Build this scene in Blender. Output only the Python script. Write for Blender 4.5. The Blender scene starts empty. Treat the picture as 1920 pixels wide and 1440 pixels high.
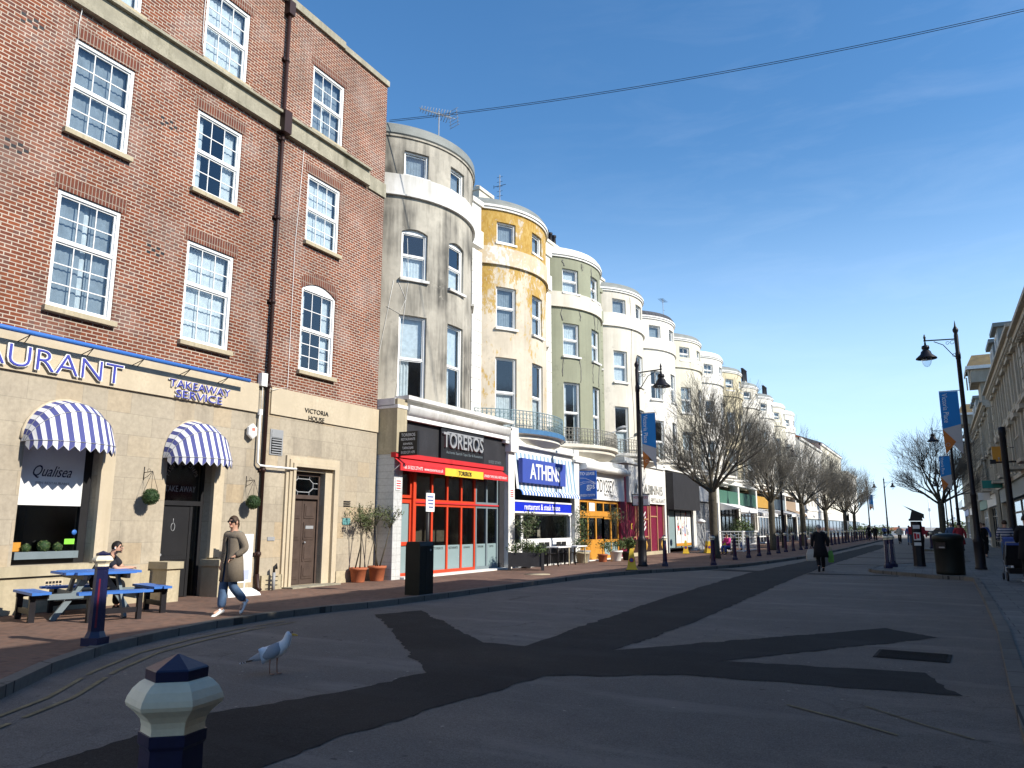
import bpy, bmesh, math, random
from mathutils import Matrix, Vector
random.seed(7)
R = math.radians
PI = math.pi
scene = bpy.context.scene
COL = scene.collection

# ------------------------------------------------------------------ mesh builder
class MB:
    def __init__(s):
        s.v = []; s.f = []; s.mi = []; s.sm = []; s.k = 0; s.smooth = False; s.M = None
    def pt(s, p):
        p = Vector(p)
        if s.M is not None: p = s.M @ p
        s.v.append(p[:]); return len(s.v) - 1
    def face(s, idx, k=None, sm=None):
        s.f.append(tuple(idx)); s.mi.append(s.k if k is None else k); s.sm.append(s.smooth if sm is None else sm)
    def poly(s, pts, k=None):
        s.face([s.pt(p) for p in pts], k)
    def box(s, x0, x1, y0, y1, z0, z1, k=None):
        a = [s.pt((x, y, z)) for z in (z0, z1) for y in (y0, y1) for x in (x0, x1)]
        for q in ((0,2,3,1),(4,5,7,6),(0,1,5,4),(2,6,7,3),(0,4,6,2),(1,3,7,5)):
            s.face([a[i] for i in q], k, False)
    def bar(s, p0, p1, wx, wy, k=None):
        p0 = Vector(p0); p1 = Vector(p1); d = (p1 - p0).normalized()
        up = Vector((0,0,1)) if abs(d.z) < .95 else Vector((0,1,0))
        a = d.cross(up).normalized(); b = a.cross(d).normalized()
        q = []
        for p in (p0, p1):
            for sa, sb in ((-1,-1),(1,-1),(1,1),(-1,1)):
                q.append(s.pt(p + a*sa*wx/2 + b*sb*wy/2))
        for f in ((3,2,1,0),(4,5,6,7),(0,1,5,4),(1,2,6,5),(2,3,7,6),(3,0,4,7)):
            s.face([q[i] for i in f], k, False)
    def loft(s, rings, close=True, caps=True, k=None, sm=True):
        ids = [[s.pt(p) for p in r] for r in rings]
        n = len(ids[0])
        for a, b in zip(ids, ids[1:]):
            for i in range(n if close else n - 1):
                j = (i + 1) % n
                s.face((a[i], a[j], b[j], b[i]), k, sm)
        if caps and close:
            s.face(ids[0][::-1], k, False); s.face(ids[-1], k, False)
    def tube(s, pts, r, n=6, caps=True, k=None, sm=True):
        P = [Vector(p) for p in pts]
        if not isinstance(r, (list, tuple)): r = [r]*len(P)
        t0 = (P[1]-P[0]).normalized()
        a = t0.orthogonal().normalized(); rings = []
        for i, p in enumerate(P):
            t = (P[min(i+1, len(P)-1)] - P[max(i-1, 0)]).normalized()
            a = (a - t*a.dot(t)); a = a.normalized() if a.length > 1e-6 else t.orthogonal().normalized()
            b = t.cross(a)
            rings.append([p + (a*math.cos(2*PI*j/n) + b*math.sin(2*PI*j/n))*r[i] for j in range(n)])
        s.loft(rings, True, caps, k, sm)
    def lathe(s, prof, n=16, c=(0,0,0), rot=0., sx=1., sy=1., k=None, sm=True, caps=True):
        s.loft([[(c[0]+r*sx*math.cos(2*PI*j/n+rot), c[1]+r*sy*math.sin(2*PI*j/n+rot), c[2]+z) for j in range(n)] for r, z in prof], True, caps, k, sm)
    def prism(s, poly, z0, z1, k=None):
        s.loft([[(p[0], p[1], z) for p in poly] for z in (z0, z1)], True, True, k, False)
    def ball(s, c, rx, ry=None, rz=None, n=12, m=8, k=None):
        ry = ry or rx; rz = rz or rx
        s.loft([[(c[0]+rx*math.sin(PI*i/m)*math.cos(2*PI*j/n), c[1]+ry*math.sin(PI*i/m)*math.sin(2*PI*j/n), c[2]-rz*math.cos(PI*i/m)) for j in range(n)] for i in [.02]+list(range(1, m))+[m-.02]], True, True, k, True)
    def leaves(s, c, rad, n, size, kmax=2, shell=.35, squash=1., rnd=random):
        c = Vector(c)
        for _ in range(n):
            d = Vector((rnd.gauss(0,1), rnd.gauss(0,1), rnd.gauss(0,1))).normalized()
            q = d*(shell + (1-shell)*rnd.random()**.6)
            p = c + Vector((q.x*rad[0], q.y*rad[1], q.z*rad[2]))
            nrm = (d + Vector((rnd.uniform(-1,1), rnd.uniform(-1,1), rnd.uniform(-1,1)))*.9).normalized()
            a = nrm.orthogonal().normalized(); a = Matrix.Rotation(rnd.uniform(0, 6.3), 3, nrm) @ a; b = nrm.cross(a)
            z = size*rnd.uniform(.6, 1.3)
            s.poly([p-a*z, p-b*z*.45*squash, p+a*z, p+b*z*.45*squash], rnd.randrange(kmax))
    def build(s, name, mats, parent=None, recalc=True, M=None):
        me = bpy.data.meshes.new(name)
        me.from_pydata(s.v, [], s.f)
        if not isinstance(mats, (list, tuple)): mats = [mats]
        for m in mats: me.materials.append(m)
        me.polygons.foreach_set('material_index', s.mi); me.polygons.foreach_set('use_smooth', s.sm)
        if recalc:
            b = bmesh.new(); b.from_mesh(me); bmesh.ops.recalc_face_normals(b, faces=b.faces); b.to_mesh(me); b.free()
        return link(name, me, parent, M)

def link(name, me, parent=None, M=None):
    o = bpy.data.objects.new(name, me); COL.objects.link(o)
    if parent is not None: o.parent = parent
    if M is not None: o.matrix_local = M
    return o
def tag(o, label=None, cat=None, group=None, kind=None):
    if label: o['label'] = label
    if cat: o['category'] = cat
    if group: o['group'] = group
    if kind: o['kind'] = kind
    return o
def thing(name, label, cat, loc=(0,0,0), rz=0., group=None, sc=1.):
    o = bpy.data.objects.new(name, None); COL.objects.link(o)
    o.empty_display_size = .2
    o.location = loc; o.rotation_euler = (0,0,rz); o.scale = (sc,sc,sc)
    return tag(o, label, cat, group)
def dup(root, loc, rz=None, label=None, group=None, sc=None):
    r = root.copy(); COL.objects.link(r); r.location = loc
    if rz is not None: r.rotation_euler = (0,0,rz)
    if sc is not None: r.scale = (sc,sc,sc) if not isinstance(sc, tuple) else sc
    if label: r['label'] = label
    if group: r['group'] = group
    for ch in list(root.children):
        c = ch.copy(); COL.objects.link(c); c.parent = r
        for g in list(ch.children):
            d = g.copy(); COL.objects.link(d); d.parent = c
    return r

# ------------------------------------------------------------------ materials
def nt(name):
    m = bpy.data.materials.new(name); m.use_nodes = True
    t = m.node_tree; b = t.nodes['Principled BSDF']
    return m, t, b
def N(t, typ, **kw):
    n = t.nodes.new(typ)
    for k, v in kw.items():
        if k in n.inputs: n.inputs[k].default_value = v
        else: setattr(n, k, v)
    return n
def L(t, a, b): t.links.new(a, b)
def c4(c): return (c[0], c[1], c[2], 1)
def sc3(c, f): return tuple(max(0, min(1, x*f)) for x in c)
def mixc(t, fac, a, b, blend='MIX'):
    m = t.nodes.new('ShaderNodeMix'); m.data_type = 'RGBA'; m.blend_type = blend
    for s, v in ((m.inputs[0], fac), (m.inputs[6], a), (m.inputs[7], b)):
        if hasattr(v, 'links'): L(t, v, s)
        elif isinstance(v, (int, float)): s.default_value = v
        else: s.default_value = c4(v)
    return m.outputs[2]
def ramp(t, src, a, b):
    r = t.nodes.new('ShaderNodeMapRange'); r.inputs[1].default_value = a; r.inputs[2].default_value = b
    r.clamp = True; L(t, src, r.inputs[0]); return r.outputs[0]
def noise(t, scale, detail=4, vec=None, rough=.55, dist=0.):
    n = t.nodes.new('ShaderNodeTexNoise'); n.inputs['Scale'].default_value = scale
    n.inputs['Detail'].default_value = detail; n.inputs['Roughness'].default_value = rough; n.inputs['Distortion'].default_value = dist
    if vec is not None: L(t, vec, n.inputs['Vector'])
    return n.outputs[0]
def coords(t, scale=(1,1,1), kind='Object', off=(0,0,0)):
    c = t.nodes.new('ShaderNodeTexCoord'); m = t.nodes.new('ShaderNodeMapping')
    m.inputs['Scale'].default_value = scale; m.inputs['Location'].default_value = off
    L(t, c.outputs[kind], m.inputs[0]); return m.outputs[0]
def bump(t, b, h, strength, dist=.01):
    n = t.nodes.new('ShaderNodeBump'); n.inputs['Strength'].default_value = strength; n.inputs['Distance'].default_value = dist
    L(t, h, n.inputs['Height']); L(t, n.outputs[0], b.inputs['Normal'])
def mat(name, col, rough=.7, var=.12, scale=2.5, bmp=.15, bscale=60, metal=0., streak=0., dirt=(.10,.09,.07), spec=.3, coat=0.):
    m, t, b = nt(name)
    v = coords(t)
    n1 = noise(t, scale, 5, v); n2 = noise(t, scale*9, 3, v)
    c = mixc(t, ramp(t, n1, .3, .7), sc3(col, 1-var), sc3(col, 1+var))
    c = mixc(t, ramp(t, n2, .35, .7), c, sc3(col, 1-var*.6), 'MIX') if var > 0 else c
    if streak > 0:
        vs = coords(t, (2.2, 2.2, .16)); ns = noise(t, 1.6, 5, vs, .65)
        nb = noise(t, .45, 3, v)
        mm = t.nodes.new('ShaderNodeMath'); mm.operation = 'MULTIPLY'
        L(t, ramp(t, ns, .48, .75), mm.inputs[0]); L(t, ramp(t, nb, .35, .62), mm.inputs[1])
        m2 = t.nodes.new('ShaderNodeMath'); m2.operation = 'MULTIPLY'; L(t, mm.outputs[0], m2.inputs[0]); m2.inputs[1].default_value = streak
        c = mixc(t, m2.outputs[0], c, dirt)
    L(t, c, b.inputs['Base Color'])
    b.inputs['Roughness'].default_value = rough; b.inputs['Metallic'].default_value = metal
    b.inputs['Specular IOR Level'].default_value = spec
    if coat: b.inputs['Coat Weight'].default_value = coat; b.inputs['Coat Roughness'].default_value = .15
    if bmp > 0: bump(t, b, noise(t, bscale, 3, v), bmp)
    return m
def yz(t):
    c = t.nodes.new('ShaderNodeTexCoord'); s = t.nodes.new('ShaderNodeSeparateXYZ'); k = t.nodes.new('ShaderNodeCombineXYZ')
    L(t, c.outputs['Object'], s.inputs[0]); L(t, s.outputs[1], k.inputs[0]); L(t, s.outputs[2], k.inputs[1]); return k.outputs[0]
def brickmat(name, c1, c2, mortar, bw, rh, ms, vec='yz', offset=.5, rough=.85, big=.35, bmp=.5, swap=False, soldier=False, lightjoint=0., dark=(.12,.05,.04), soot=0.):
    m, t, b = nt(name)
    if vec == 'yz': v = yz(t)
    else: v = coords(t)
    if soldier:
        mp = t.nodes.new('ShaderNodeMapping'); mp.inputs['Rotation'].default_value = (0,0,PI/2); L(t, v, mp.inputs[0]); v = mp.outputs[0]
    k = N(t, 'ShaderNodeTexBrick', offset=offset)
    k.inputs['Scale'].default_value = 1; k.inputs['Brick Width'].default_value = bw; k.inputs['Row Height'].default_value = rh
    k.inputs['Mortar Size'].default_value = ms; k.inputs['Mortar Smooth'].default_value = .15; k.inputs['Bias'].default_value = 0
    k.inputs['Color1'].default_value = c4(c1); k.inputs['Color2'].default_value = c4(c2); k.inputs['Mortar'].default_value = c4(mortar)
    L(t, v, k.inputs['Vector'])
    vo = coords(t); n1 = noise(t, .5, 5, vo); n2 = noise(t, 14, 3, vo)
    c = k.outputs['Color']
    # a second brick layer at other scale parameters gives odd dark bricks
    mm = t.nodes.new('ShaderNodeMath'); mm.operation = 'SUBTRACT'; mm.inputs[0].default_value = 1; L(t, k.outputs['Fac'], mm.inputs[1])
    wn = t.nodes.new('ShaderNodeTexWhiteNoise'); wn.noise_dimensions = '2D'
    sn = t.nodes.new('ShaderNodeVectorMath'); sn.operation = 'SNAP'; sn.inputs[1].default_value = (bw/2, rh, 1); L(t, v, sn.inputs[0]); L(t, sn.outputs[0], wn.inputs['Vector'])
    f = t.nodes.new('ShaderNodeMath'); f.operation = 'MULTIPLY'; L(t, ramp(t, wn.outputs[0], .72, .95), f.inputs[0]); L(t, mm.outputs[0], f.inputs[1])
    f2 = t.nodes.new('ShaderNodeMath'); f2.operation = 'MULTIPLY'; L(t, f.outputs[0], f2.inputs[0]); f2.inputs[1].default_value = .75
    c = mixc(t, f2.outputs[0], c, dark)
    c = mixc(t, ramp(t, n1, .35, .68), c, (.5,.5,.5), 'OVERLAY') if False else c
    g = mixc(t, ramp(t, n1, .3, .7), (1-big,)*3, (1.,1.,1.)); c = mixc(t, 1., c, g, 'MULTIPLY')
    g2 = mixc(t, ramp(t, n2, .3, .7), (.82,)*3, (1.,1.,1.)); c = mixc(t, 1., c, g2, 'MULTIPLY')
    if lightjoint:
        nl = noise(t, .8, 4, coords(t, off=(5,3,1)))
        q = t.nodes.new('ShaderNodeMath'); q.operation = 'MULTIPLY'; L(t, ramp(t, nl, .5, .65), q.inputs[0]); q.inputs[1].default_value = lightjoint
        c = mixc(t, q.outputs[0], c, (.62,.55,.5))
    if soot:
        ns = noise(t, 1.3, 6, coords(t, (1.6, 1.6, .2), off=(2,9,4)), .68); nb = noise(t, .6, 4, vo); a = t.nodes.new('ShaderNodeMath'); a.operation = 'ADD'; L(t, ns, a.inputs[0]); L(t, nb, a.inputs[1])
        q = t.nodes.new('ShaderNodeMath'); q.operation = 'MULTIPLY'; L(t, ramp(t, a.outputs[0], 1.02, 1.28), q.inputs[0]); q.inputs[1].default_value = soot; c = mixc(t, q.outputs[0], c, (.07,.06,.05))
    L(t, c, b.inputs['Base Color']); b.inputs['Roughness'].default_value = rough; b.inputs['Specular IOR Level'].default_value = .2
    bump(t, b, mm.outputs[0], bmp, .012)
    return m
def glassmat(name, tint=(.75,.82,.85), refl=1.0, dark=0.):
    m, t, b = nt(name)
    t.nodes.remove(b)
    out = t.nodes['Material Output']
    tr = N(t, 'ShaderNodeBsdfTransparent'); tr.inputs[0].default_value = c4(sc3(tint, 1-dark))
    gl = N(t, 'ShaderNodeBsdfGlossy'); gl.inputs['Roughness'].default_value = .09; gl.inputs['Color'].default_value = (.9,.95,1,1)
    lw = N(t, 'ShaderNodeLayerWeight'); lw.inputs[0].default_value = .5
    pw = N(t, 'ShaderNodeMath'); pw.operation = 'POWER'; L(t, lw.outputs[1], pw.inputs[0]); pw.inputs[1].default_value = 3.2
    fr = N(t, 'ShaderNodeMath'); fr.operation = 'MULTIPLY_ADD'; L(t, pw.outputs[0], fr.inputs[0]); fr.inputs[1].default_value = .85; fr.inputs[2].default_value = .09*refl
    nz = noise(t, 1.3, 2, coords(t)); bp = N(t, 'ShaderNodeBump'); bp.inputs['Strength'].default_value = .04; bp.inputs['Distance'].default_value = .05
    L(t, nz, bp.inputs['Height']); L(t, bp.outputs[0], gl.inputs['Normal'])
    mx = N(t, 'ShaderNodeMixShader'); L(t, fr.outputs[0], mx.inputs[0]); L(t, tr.outputs[0], mx.inputs[1]); L(t, gl.outputs[0], mx.inputs[2])
    L(t, mx.outputs[0], out.inputs[0]); return m

M_ = {}
M_['brick'] = brickmat('red brick', (.275,.078,.034), (.165,.046,.026), (.56,.48,.39), .225, .075, .0105, big=.36, lightjoint=.12, soot=.28)
M_['soldier'] = brickmat('soldier brick', (.20,.065,.037), (.14,.045,.032), (.36,.30,.24), .225, .075, .009, soldier=True, offset=0, big=.2)
M_['ashlar'] = brickmat('ashlar stone', (.475,.415,.315), (.425,.37,.285), (.34,.30,.23), 1.05, .43, .006, big=.17, soot=.38, bmp=.12, dark=(.50,.39,.25))
M_['stone'] = mat('weathered stone', (.44,.38,.26), .85, .2, 1.8, .3, 45, streak=.6, dirt=(.13,.12,.08))
M_['stonedirty'] = mat('mossy stone', (.33,.305,.23), .9, .3, 2.5, .35, 40, streak=.8, dirt=(.08,.075,.04))
M_['stonepale'] = mat('pale stone', (.51,.435,.315), .85, .12, 1.5, .2, 50, streak=.3, dirt=(.25,.2,.12))
M_['white'] = mat('white paint', (.80,.80,.78), .5, .05, 3, .03)
M_['whitedirty'] = mat('weathered white paint', (.76,.75,.71), .7, .08, 3, .1, streak=.5, dirt=(.36,.33,.26))
M_['black'] = mat('black paint', (.018,.018,.02), .45, .2, 3, .03)
M_['blackboard'] = mat('black boarding', (.03,.03,.034), .6, .3, 2, .1)
M_['interior'] = mat('dim interior', (.05,.05,.055), .9, .4, .8, 0)
M_['shopwall'] = mat('shop interior wall', (.42,.32,.22), .9, .3, .9, 0)
M_['glass'] = glassmat('window glass')
M_['darkglass'] = glassmat('shop glass', (.5,.55,.58), dark=.2)
M_['curtain'] = mat('net curtain', (.74,.75,.75), .9, .25, 7, 0)
M_['curtaingrey'] = mat('grey curtain', (.30,.33,.36), .9, .3, 6, 0)
M_['blind'] = mat('roller blind', (.72,.73,.72), .85, .06, 2, .02)
M_['iron'] = mat('dark iron', (.014,.013,.017), .45, .3, 6, .08, 90, metal=.2)
M_['drain'] = mat('brown drainpipe paint', (.032,.014,.012), .5, .25, 4, .05)
M_['blue'] = mat('blue paint', (.045,.16,.50), .45, .12, 5, .03)
M_['navy'] = mat('navy paint', (.012,.014,.055), .38, .25, 6, .05, coat=.3)
M_['cream'] = mat('cream paint', (.88,.78,.57), .5, .08, 9, .12, 80, streak=.5, dirt=(.30,.23,.15))
M_['red'] = mat('red paint', (.56,.055,.02), .45, .1, 3, .03)
M_['redcloth'] = mat('red canvas', (.52,.025,.03), .8, .12, 4, .05)
M_['yellow'] = mat('yellow paint', (.75,.52,.05), .6, .08, 5, .03)
M_['maroon'] = mat('maroon paint', (.17,.012,.04), .5, .15, 3, .05)
M_['orange'] = mat('orange wood stain', (.55,.25,.035), .55, .18, 4, .05)
M_['grey'] = mat('grey metal', (.30,.31,.32), .5, .12, 4, .03)
M_['midgrey'] = mat('mid grey paint', (.16,.20,.22), .5, .1, 4, .03)
M_['frost'] = mat('frosted film', (.22,.30,.31), .6, .06, 2, 0)
M_['terracotta'] = mat('terracotta', (.42,.13,.06), .8, .2, 8, .1)
M_['soil'] = mat('soil', (.04,.028,.018), .95, .4, 20, .3)
M_['leafa'] = mat('leaf green', (.05,.085,.028), .6, .3, 5, 0)
M_['leafb'] = mat('leaf light green', (.095,.13,.04), .6, .3, 5, 0)
M_['leafc'] = mat('olive leaf', (.14,.15,.085), .6, .3, 5, 0)
M_['leafd'] = mat('box leaf', (.022,.055,.016), .6, .3, 9, 0)
M_['bark'] = mat('bark', (.085,.075,.055), .9, .35, 9, .4, 35)
M_['twig'] = mat('twig bark', (.16,.15,.13), .9, .3, 6, 0)
M_['slate'] = brickmat('slate', (.11,.115,.13), (.09,.095,.105), (.05,.05,.055), .3, .2, .008, vec='obj', big=.2, dark=(.07,.07,.08))
M_['lead'] = mat('lead flashing', (.22,.235,.22), .6, .22, 2.5, .15, 30)
M_['tile'] = mat('orange roof tile', (.34,.12,.06), .85, .3, 3, .3, 20)
M_['lichen'] = mat('roof with lichen', (.17,.13,.07), .9, .4, 1.8, .3, 20, streak=.6, dirt=(.30,.21,.05))
M_['houseshade'] = mat('right terrace stone', (.47,.42,.33), .85, .2, .9, .25, 25, streak=.55, dirt=(.15,.12,.08))
M_['skin'] = mat('skin', (.52,.30,.21), .55, .06, 9, .02)
M_['hairbrown'] = mat('brown hair', (.06,.035,.02), .6, .3, 30, .1)
M_['hairblack'] = mat('dark hair', (.012,.01,.009), .6, .3, 30, .1)
M_['hairgrey'] = mat('grey hair', (.38,.36,.33), .7, .2, 30, .1)
M_['twill'] = mat('brown tweed', (.20,.165,.125), .95, .25, 60, .2, 160)
M_['denim'] = mat('blue denim', (.075,.13,.23), .9, .25, 14, .1, 120)
M_['tshirt'] = mat('dark t shirt', (.018,.018,.026), .9, .2, 8, .05)
M_['blackcloth'] = mat('black cloth', (.012,.012,.014), .95, .25, 8, .1)
M_['sageknit'] = mat('grey knit', (.20,.21,.18), .95, .15, 30, .1)
M_['pink'] = mat('pink cloth', (.60,.05,.25), .9, .15, 8, .05)
M_['beigecloth'] = mat('beige cloth', (.55,.50,.42), .9, .12, 8, .05)
M_['bluecloth'] = mat('blue cloth', (.06,.10,.30), .9, .15, 8, .05)
M_['redcoat'] = mat('red cloth', (.30,.03,.04), .9, .15, 8, .05)
M_['greenbag'] = mat('green plastic', (.10,.26,.03), .5, .15, 8, .05)
M_['gold'] = mat('mustard tile', (.52,.30,.06), .5, .2, 6, .05)
M_['tileglazed'] = brickmat('white glazed tile', (.62,.63,.62), (.58,.59,.58), (.38,.38,.37), .2, .2, .006, offset=0, big=.08, bmp=.1, dark=(.55,.55,.54), rough=.35)
def lamp_glass():
    return glassmat('lantern glass', (.9,.93,.95))
M_['lampglass'] = lamp_glass()

# ------------------------------------------------------------------ lettering: a flat word fitted to a box w x h in local XY
def word(body, w, h, ext=.006, off=0., shear=0., space=1., bold=0.):
    cu = bpy.data.curves.new('lettering', 'FONT'); cu.body = body; cu.extrude = ext; cu.offset = off + bold
    cu.resolution_u = 3; cu.shear = shear; cu.space_character = space; cu.align_x = 'CENTER'; cu.size = h if h else .3
    o = bpy.data.objects.new('lettering', cu)
    me = bpy.data.meshes.new_from_object(o)
    bpy.data.objects.remove(o); bpy.data.curves.remove(cu)
    xs = [v.co.x for v in me.vertices]; ys = [v.co.y for v in me.vertices]
    x0, x1, y0, y1 = min(xs), max(xs), min(ys), max(ys)
    for v in me.vertices:
        v.co.x = ((v.co.x-x0)/(x1-x0)-.5)*w; v.co.y = ((v.co.y-y0)/(y1-y0)-.5)*h
    return me
FACE_X = Matrix(((0,0,1,0),(1,0,0,0),(0,1,0,0),(0,0,0,1)))      # reads along +y, faces +x
FACE_NY = Matrix(((1,0,0,0),(0,0,-1,0),(0,1,0,0),(0,0,0,1)))    # reads along +x, faces -y
def letter(parent, body, c, w, h, m, face=FACE_X, ext=.006, roll=0., **kw):
    me = word(body, w, h, ext, **kw)
    me.materials.clear(); me.materials.append(m)
    return link('lettering', me, parent, Matrix.Translation(c) @ face @ Matrix.Rotation(roll, 4, 'Z'))

# ------------------------------------------------------------------ walls with real openings
def flat_wall(mb, y0, y1, z0, z1, holes, x=0., depth=.22, kin=1, room=.7, arch=()):
    """holes (y0,y1,z0,z1); reveals of the wall material, then a dim room behind (material kin)."""
    ys = sorted({y0, y1, *[h[0] for h in holes], *[h[1] for h in holes]}); zs = sorted({z0, z1, *[h[2] for h in holes], *[h[3] for h in holes]})
    ys = [y for y in ys if y0 <= y <= y1]; zs = [z for z in zs if z0 <= z <= z1]
    for a, b in zip(ys, ys[1:]):
        run = None
        for c, d in zip(zs, zs[1:]):
            inside = any(h[0]-1e-6 <= a and b <= h[1]+1e-6 and h[2]-1e-6 <= c and d <= h[3]+1e-6 for h in holes)
            if not inside: mb.poly([(x,a,c),(x,b,c),(x,b,d),(x,a,d)])
    for (a, b, c, d) in holes:
        X = x - depth
        mb.poly([(x,a,c),(X,a,c),(X,a,d),(x,a,d)]); mb.poly([(x,b,c),(x,b,d),(X,b,d),(X,b,c)])
        mb.poly([(x,a,d),(X,a,d),(X,b,d),(x,b,d)]); mb.poly([(x,a,c),(x,b,c),(X,b,c),(X,a,c)])
        Q = X - room; e = .25
        pts = [(X,a,c),(X,b,c),(X,b,d),(X,a,d)]; far = [(Q,a-e,c-.05),(Q,b+e,c-.05),(Q,b+e,d+.05),(Q,a-e,d+.05)]
        for i in range(4):
            j = (i+1) % 4; mb.poly([pts[i], pts[j], far[j], far[i]], kin)
        mb.poly(far, kin)
    for (a, b, c, d) in arch:               # spandrels: arch springs at c, crowns at d, inside a hole topped at d
        n = 10; X = x - depth; w = (b-a)/2; m = (a+b)/2; rise = d-c; Rr = (w*w+rise*rise)/(2*rise)
        P = []
        for i in range(n+1):
            y = a+(b-a)*i/n; z = d-Rr+math.sqrt(max(0, Rr*Rr-(y-m)**2)); P.append((y, z))
        for (ya, za), (yb, zb) in zip(P, P[1:]):
            mb.poly([(x,ya,za),(x,yb,zb),(x,yb,d),(x,ya,d)]); mb.poly([(x,ya,za),(X,ya,za),(X,yb,zb),(x,yb,zb)])
_wc = {}
def window_meshes(w, h, cols, rows_up, rows_dn, fr=.075, bar=.02, split=.5, curtain='net', arch=0., deep=.02, seed=0):
    key = (round(w,3), round(h,3), cols, rows_up, rows_dn, fr, bar, split, curtain, arch, seed)
    if key in _wc: return _wc[key]
    rnd = random.Random(hash(key[:6]) % 1000 + seed)
    f = MB()
    f.box(-.06, deep, -w/2, -w/2+fr, 0, h); f.box(-.06, deep, w/2-fr, w/2, 0, h)
    f.box(-.06, deep-.002, -w/2+fr, w/2-fr, 0, fr*1.1); f.box(-.06, deep-.002, -w/2+fr, w/2-fr, h-fr-arch, h)
    zi0, zi1 = fr*1.1, h-fr-arch; zm = zi0+(zi1-zi0)*(1-split)
    iw = w/2-fr
    if split > 0 and (rows_up+rows_dn) > 1 or rows_up:
        f.box(-.055, -.004, -iw, iw, zm-.025, zm+.025)
    # sash stiles, the upper sash a little in front
    for (a, b, x0, rws) in ((zm+.025, zi1, -.035, rows_up), (zi0, zm-.025, -.052, rows_dn)):
        if rws == 0 or b-a < .05: continue
        s = .035
        f.box(x0-.02, x0+.02, -iw, -iw+s, a, b); f.box(x0-.02, x0+.02, iw-s, iw, a, b)
        f.box(x0-.019, x0+.019, -iw+s, iw-s, b-s, b); f.box(x0-.019, x0+.019, -iw+s, iw-s, a, a+s)
        for i in range(1, cols):
            y = -iw+s+(2*iw-2*s)*i/cols; f.box(x0-.012, x0+.012, y-bar/2, y+bar/2, a+s, b-s)
        for i in range(1, rws):
            z = a+s+(b-a-2*s)*i/rws; f.box(x0-.011, x0+.011, -iw+s, iw-s, z-bar/2, z+bar/2)
    p = MB()
    p.poly([(-.04,-iw,zm),(-.04,iw,zm),(-.04,iw,zi1),(-.04,-iw,zi1)]); p.poly([(-.056,-iw,zi0),(-.056,iw,zi0),(-.056,iw,zm),(-.056,-iw,zm)])
    c = MB(); c.smooth = True
    X = -.16
    def drape(y0, y1, z0, z1, k, amp=.009, x=X, n=None):
        n = n or max(6, int((y1-y0)*44)); rows = []
        ph = rnd.uniform(0, 6)
        for z in (z0, z1):
            rows.append([(x+amp*math.sin(i*1.35+ph+(.5 if z == z1 else 0)), y0+(y1-y0)*i/n, z) for i in range(n+1)])
        c.loft(rows, False, False, k)
    if curtain == 'net': drape(-iw, iw, zi0, zi1, 0)
    elif curtain == 'half': drape(-iw, iw, zi0, zm+.1, 0)
    elif curtain == 'pair':
        drape(-iw, -iw+(.35+.2*rnd.random())*iw, zi0, zi1, 0); drape(iw-(.35+.25*rnd.random())*iw, iw, zi0, zi1, 0)
    elif curtain == 'grey': drape(-iw, iw, zi0, zi1, 1)
    elif curtain == 'blind': drape(-iw, iw, zm, zi1, 0, 0.); drape(-iw, 0., zi0, zm, 0, .03)
    elif curtain == 'netgap':
        g = rnd.uniform(-.3, .1)*iw; drape(-iw, g, zi0, zi1, 1); drape(g+.12, iw, zi0, zi1, 1); drape(g-.02, g+.13, zi0, zi1, 0, .01, X-.03)
    def me(mb, name, mats):
        o = mb.build(name, mats, recalc=name == 'window'); m = o.data; bpy.data.objects.remove(o); return m
    r = (me(f, 'window', [M_['white']]), me(p, 'pane', [M_['glass']]), me(c, 'curtain', [M_['curtain'], M_['curtaingrey']]) if c.f else None)
    _wc[key] = r; return r
_sill = {}
def window(parent, y, z, w, h, cols=1, ru=1, rd=1, x=-.06, rz=0., sill='stone', so=.09, **kw):
    a = window_meshes(w, h, cols, ru, rd, **kw)
    o = link('window', a[0], parent, Matrix.Translation((x, y, z)) @ Matrix.Rotation(rz, 4, 'Z'))
    link('pane', a[1], o)
    if a[2] is not None: link('curtain', a[2], o)
    if sill:
        k = (round(w,2), sill, so, x)
        if k not in _sill:
            b = MB(); b.box(-.05, -x+so, -w/2-.07, w/2+.07, -.10, -.002)
            t = b.build('sill', M_[sill]); _sill[k] = t.data; bpy.data.objects.remove(t)
        link('sill', _sill[k], o)
    return o
# ------------------------------------------------------------------ camera, sky, sun
cam = bpy.data.cameras.new('camera'); cam.lens = 27.0; cam.sensor_width = 36.0; cam.clip_end = 6000; cam.clip_start = .05
co = bpy.data.objects.new('camera', cam); COL.objects.link(co)
co.location = (0, 0, 1.6); co.rotation_euler = (R(90+10.54), 0, R(28.6)); scene.camera = co

SUN_EL, SUN_AZ = R(34), R(88)          # azimuth measured from +Y towards +X
sd = Vector((math.cos(SUN_EL)*math.sin(SUN_AZ), math.cos(SUN_EL)*math.cos(SUN_AZ), math.sin(SUN_EL)))
sl = bpy.data.lights.new('sun', 'SUN'); sl.energy = 4.8; sl.angle = R(.53); sl.color = (1., .93, .82)
so_ = bpy.data.objects.new('sun', sl); COL.objects.link(so_); so_.location = (30, 10, 40)
so_.rotation_euler = sd.to_track_quat('Z', 'Y').to_euler()

w = bpy.data.worlds.new('World'); scene.world = w; w.use_nodes = True
t = w.node_tree; bg = t.nodes['Background']
sky = N(t, 'ShaderNodeTexSky'); sky.sky_type = 'NISHITA'; sky.sun_disc = False
sky.sun_elevation = SUN_EL; sky.sun_rotation = SUN_AZ
sky.altitude = 0; sky.air_density = 1.0; sky.dust_density = .1; sky.ozone_density = 1.6
tc = N(t, 'ShaderNodeTexCoord')
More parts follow.
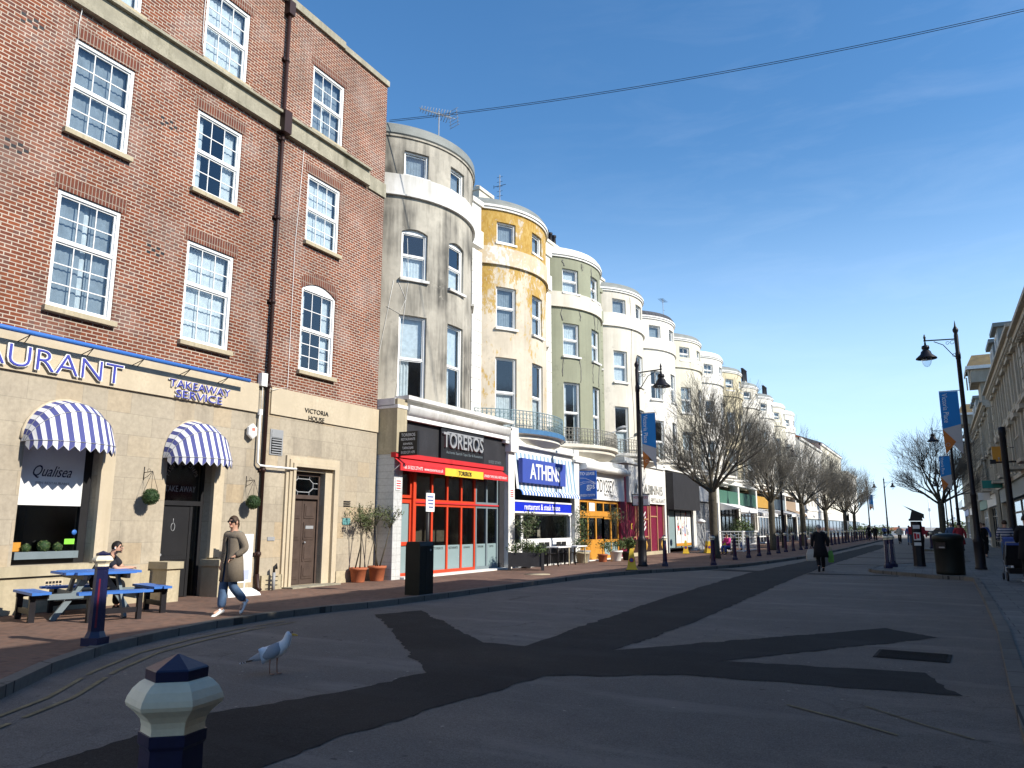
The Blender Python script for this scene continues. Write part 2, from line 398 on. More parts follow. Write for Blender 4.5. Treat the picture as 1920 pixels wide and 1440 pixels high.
# thin cirrus wisps, only in the low southern part of the sky
mp = N(t, 'ShaderNodeMapping'); mp.inputs['Scale'].default_value = (2.2, 2.2, 11.0); mp.inputs['Rotation'].default_value = (R(10), R(8), R(-12)); mp.inputs['Location'].default_value = (1.7, .4, .3); L(t, tc.outputs['Generated'], mp.inputs[0])
n1 = noise(t, 2.2, 8, mp.outputs[0], .64, .5)
msk = N(t, 'ShaderNodeVectorMath'); msk.operation = 'DOT_PRODUCT'; msk.inputs[1].default_value = Vector((.02, .93, .36)).normalized(); L(t, tc.outputs['Generated'], msk.inputs[0])
mu = N(t, 'ShaderNodeMath'); mu.operation = 'MULTIPLY'; L(t, ramp(t, n1, .46, .78), mu.inputs[0]); L(t, ramp(t, msk.outputs['Value'], .86, .985), mu.inputs[1])
mv = N(t, 'ShaderNodeMath'); mv.operation = 'MULTIPLY'; L(t, mu.outputs[0], mv.inputs[0]); mv.inputs[1].default_value = .04
# the air near the horizon is paler than the dome
sp = N(t, 'ShaderNodeSeparateXYZ'); L(t, tc.outputs['Generated'], sp.inputs[0])
hsv = N(t, 'ShaderNodeHueSaturation'); hsv.inputs['Saturation'].default_value = 1.27; L(t, sky.outputs[0], hsv.inputs['Color'])
hz = N(t, 'ShaderNodeMapRange'); hz.inputs[1].default_value = -.02; hz.inputs[2].default_value = .50; hz.inputs[3].default_value = .72; hz.inputs[4].default_value = 0; hz.interpolation_type = 'SMOOTHERSTEP'; L(t, sp.outputs[2], hz.inputs[0])
hc = mixc(t, hz.outputs[0], hsv.outputs[0], (1, 1, 1))
t.nodes[-1].inputs[7].default_value = (3.7, 5.2, 7.2, 1)
cl = t.nodes.new('ShaderNodeMix'); cl.data_type = 'RGBA'; L(t, mv.outputs[0], cl.inputs[0]); L(t, hc, cl.inputs[6]); cl.inputs[7].default_value = (8.2, 8.6, 9.2, 1)
L(t, cl.outputs[2], bg.inputs[0]); bg.inputs[1].default_value = .145
vs = scene.view_settings; vs.view_transform = 'Standard'; vs.look = 'None'; vs.exposure = 0.5; vs.gamma = 1.0
try:
    scene.cycles.max_bounces = 7; scene.cycles.transparent_max_bounces = 12; scene.cycles.caustics_reflective = True; scene.cycles.caustics_refractive = False
    scene.cycles.use_denoising = True; scene.cycles.blur_glossy = 0.0
except Exception: pass

# ------------------------------------------------------------------ ground, road, pavements
def groundmat(name, col, var, big, grain=.55, cracks=True):
    m, t, b = nt(name)
    v = coords(t); n1 = noise(t, big, 6, v, .6); n2 = noise(t, 3., 6, v, .65); n3 = noise(t, 75, 4, v, .7); n6 = noise(t, 26, 3, v, .7)
    c = mixc(t, ramp(t, n1, .32, .68), sc3(col, 1-var), sc3(col, 1+var))
    c = mixc(t, ramp(t, n2, .38, .72), c, sc3(col, 1-var*.9))
    g = mixc(t, ramp(t, n3, .28, .72), (1-grain,)*3, (1+grain,)*3); c = mixc(t, 1., c, g, 'MULTIPLY')
    g = mixc(t, ramp(t, n6, .30, .70), (1-grain*.35,)*3, (1+grain*.35,)*3); c = mixc(t, 1., c, g, 'MULTIPLY')
    vs = coords(t, (.35, 1.6, 1)); n4 = noise(t, .8, 6, vs, .65)       # long worn tyre tracks and dust
    c = mixc(t, ramp(t, n4, .52, .74), c, sc3(col, 1.45))
    n5 = noise(t, 5, 2, v); c = mixc(t, ramp(t, n5, .70, .76), c, sc3(col, .45))
    vo = t.nodes.new('ShaderNodeTexVoronoi'); vo.inputs['Scale'].default_value = 9; L(t, v, vo.inputs['Vector'])   # trodden gum
    wn = t.nodes.new('ShaderNodeTexWhiteNoise'); L(t, vo.outputs['Position'], wn.inputs['Vector'])
    q = N(t, 'ShaderNodeMath'); q.operation = 'MULTIPLY'; L(t, ramp(t, vo.outputs['Distance'], .17, .12), q.inputs[0]); L(t, ramp(t, wn.outputs[0], .90, .93), q.inputs[1])
    c = mixc(t, q.outputs[0], c, sc3(col, 1.9) if grain > .4 else sc3(col, .5))
    if cracks:
        wv = N(t, 'ShaderNodeVectorMath'); wv.operation = 'MULTIPLY_ADD'; nn = t.nodes.new('ShaderNodeTexNoise'); nn.inputs['Scale'].default_value = 1.6; nn.inputs['Detail'].default_value = 5; L(t, v, nn.inputs['Vector'])
        L(t, nn.outputs[1], wv.inputs[0]); wv.inputs[1].default_value = (.9,.9,0); L(t, v, wv.inputs[2])
        vc = t.nodes.new('ShaderNodeTexVoronoi'); vc.feature = 'DISTANCE_TO_EDGE'; vc.inputs['Scale'].default_value = .38; L(t, wv.outputs[0], vc.inputs['Vector'])
        q2 = N(t, 'ShaderNodeMath'); q2.operation = 'MULTIPLY'; L(t, ramp(t, vc.outputs['Distance'], .006, .002), q2.inputs[0]); L(t, ramp(t, n1, .5, .62), q2.inputs[1])
        c = mixc(t, q2.outputs[0], c, sc3(col, .55))
    L(t, c, b.inputs['Base Color']); b.inputs['Roughness'].default_value = .92; b.inputs['Specular IOR Level'].default_value = .25
    bump(t, b, noise(t, 110, 4, v, .7), .6, .008)
    return m
M_['road'] = groundmat('worn asphalt', (.168, .146, .124), .2, .22)
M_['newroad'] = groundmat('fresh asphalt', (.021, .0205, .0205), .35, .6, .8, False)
M_['paver'] = brickmat('brick pavers', (.25,.145,.105), (.205,.13,.10), (.15,.12,.10), .22, .11, .006, vec='obj', big=.35, bmp=.25, dark=(.15,.09,.07), rough=.9)
M_['kerb'] = brickmat('kerb stone', (.20,.185,.16), (.17,.16,.14), (.06,.055,.05), .9, .9, .012, vec='obj', big=.35, dark=(.13,.12,.10))
M_['slab'] = brickmat('paving slab', (.24,.23,.21), (.20,.195,.18), (.08,.075,.07), .6, .45, .008, vec='obj', big=.3, bmp=.2, dark=(.16,.155,.14))
M_['yline'] = mat('worn yellow line', (.25,.20,.11), .9, .45, 6, .1)
M_['paleground'] = mat('sunlit promenade', (.34,.31,.27), .9, .15, .5, .1)
def sheet(name, pts, z, m, kind='structure'):
    b = MB(); b.poly([(p[0], p[1], z) for p in pts]); return tag(b.build(name, m, recalc=False), kind=kind)
sheet('ground', [(-900,-300),(900,-300),(900,2500),(-900,2500)], -.012, M_['paleground'])
LK = [(-6.9,-14),(-6.6,-4),(-6.7,1),(-7.2,3.2),(-7.9,4.41),(-8.79,5.45),(-9.54,6.59),(-9.97,7.71),(-10.3,8.98),(-10.42,10.17),(-10.36,11.45),(-10.1,12.97),(-10.0,15.47),(-9.98,19.57),(-9.85,23.2),(-9.21,26.17),(-8.13,29.02),(-7.35,31.59),(-7.05,33.2),(-6.62,37.26),(-6.1,43.87),(-5.95,60),(-5.85,88),(-5.8,140)]
RK = [(.2,-14),(.3,0),(.42,7.16),(.49,9.6),(.65,14.1),(.73,19.9),(.79,27.2),(.55,27.75),(-.12,28.0),(-1.39,29.55),(-2.09,30.4),(-2.35,31.4),(-2.3,33.4),(-1.9,35.6),(-.9,37.4),(.5,38.6),(.95,39.6),(1.0,58),(-.6,59.5),(-1.7,61),(-1.6,66),(.8,69),(1.0,72),(1.0,140)]
sheet('road', [(-14,-14)]+[(9,-14),(9,140),(-14,140)], 0., M_['road'])
def pavement(name, K, xfar, m, side):
    b = MB()
    off = []
    for i, p in enumerate(K):                       # kerb top set in from the kerb face
        a = Vector(K[max(i-1,0)]); c = Vector(K[min(i+1,len(K)-1)]); d = (c-a).normalized(); n = Vector((-d.y, d.x))*side
        off.append((p[0]+n.x*.16, p[1]+n.y*.16))
    for (p, q), (r, s) in zip(zip(K, K[1:]), zip(off, off[1:])):
        b.k = 1
        b.poly([(p[0],p[1],-.01),(q[0],q[1],-.01),(q[0],q[1],.115),(p[0],p[1],.115)])
        b.poly([(p[0],p[1],.115),(q[0],q[1],.115),(s[0],s[1],.118),(r[0],r[1],.118)])
        b.k = 0
    # paving strips, from the kerb back to the building line
    for (r, s) in zip(off, off[1:]):
        b.poly([(r[0],r[1],.104),(s[0],s[1],.104),(xfar,s[1],.104),(xfar,r[1],.104)])
        b.poly([(r[0],r[1],.104),(s[0],s[1],.104),(s[0],s[1],.118),(r[0],r[1],.118)], 1)
    return tag(b.build(name, [m, M_['kerb']], recalc=False), kind='structure')
pavement('pavement', LK, -17, M_['paver'], 1)
pavement('pavement', RK, 9, M_['slab'], -1)
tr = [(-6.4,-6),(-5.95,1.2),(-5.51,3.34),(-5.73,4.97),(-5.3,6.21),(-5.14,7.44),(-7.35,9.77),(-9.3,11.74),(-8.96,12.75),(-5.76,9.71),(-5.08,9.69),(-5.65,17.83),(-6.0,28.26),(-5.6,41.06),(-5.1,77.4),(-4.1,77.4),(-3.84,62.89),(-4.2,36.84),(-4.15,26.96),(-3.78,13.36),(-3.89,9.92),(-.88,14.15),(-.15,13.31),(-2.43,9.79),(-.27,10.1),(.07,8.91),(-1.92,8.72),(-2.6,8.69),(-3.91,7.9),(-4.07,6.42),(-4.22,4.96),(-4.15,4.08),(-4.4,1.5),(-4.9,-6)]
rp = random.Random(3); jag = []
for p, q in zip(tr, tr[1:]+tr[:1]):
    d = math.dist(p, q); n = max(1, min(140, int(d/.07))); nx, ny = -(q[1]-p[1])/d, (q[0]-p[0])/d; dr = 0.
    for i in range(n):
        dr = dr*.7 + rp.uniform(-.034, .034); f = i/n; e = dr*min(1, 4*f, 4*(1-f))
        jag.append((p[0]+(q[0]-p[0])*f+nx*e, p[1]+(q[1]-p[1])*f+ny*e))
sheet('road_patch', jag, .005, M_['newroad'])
for a in ([(-4.1,28.6),(-2.3,28.9),(-1.3,28.75),(-1.25,29.15),(-2.3,29.3),(-4.1,29.3)], [(-7.9,29.6),(-5.9,29.0),(-5.9,29.9),(-7.3,30.4)], [(-4,36.5),(-1.8,36.6),(-1.8,37),(-4,36.95)], [(-3.9,45),(.9,45.1),(.9,45.6),(-3.9,45.5)], [(-3.9,54),(.9,54.1),(.9,54.7),(-3.9,54.6)]):
    sheet('road_patch', a, .005, M_['newroad'])
# double yellow lines, worn, following the left kerb and crossing at right
def line(pts, wd, name='road_marking', m='yline', gaps=0.):
    b = MB(); rr = random.Random(5)
    for p, q in zip(pts, pts[1:]):
        d = Vector((q[0]-p[0], q[1]-p[1])).normalized(); n = Vector((-d.y, d.x))*wd/2; k = max(1, int(math.dist(p, q)/.18))
        for i in range(k):
            if rr.random() < gaps: continue
            a = Vector(p).lerp(Vector(q), i/k); c = Vector(p).lerp(Vector(q), (i+1)/k)
            b.poly([(a.x-n.x,a.y-n.y,.009),(c.x-n.x,c.y-n.y,.009),(c.x+n.x,c.y+n.y,.009),(a.x+n.x,a.y+n.y,.009)])
    return tag(b.build(name, M_[m], recalc=False), kind='structure')
for o in (.42, .66):
    q = []
    for i, p in enumerate(LK[2:10]):
        j = i+2; a = Vector(LK[j-1]); c = Vector(LK[j+1]); d = (c-a).normalized(); q.append((p[0]+d.y*o, p[1]-d.x*o))
    line(q, .055, gaps=.06)
line([(-1.35,7.72),(-.75,7.3),(-.25,6.9)], .035, gaps=.5); line([(-.72,8.0),(-.2,7.45),(.25,7.05)], .025, gaps=.6)
# ------------------------------------------------------------------ brick restaurant building on the left
# local frame of every left-hand facade: x out to the street, y along the street, z up
BR = R(1.3)
def BW(y, x=0., z=0.):          # facade point in the world
    c, s = math.cos(BR), math.sin(BR); yy = y-7.8
    return (-14.25 + x*c - yy*s, 7.8 + x*s + yy*c, z)
bk = thing('brick_building', 'red brick building with stone ground floor and white sash windows', 'building', (-14.25, 7.8, 0), BR)
OY = 7.8
def B_(y): return y-OY
YL, YR = B_(-8.), B_(18.1)
cols_l = [(-1.05,.28), (1.95,3.28), (4.95,6.28), (7.96,9.30), (10.96,12.31)]
upper = [(a,b) for a,b in cols_l] + [(14.68,16.03)]
holes = []; wins = []
for a, b in upper:
    r = (a, b)
    holes.append((B_(a), B_(b), 12.53, 14.52)); wins.append((a, b, 12.53, 14.52, 2, 2, 'net'))
    holes.append((B_(a), B_(b), 9.24, 11.22)); wins.append((a, b, 9.24, 11.22, 2, 2, 'netgap'))
    if a > 14: holes.append((B_(a), B_(b), 5.66, 8.14)); wins.append((a, b, 5.66, 8.14, 2, 3, 'archgrey'))
    else: holes.append((B_(a), B_(b), 5.66, 8.0)); wins.append((a, b, 5.66, 8.0, 2, 3, 'netgap'))
b = MB()
flat_wall(b, YL, YR, 5.05, 15.7, holes, 0., .16, 1, .8, arch=[(B_(14.68), B_(16.03), 7.92, 8.14)])
b.poly([(0,YR,0),(-12,YR,0),(-12,YR,15.7),(0,YR,15.7)]); b.poly([(0,YL,0),(-12,YL,0),(-12,YL,15.7),(0,YL,15.7)])
b.poly([(-12,YL,0),(-12,YR,0),(-12,YR,15.7),(-12,YL,15.7)]); b.poly([(0,YL,15.69),(0,YR,15.69),(-12,YR,15.69),(-12,YL,15.69)])
b.build('wall', [M_['brick'], M_['interior']], bk, recalc=False)
for i, (a, bb, z0, z1, ru, rd, cu) in enumerate(wins):
    if cu == 'archgrey':
        o = window(bk, B_((a+bb)/2), z0, bb-a, z1-z0, 3, ru, rd, x=-.05, curtain='pair', arch=.16, seed=i, so=.11)
    else:
        o = window(bk, B_((a+bb)/2), z0, bb-a, z1-z0, 3, ru, rd, x=-.05, curtain=['net','netgap','net','grey','netgap','net','pair'][i % 7], seed=i, so=.11, split=.5 if z1-z0 < 2.2 else .42)
# soldier courses over the windows, a tint of the same brick laid on end
for a, bb, z0, z1, *_ in wins:
    s = MB()
    if a > 14 and z0 < 6:
        n = 12; w_ = (bb-a)/2; m = B_((a+bb)/2); rise = .22; Rr = (w_*w_+rise*rise)/(2*rise)
        for q in range(n):
            y0 = m-w_-.06+(2*w_+.12)*q/n; y1 = m-w_-.06+(2*w_+.12)*(q+1)/n
            f = lambda y: 8.14-Rr+math.sqrt(max(0, Rr*Rr-min(w_, abs(y-m))**2))
            s.poly([(.006,y0,f(y0)),(.006,y1,f(y1)),(.006,y1,f(y1)+.30),(.006,y0,f(y0)+.30)])
    elif z0 < 12: s.box(-.02, .006, B_(a)-.1, B_(bb)+.1, z1, z1+.30)
    else: s.box(-.02, .006, B_(a)-.1, B_(bb)+.1, z1, z1+.24)
    s.build('brick_arch', M_['soldier'], bk)
s = MB()
s.box(-.02, .10, YL, B_(17.25), 11.93, 12.33); s.box(-.02, .20, YL, B_(17.2), 12.33, 12.40); s.box(-.02, .15, YL, B_(17.22), 11.85, 11.93)
s.box(-.02, .06, B_(17.25), B_(18.12), 11.82, 12.28)
s.build('string_course', M_['stonedirty'], bk)
s = MB(); s.box(-.5, .09, YL, B_(15.9), 15.7, 15.92); s.box(-.5, .07, B_(15.9), YR+.03, 15.68, 15.86); s.build('parapet_coping', M_['stonedirty'], bk)
for y, z in ((4.0,7.2),(6.9,11.9-1.0),(10.0,10.35),(9.95,7.35),(6.9,8.35)):
    s = MB()
    for i in range(4):
        for j in range(3):
            if (i+j) % 2 == 0: s.box(-.05, .004, B_(y)+i*.115, B_(y)+i*.115+.09, z+j*.075, z+j*.075+.055)
    s.build('air_brick', M_['black'], bk)

# stone ground floor with its openings
W1 = (7.86, 9.32, .93, 3.16); D2 = (10.88, 12.08, .10, 3.10); D3 = (14.63, 15.84, .14, 3.02); W0 = (3.4, 5.1, .93, 3.16)
b = MB()
gh = [(B_(W0[0]),B_(W0[1]),W0[2],3.84),(B_(W1[0]),B_(W1[1]),W1[2],3.84),(B_(D2[0]),B_(D2[1]),D2[2],3.80),(B_(D3[0]),B_(D3[1]),D3[2],D3[3])]
flat_wall(b, YL, YR, .1, 5.05, gh, 0.03, .42, 1, 2.2, arch=[(gh[0][0],gh[0][1],3.16,3.84),(gh[1][0],gh[1][1],3.16,3.84),(gh[2][0],gh[2][1],3.10,3.80)])
b.build('ground_floor_wall', [M_['ashlar'], M_['interior']], bk, recalc=False)
s = MB()
s.box(.02, .085, YL, B_(13.28), 4.34, 5.045); s.box(.02, .075, B_(13.72), YR, 4.37, 5.05)      # band the letters stand on
s.build('stone_band', M_['stonepale'], bk)
s = MB()
s.box(.025, .10, YL, B_(10.80), .1, .72); s.box(.025, .09, B_(13.72), B_(14.40), .1, .45); s.box(.025, .09, B_(16.42), YR, .1, .42); s.box(.025, .10, B_(12.32), B_(13.28), .1, .45)
s.box(.025, .16, YL, B_(9.62), .74, .92)
s.build('plinth', M_['stone'], bk)
def jamb(s, y0, z1, side, wds=((.0,.10,.10),(.10,.10,.07),(.20,.12,.045))):
    for o, wd, d in wds:
        a = y0+side*o; c = y0+side*(o+wd); s.box(.02, .03+d, min(B_(a),B_(c)), max(B_(a),B_(c)), .93, z1)
for (a, c, zs, rise) in ((W1[0], W1[1], 3.16, .68), (W0[0], W0[1], 3.16, .68), (D2[0], D2[1], 3.10, .70)):
    s = MB(); jamb(s, c, zs, 1)
    n = 14; pts = []
    for i in range(n+1):
        al = PI*i/n; pts.append((.05, B_((a+c)/2)-math.cos(al)*((c-a)/2+.08), zs+math.sin(al)*(rise+.10)))
    s.tube(pts, .035, 6); s.build('stone_surround', M_['stonepale'], bk)
s = MB()
# square stone frame of the side door in three steps
for o, d in ((0.,.06),(.09,.10),(.18,.14)):
    s.box(.02, .03+d, B_(D3[0]-.27+o*1.0), B_(D3[0]-.27+o+.09), .14, 3.30-o); s.box(.02, .03+d, B_(D3[1]+.55-o-.09), B_(D3[1]+.55-o), .14, 3.30-o)
    s.box(.02, .029+d, B_(D3[0]-.27+o), B_(D3[1]+.55-o), 3.30-o, 3.39-o)
s.box(.02, .08, B_(D3[1]), B_(D3[1]+.30), .14, 3.03)
s.build('stone_surround', M_['stonepale'], bk)
for y0, y1 in ((10.66, 10.98), (11.98, 12.34)):
    s = MB()
    s.box(.02, .55, B_(y0), B_(y1), .1, .76); s.box(.02, .60, B_(y0)-.04, B_(y1)+.04, .76, .90)
    s.build('doorstep_pier', M_['stone'], bk)
s = MB(); s.box(.02, .45, B_(14.4), B_(16.2), .1, .14); s.build('doorstep', M_['stonedirty'], bk)
# restaurant window: black frame, dark pane, blind, planter with box balls
def pane(parent, y0, y1, z0, z1, x, m='darkglass'):
    b = MB(); b.poly([(x,y0,z0),(x,y1,z0),(x,y1,z1),(x,y0,z1)]); return b.build('pane', M_[m], parent, recalc=False)
for wi, (y0, y1, z0, z1) in enumerate((W1, W0)):
    y0, y1 = B_(y0), B_(y1); f = MB(); X = -.20
    f.box(X-.05, X+.04, y0, y0+.07, z0, 3.8); f.box(X-.05, X+.04, y1-.16, y1, z0, 3.8); f.box(X-.05, X+.04, y0+.07, y1-.16, z0, z0+.1); f.box(X-.05, X+.041, y0+.07, y1-.16, 3.08, 3.2)
    o = f.build('shop_window', M_['black'], bk)
    pane(o, y0+.07, y1-.16, z0+.1, 3.08, X)
    q = MB(); q.poly([(X+.05,y0+.05,1.99),(X+.05,y1-.17,1.99),(X+.05,y1-.17,3.12),(X+.05,y0+.05,3.12)]); bl = q.build('blind', M_['blind'], bk, recalc=False)
    if wi == 0:
        letter(bk, 'Qualisea', (X+.054, (y0+y1)/2-.05, 2.60), .74, .24, M_['navy'], shear=.45, ext=.002)
        letter(bk, 'FISH RESTAURANT', (X+.054, (y0+y1)/2-.03, 2.40), .64, .045, M_['grey'], ext=.002)
        q = MB(); q.box(X+.05, X+.17, y0+.08, y1-.2, 1.03, 1.16); q.build('window_box', M_['midgrey'], bk)
        for k, (yy, r) in enumerate(((.30,.085),(.62,.115),(.88,.09))):
            q = MB(); q.ball((X+.11, y0+yy, 1.16+r*.8), r*.9, k=2); q.leaves((X+.11, y0+yy, 1.16+r*.8), (r,r,r), 260, .016, 2, .8); q.build('box_ball', [M_['leafb'], M_['leafa'], M_['leafd']], bk, recalc=False)
        q = MB(); q.box(X+.044, X+.05, y0+.1, y0+.24, 1.17, 1.33); q.build('sticker', M_['orange'], bk)
        q = MB(); q.box(X+.044, X+.05, y1-.42, y1-.22, 1.28, 1.38); mgs = mat('lime sticker', (.22,.62,.06), .6, .05); q.build('sticker', mgs, bk)
        q = MB(); q.lathe([(0.001,0),(.05,0),(.05,.006),(.001,.006)], 14); bb_ = q.build('sticker', M_['blue'], bk); bb_.matrix_local = Matrix.Translation((X+.044, y1-.24, 1.50)) @ Matrix.Rotation(PI/2, 4, 'Y')
s = MB()
for i in range(5):
    for j in range(2): s.box(.101, .106, B_(8.47)+i*.062, B_(8.47)+i*.062+.045, .53+j*.062, .53+j*.062+.042, 1)
s.box(.10, .102, B_(8.45), B_(8.79), .51, .665, 0)
s.build('air_grate', [M_['stonepale'], M_['black']], bk)
# takeaway door: black, fan glass over, narrow sidelight
y0, y1 = B_(D2[0]), B_(D2[1]); X = -.22
f = MB(); f.box(X-.05, X+.03, y0, y0+.07, .1, 3.76); f.box(X-.05, X+.03, y1-.07, y1, .1, 3.76); f.box(X-.05, X+.06, y0+.07, y1-.07, 2.06, 2.16)
f.box(X-.05, X+.03, y0+.86, y0+.93, .1, 2.06); f.box(X-.05, X+.03, y0+.07, y1-.07, 2.98, 3.05)
o = f.build('door_frame', M_['black'], bk)
pane(o, y0+.07, y1-.07, 2.16, 3.7, X); pane(o, y0+.93, y1-.07, .12, 2.06, X)
d = MB(); d.box(X-.04, X+.02, y0+.075, y0+.855, .12, 2.05, 0)
for z0, z1 in ((.22,.85),(1.0,1.95)): d.box(X+.02, X+.026, y0+.17, y0+.76, z0, z1, 0)
d.box(X+.018, X+.032, y0+.08, y0+.85, .90, .93, 0)
o = d.build('door', [M_['black'], M_['blackboard']], bk)
q = MB(); q.lathe([(.02,0),(.028,.02),(.012,.05),(.03,.06),(.03,.07)], 10); hd = q.build('handle', M_['grey'], o); hd.matrix_local = Matrix.Translation((X+.02, y0+.13, 1.02)) @ Matrix.Rotation(PI/2, 4, 'Y')
q = MB(); q.tube([(X+.03, y0+.44+.05*math.sin(a*.6), 1.60+.085*math.cos(a*.6)) for a in range(11)], .007, 5); q.tube([(X+.03, y0+.44, 1.685), (X+.03, y0+.44, 1.78)], .007, 5); q.build('door_emblem', M_['grey'], o)
letter(bk, 'TAKE AWAY', (X+.035, B_(11.44), 2.42), .80, .13, M_['grey'], ext=.002)
for i, ch in enumerate('FISH AND CHIPS'):                  # arched line of letters on the fan glass
    if ch == ' ': continue
    al = PI*(.90-.80*i/13)
    me = word(ch, .06 if ch != 'I' else .02, .09, .002); me.materials.clear(); me.materials.append(M_['grey'])
    link('lettering', me, bk, Matrix.Translation((X+.035, B_(11.46)-.005+.40*math.cos(al), 2.62+.36*math.sin(al))) @ FACE_X @ Matrix.Rotation(al-PI/2, 4, 'Z'))
# brown panelled double door with octagonal transom light
y0, y1 = B_(D3[0]), B_(D3[1]); X = -.14; M_['doorbrown'] = mat('dark brown door', (.075,.052,.042), .55, .25, 5, .1, streak=.3, dirt=(.16,.12,.10))
f = MB(); f.box(X-.05, X+.04, y0, y0+.06, .14, 3.0); f.box(X-.05, X+.04, y1-.06, y1, .14, 3.0); f.box(X-.05, X+.08, y0+.06, y1-.06, 2.32, 2.42); f.box(X-.05, X+.04, y0+.06, y1-.06, 2.92, 3.0)
o = f.build('door_frame', M_['doorbrown'], bk); pane(o, y0+.06, y1-.06, 2.42, 2.92, X)
q = MB(); ym = (y0+y1)/2; oct_ = [(ym+.36*cx, 2.67+.17*cz) for cx, cz in ((-1,.4),(-.6,1),(.6,1),(1,.4),(1,-.4),(.6,-1),(-.6,-1),(-1,-.4))]
for (a, c), (e, g) in zip(oct_, oct_[1:]+oct_[:1]): q.bar((X+.01,a,c), (X+.01,e,g), .02, .02)
for (a, c), (e, g) in ((oct_[0],(y0+.06,2.74)),(oct_[1],(ym-.22,2.92)),(oct_[2],(ym+.22,2.92)),(oct_[3],(y1-.06,2.74)),(oct_[4],(y1-.06,2.60)),(oct_[5],(ym+.22,2.42)),(oct_[6],(ym-.22,2.42)),(oct_[7],(y0+.06,2.60))): q.bar((X+.01,a,c), (X+.01,e,g), .015, .015)
q.build('glazing_bar', M_['grey'], o)
for sgn in (0, 1):
    a = y0+.065 if sgn == 0 else ym+.004; c = ym-.004 if sgn == 0 else y1-.065
    d = MB(); d.box(X-.05, X, a, c, .15, 2.31)
    for z0, z1 in ((.28,.62),(.72,1.14),(1.27,1.72),(1.82,2.2)):
        d.box(X, X+.018, a+.07, c-.07, z0, z1); d.box(X+.018, X+.03, a+.12, c-.12, z0+.06, z1-.06)
    o = d.build('door', M_['doorbrown'], bk)
    q = MB(); q.ball((X+.05, a+.1 if sgn else c-.42, 1.2), .028, n=8, m=6); q.build('handle', M_['grey'], o)
    if sgn:
        q = MB(); q.box(X+.03, X+.04, a+.12, c-.12, 1.55, 1.63); q.build('letter_flap', M_['grey'], o)
# small fixings on the stone
s = MB()
for i in range(6): s.box(.05, .085, B_(13.82), B_(14.18), 3.41+i*.062, 3.438+i*.062)
s.box(.03, .05, B_(13.78), B_(14.22), 3.36, 4.0); s.box(.05, .062, B_(13.82), B_(14.18), 3.80, 3.97); s.box(.05, .054, B_(13.82), B_(14.18), 3.40, 3.78, 1)
s.build('ventilation_grille', [M_['grey'], M_['black']], bk)
s = MB()
for i in range(3): s.box(.03, .055, B_(16.68), B_(16.96), 2.16+i*.06, 2.19+i*.06)
s.build('louvre', M_['black'], bk)
q = MB(); q.box(.03, .05, B_(16.66), B_(16.99), 1.66, 1.84); q.build('wall_plaque', mat('blue green plaque', (.12,.30,.30), .5, .1), bk)
q = MB(); q.box(.03, .05, B_(13.88), B_(14.12), 1.27, 1.36); q.build('wall_plaque', M_['grey'], bk)
# drainpipe and white cable box
q = MB(); q.tube([(.10, B_(13.55), .42), (.10, B_(13.55), 15.5)], .046, 8)
for z in (.9, 2.9, 4.98, 7.15, 9.4, 11.6, 13.9): q.tube([(.10, B_(13.55), z), (.10, B_(13.55), z+.12)], .058, 8); q.box(.0, .09, B_(13.44), B_(13.66), z+.03, z+.10)
q.box(.0, .28, B_(13.42), B_(13.68), 11.80, 12.42)
q.box(.0, .2, B_(13.44), B_(13.66), 15.3, 15.7)
q.tube([(.10, B_(13.55), .5), (.13, B_(13.56), .2), (.2, B_(13.58), .12)], .055, 8)
q.build('drainpipe', M_['drain'], bk)
q = MB(); q.tube([(.12, B_(13.33), 4.30), (.12, B_(13.33), 3.12), (.14, B_(13.40), 3.06), (.17, B_(13.6), 3.05), (.17, B_(14.62), 3.05)], .028, 7)
q.box(.04, .17, B_(13.27), B_(13.46), 5.0, 5.32); q.box(.09, .15, B_(13.28), B_(13.38), 4.28, 4.42); q.tube([(.12, B_(13.36), 5.0), (.12, B_(13.36), 4.4)], .008, 5); q.tube([(.12, B_(13.42), 5.02), (.12, B_(13.7), 4.96), (.03, B_(14.3), 5.13), (.02, B_(14.3), 9.0), (.02, B_(14.45), 11.8)], .007, 5)
q.build('white_conduit', M_['white'], bk)
q = MB(); q.tube([(.02, B_(10.95), 15.7), (.025, B_(10.9), 14.9), (.03, B_(10.88), 13.6), (.03, B_(10.9), 12.9), (.05, B_(10.97), 12.42)], .009, 5); q.tube([(.02, B_(8.0), 12.5), (.12, B_(7.99), 12.3), (.03, B_(7.97), 11.5), (.02, B_(8.0), 11.0)], .007, 5)
q.build('white_cable', M_['white'], bk)
# restaurant lettering: blue faces on white backs standing off the band
M_['letterblue'] = mat('letter blue', (.055,.065,.36), .45, .05, 4, 0)
def two_tone(parent, body, y, z, wd, h, so=.11, off=.008):
    letter(parent, body, (so-.014, y, z), wd*1.012+.012, h*1.08, M_['white'], ext=.010, off=off)
    letter(parent, body, (so+.004, y, z), wd, h, M_['letterblue'], ext=.008, off=-off*.75 if h > .3 else -.001)
two_tone(bk, 'RESTAURANT', B_(7.49), 4.60, 4.14, .38, .15)
two_tone(bk, 'TAKEAWAY', B_(11.52), 4.655, 1.66, .165, .13, .005)
two_tone(bk, 'SERVICE', B_(11.50), 4.445, 1.26, .165, .13, .005)
letter(bk, 'VICTORIA', (.083, B_(15.38), 4.62), .93, .12, M_['black'], ext=.008)
letter(bk, 'HOUSE', (.083, B_(15.38), 4.43), .62, .12, M_['black'], ext=.008)
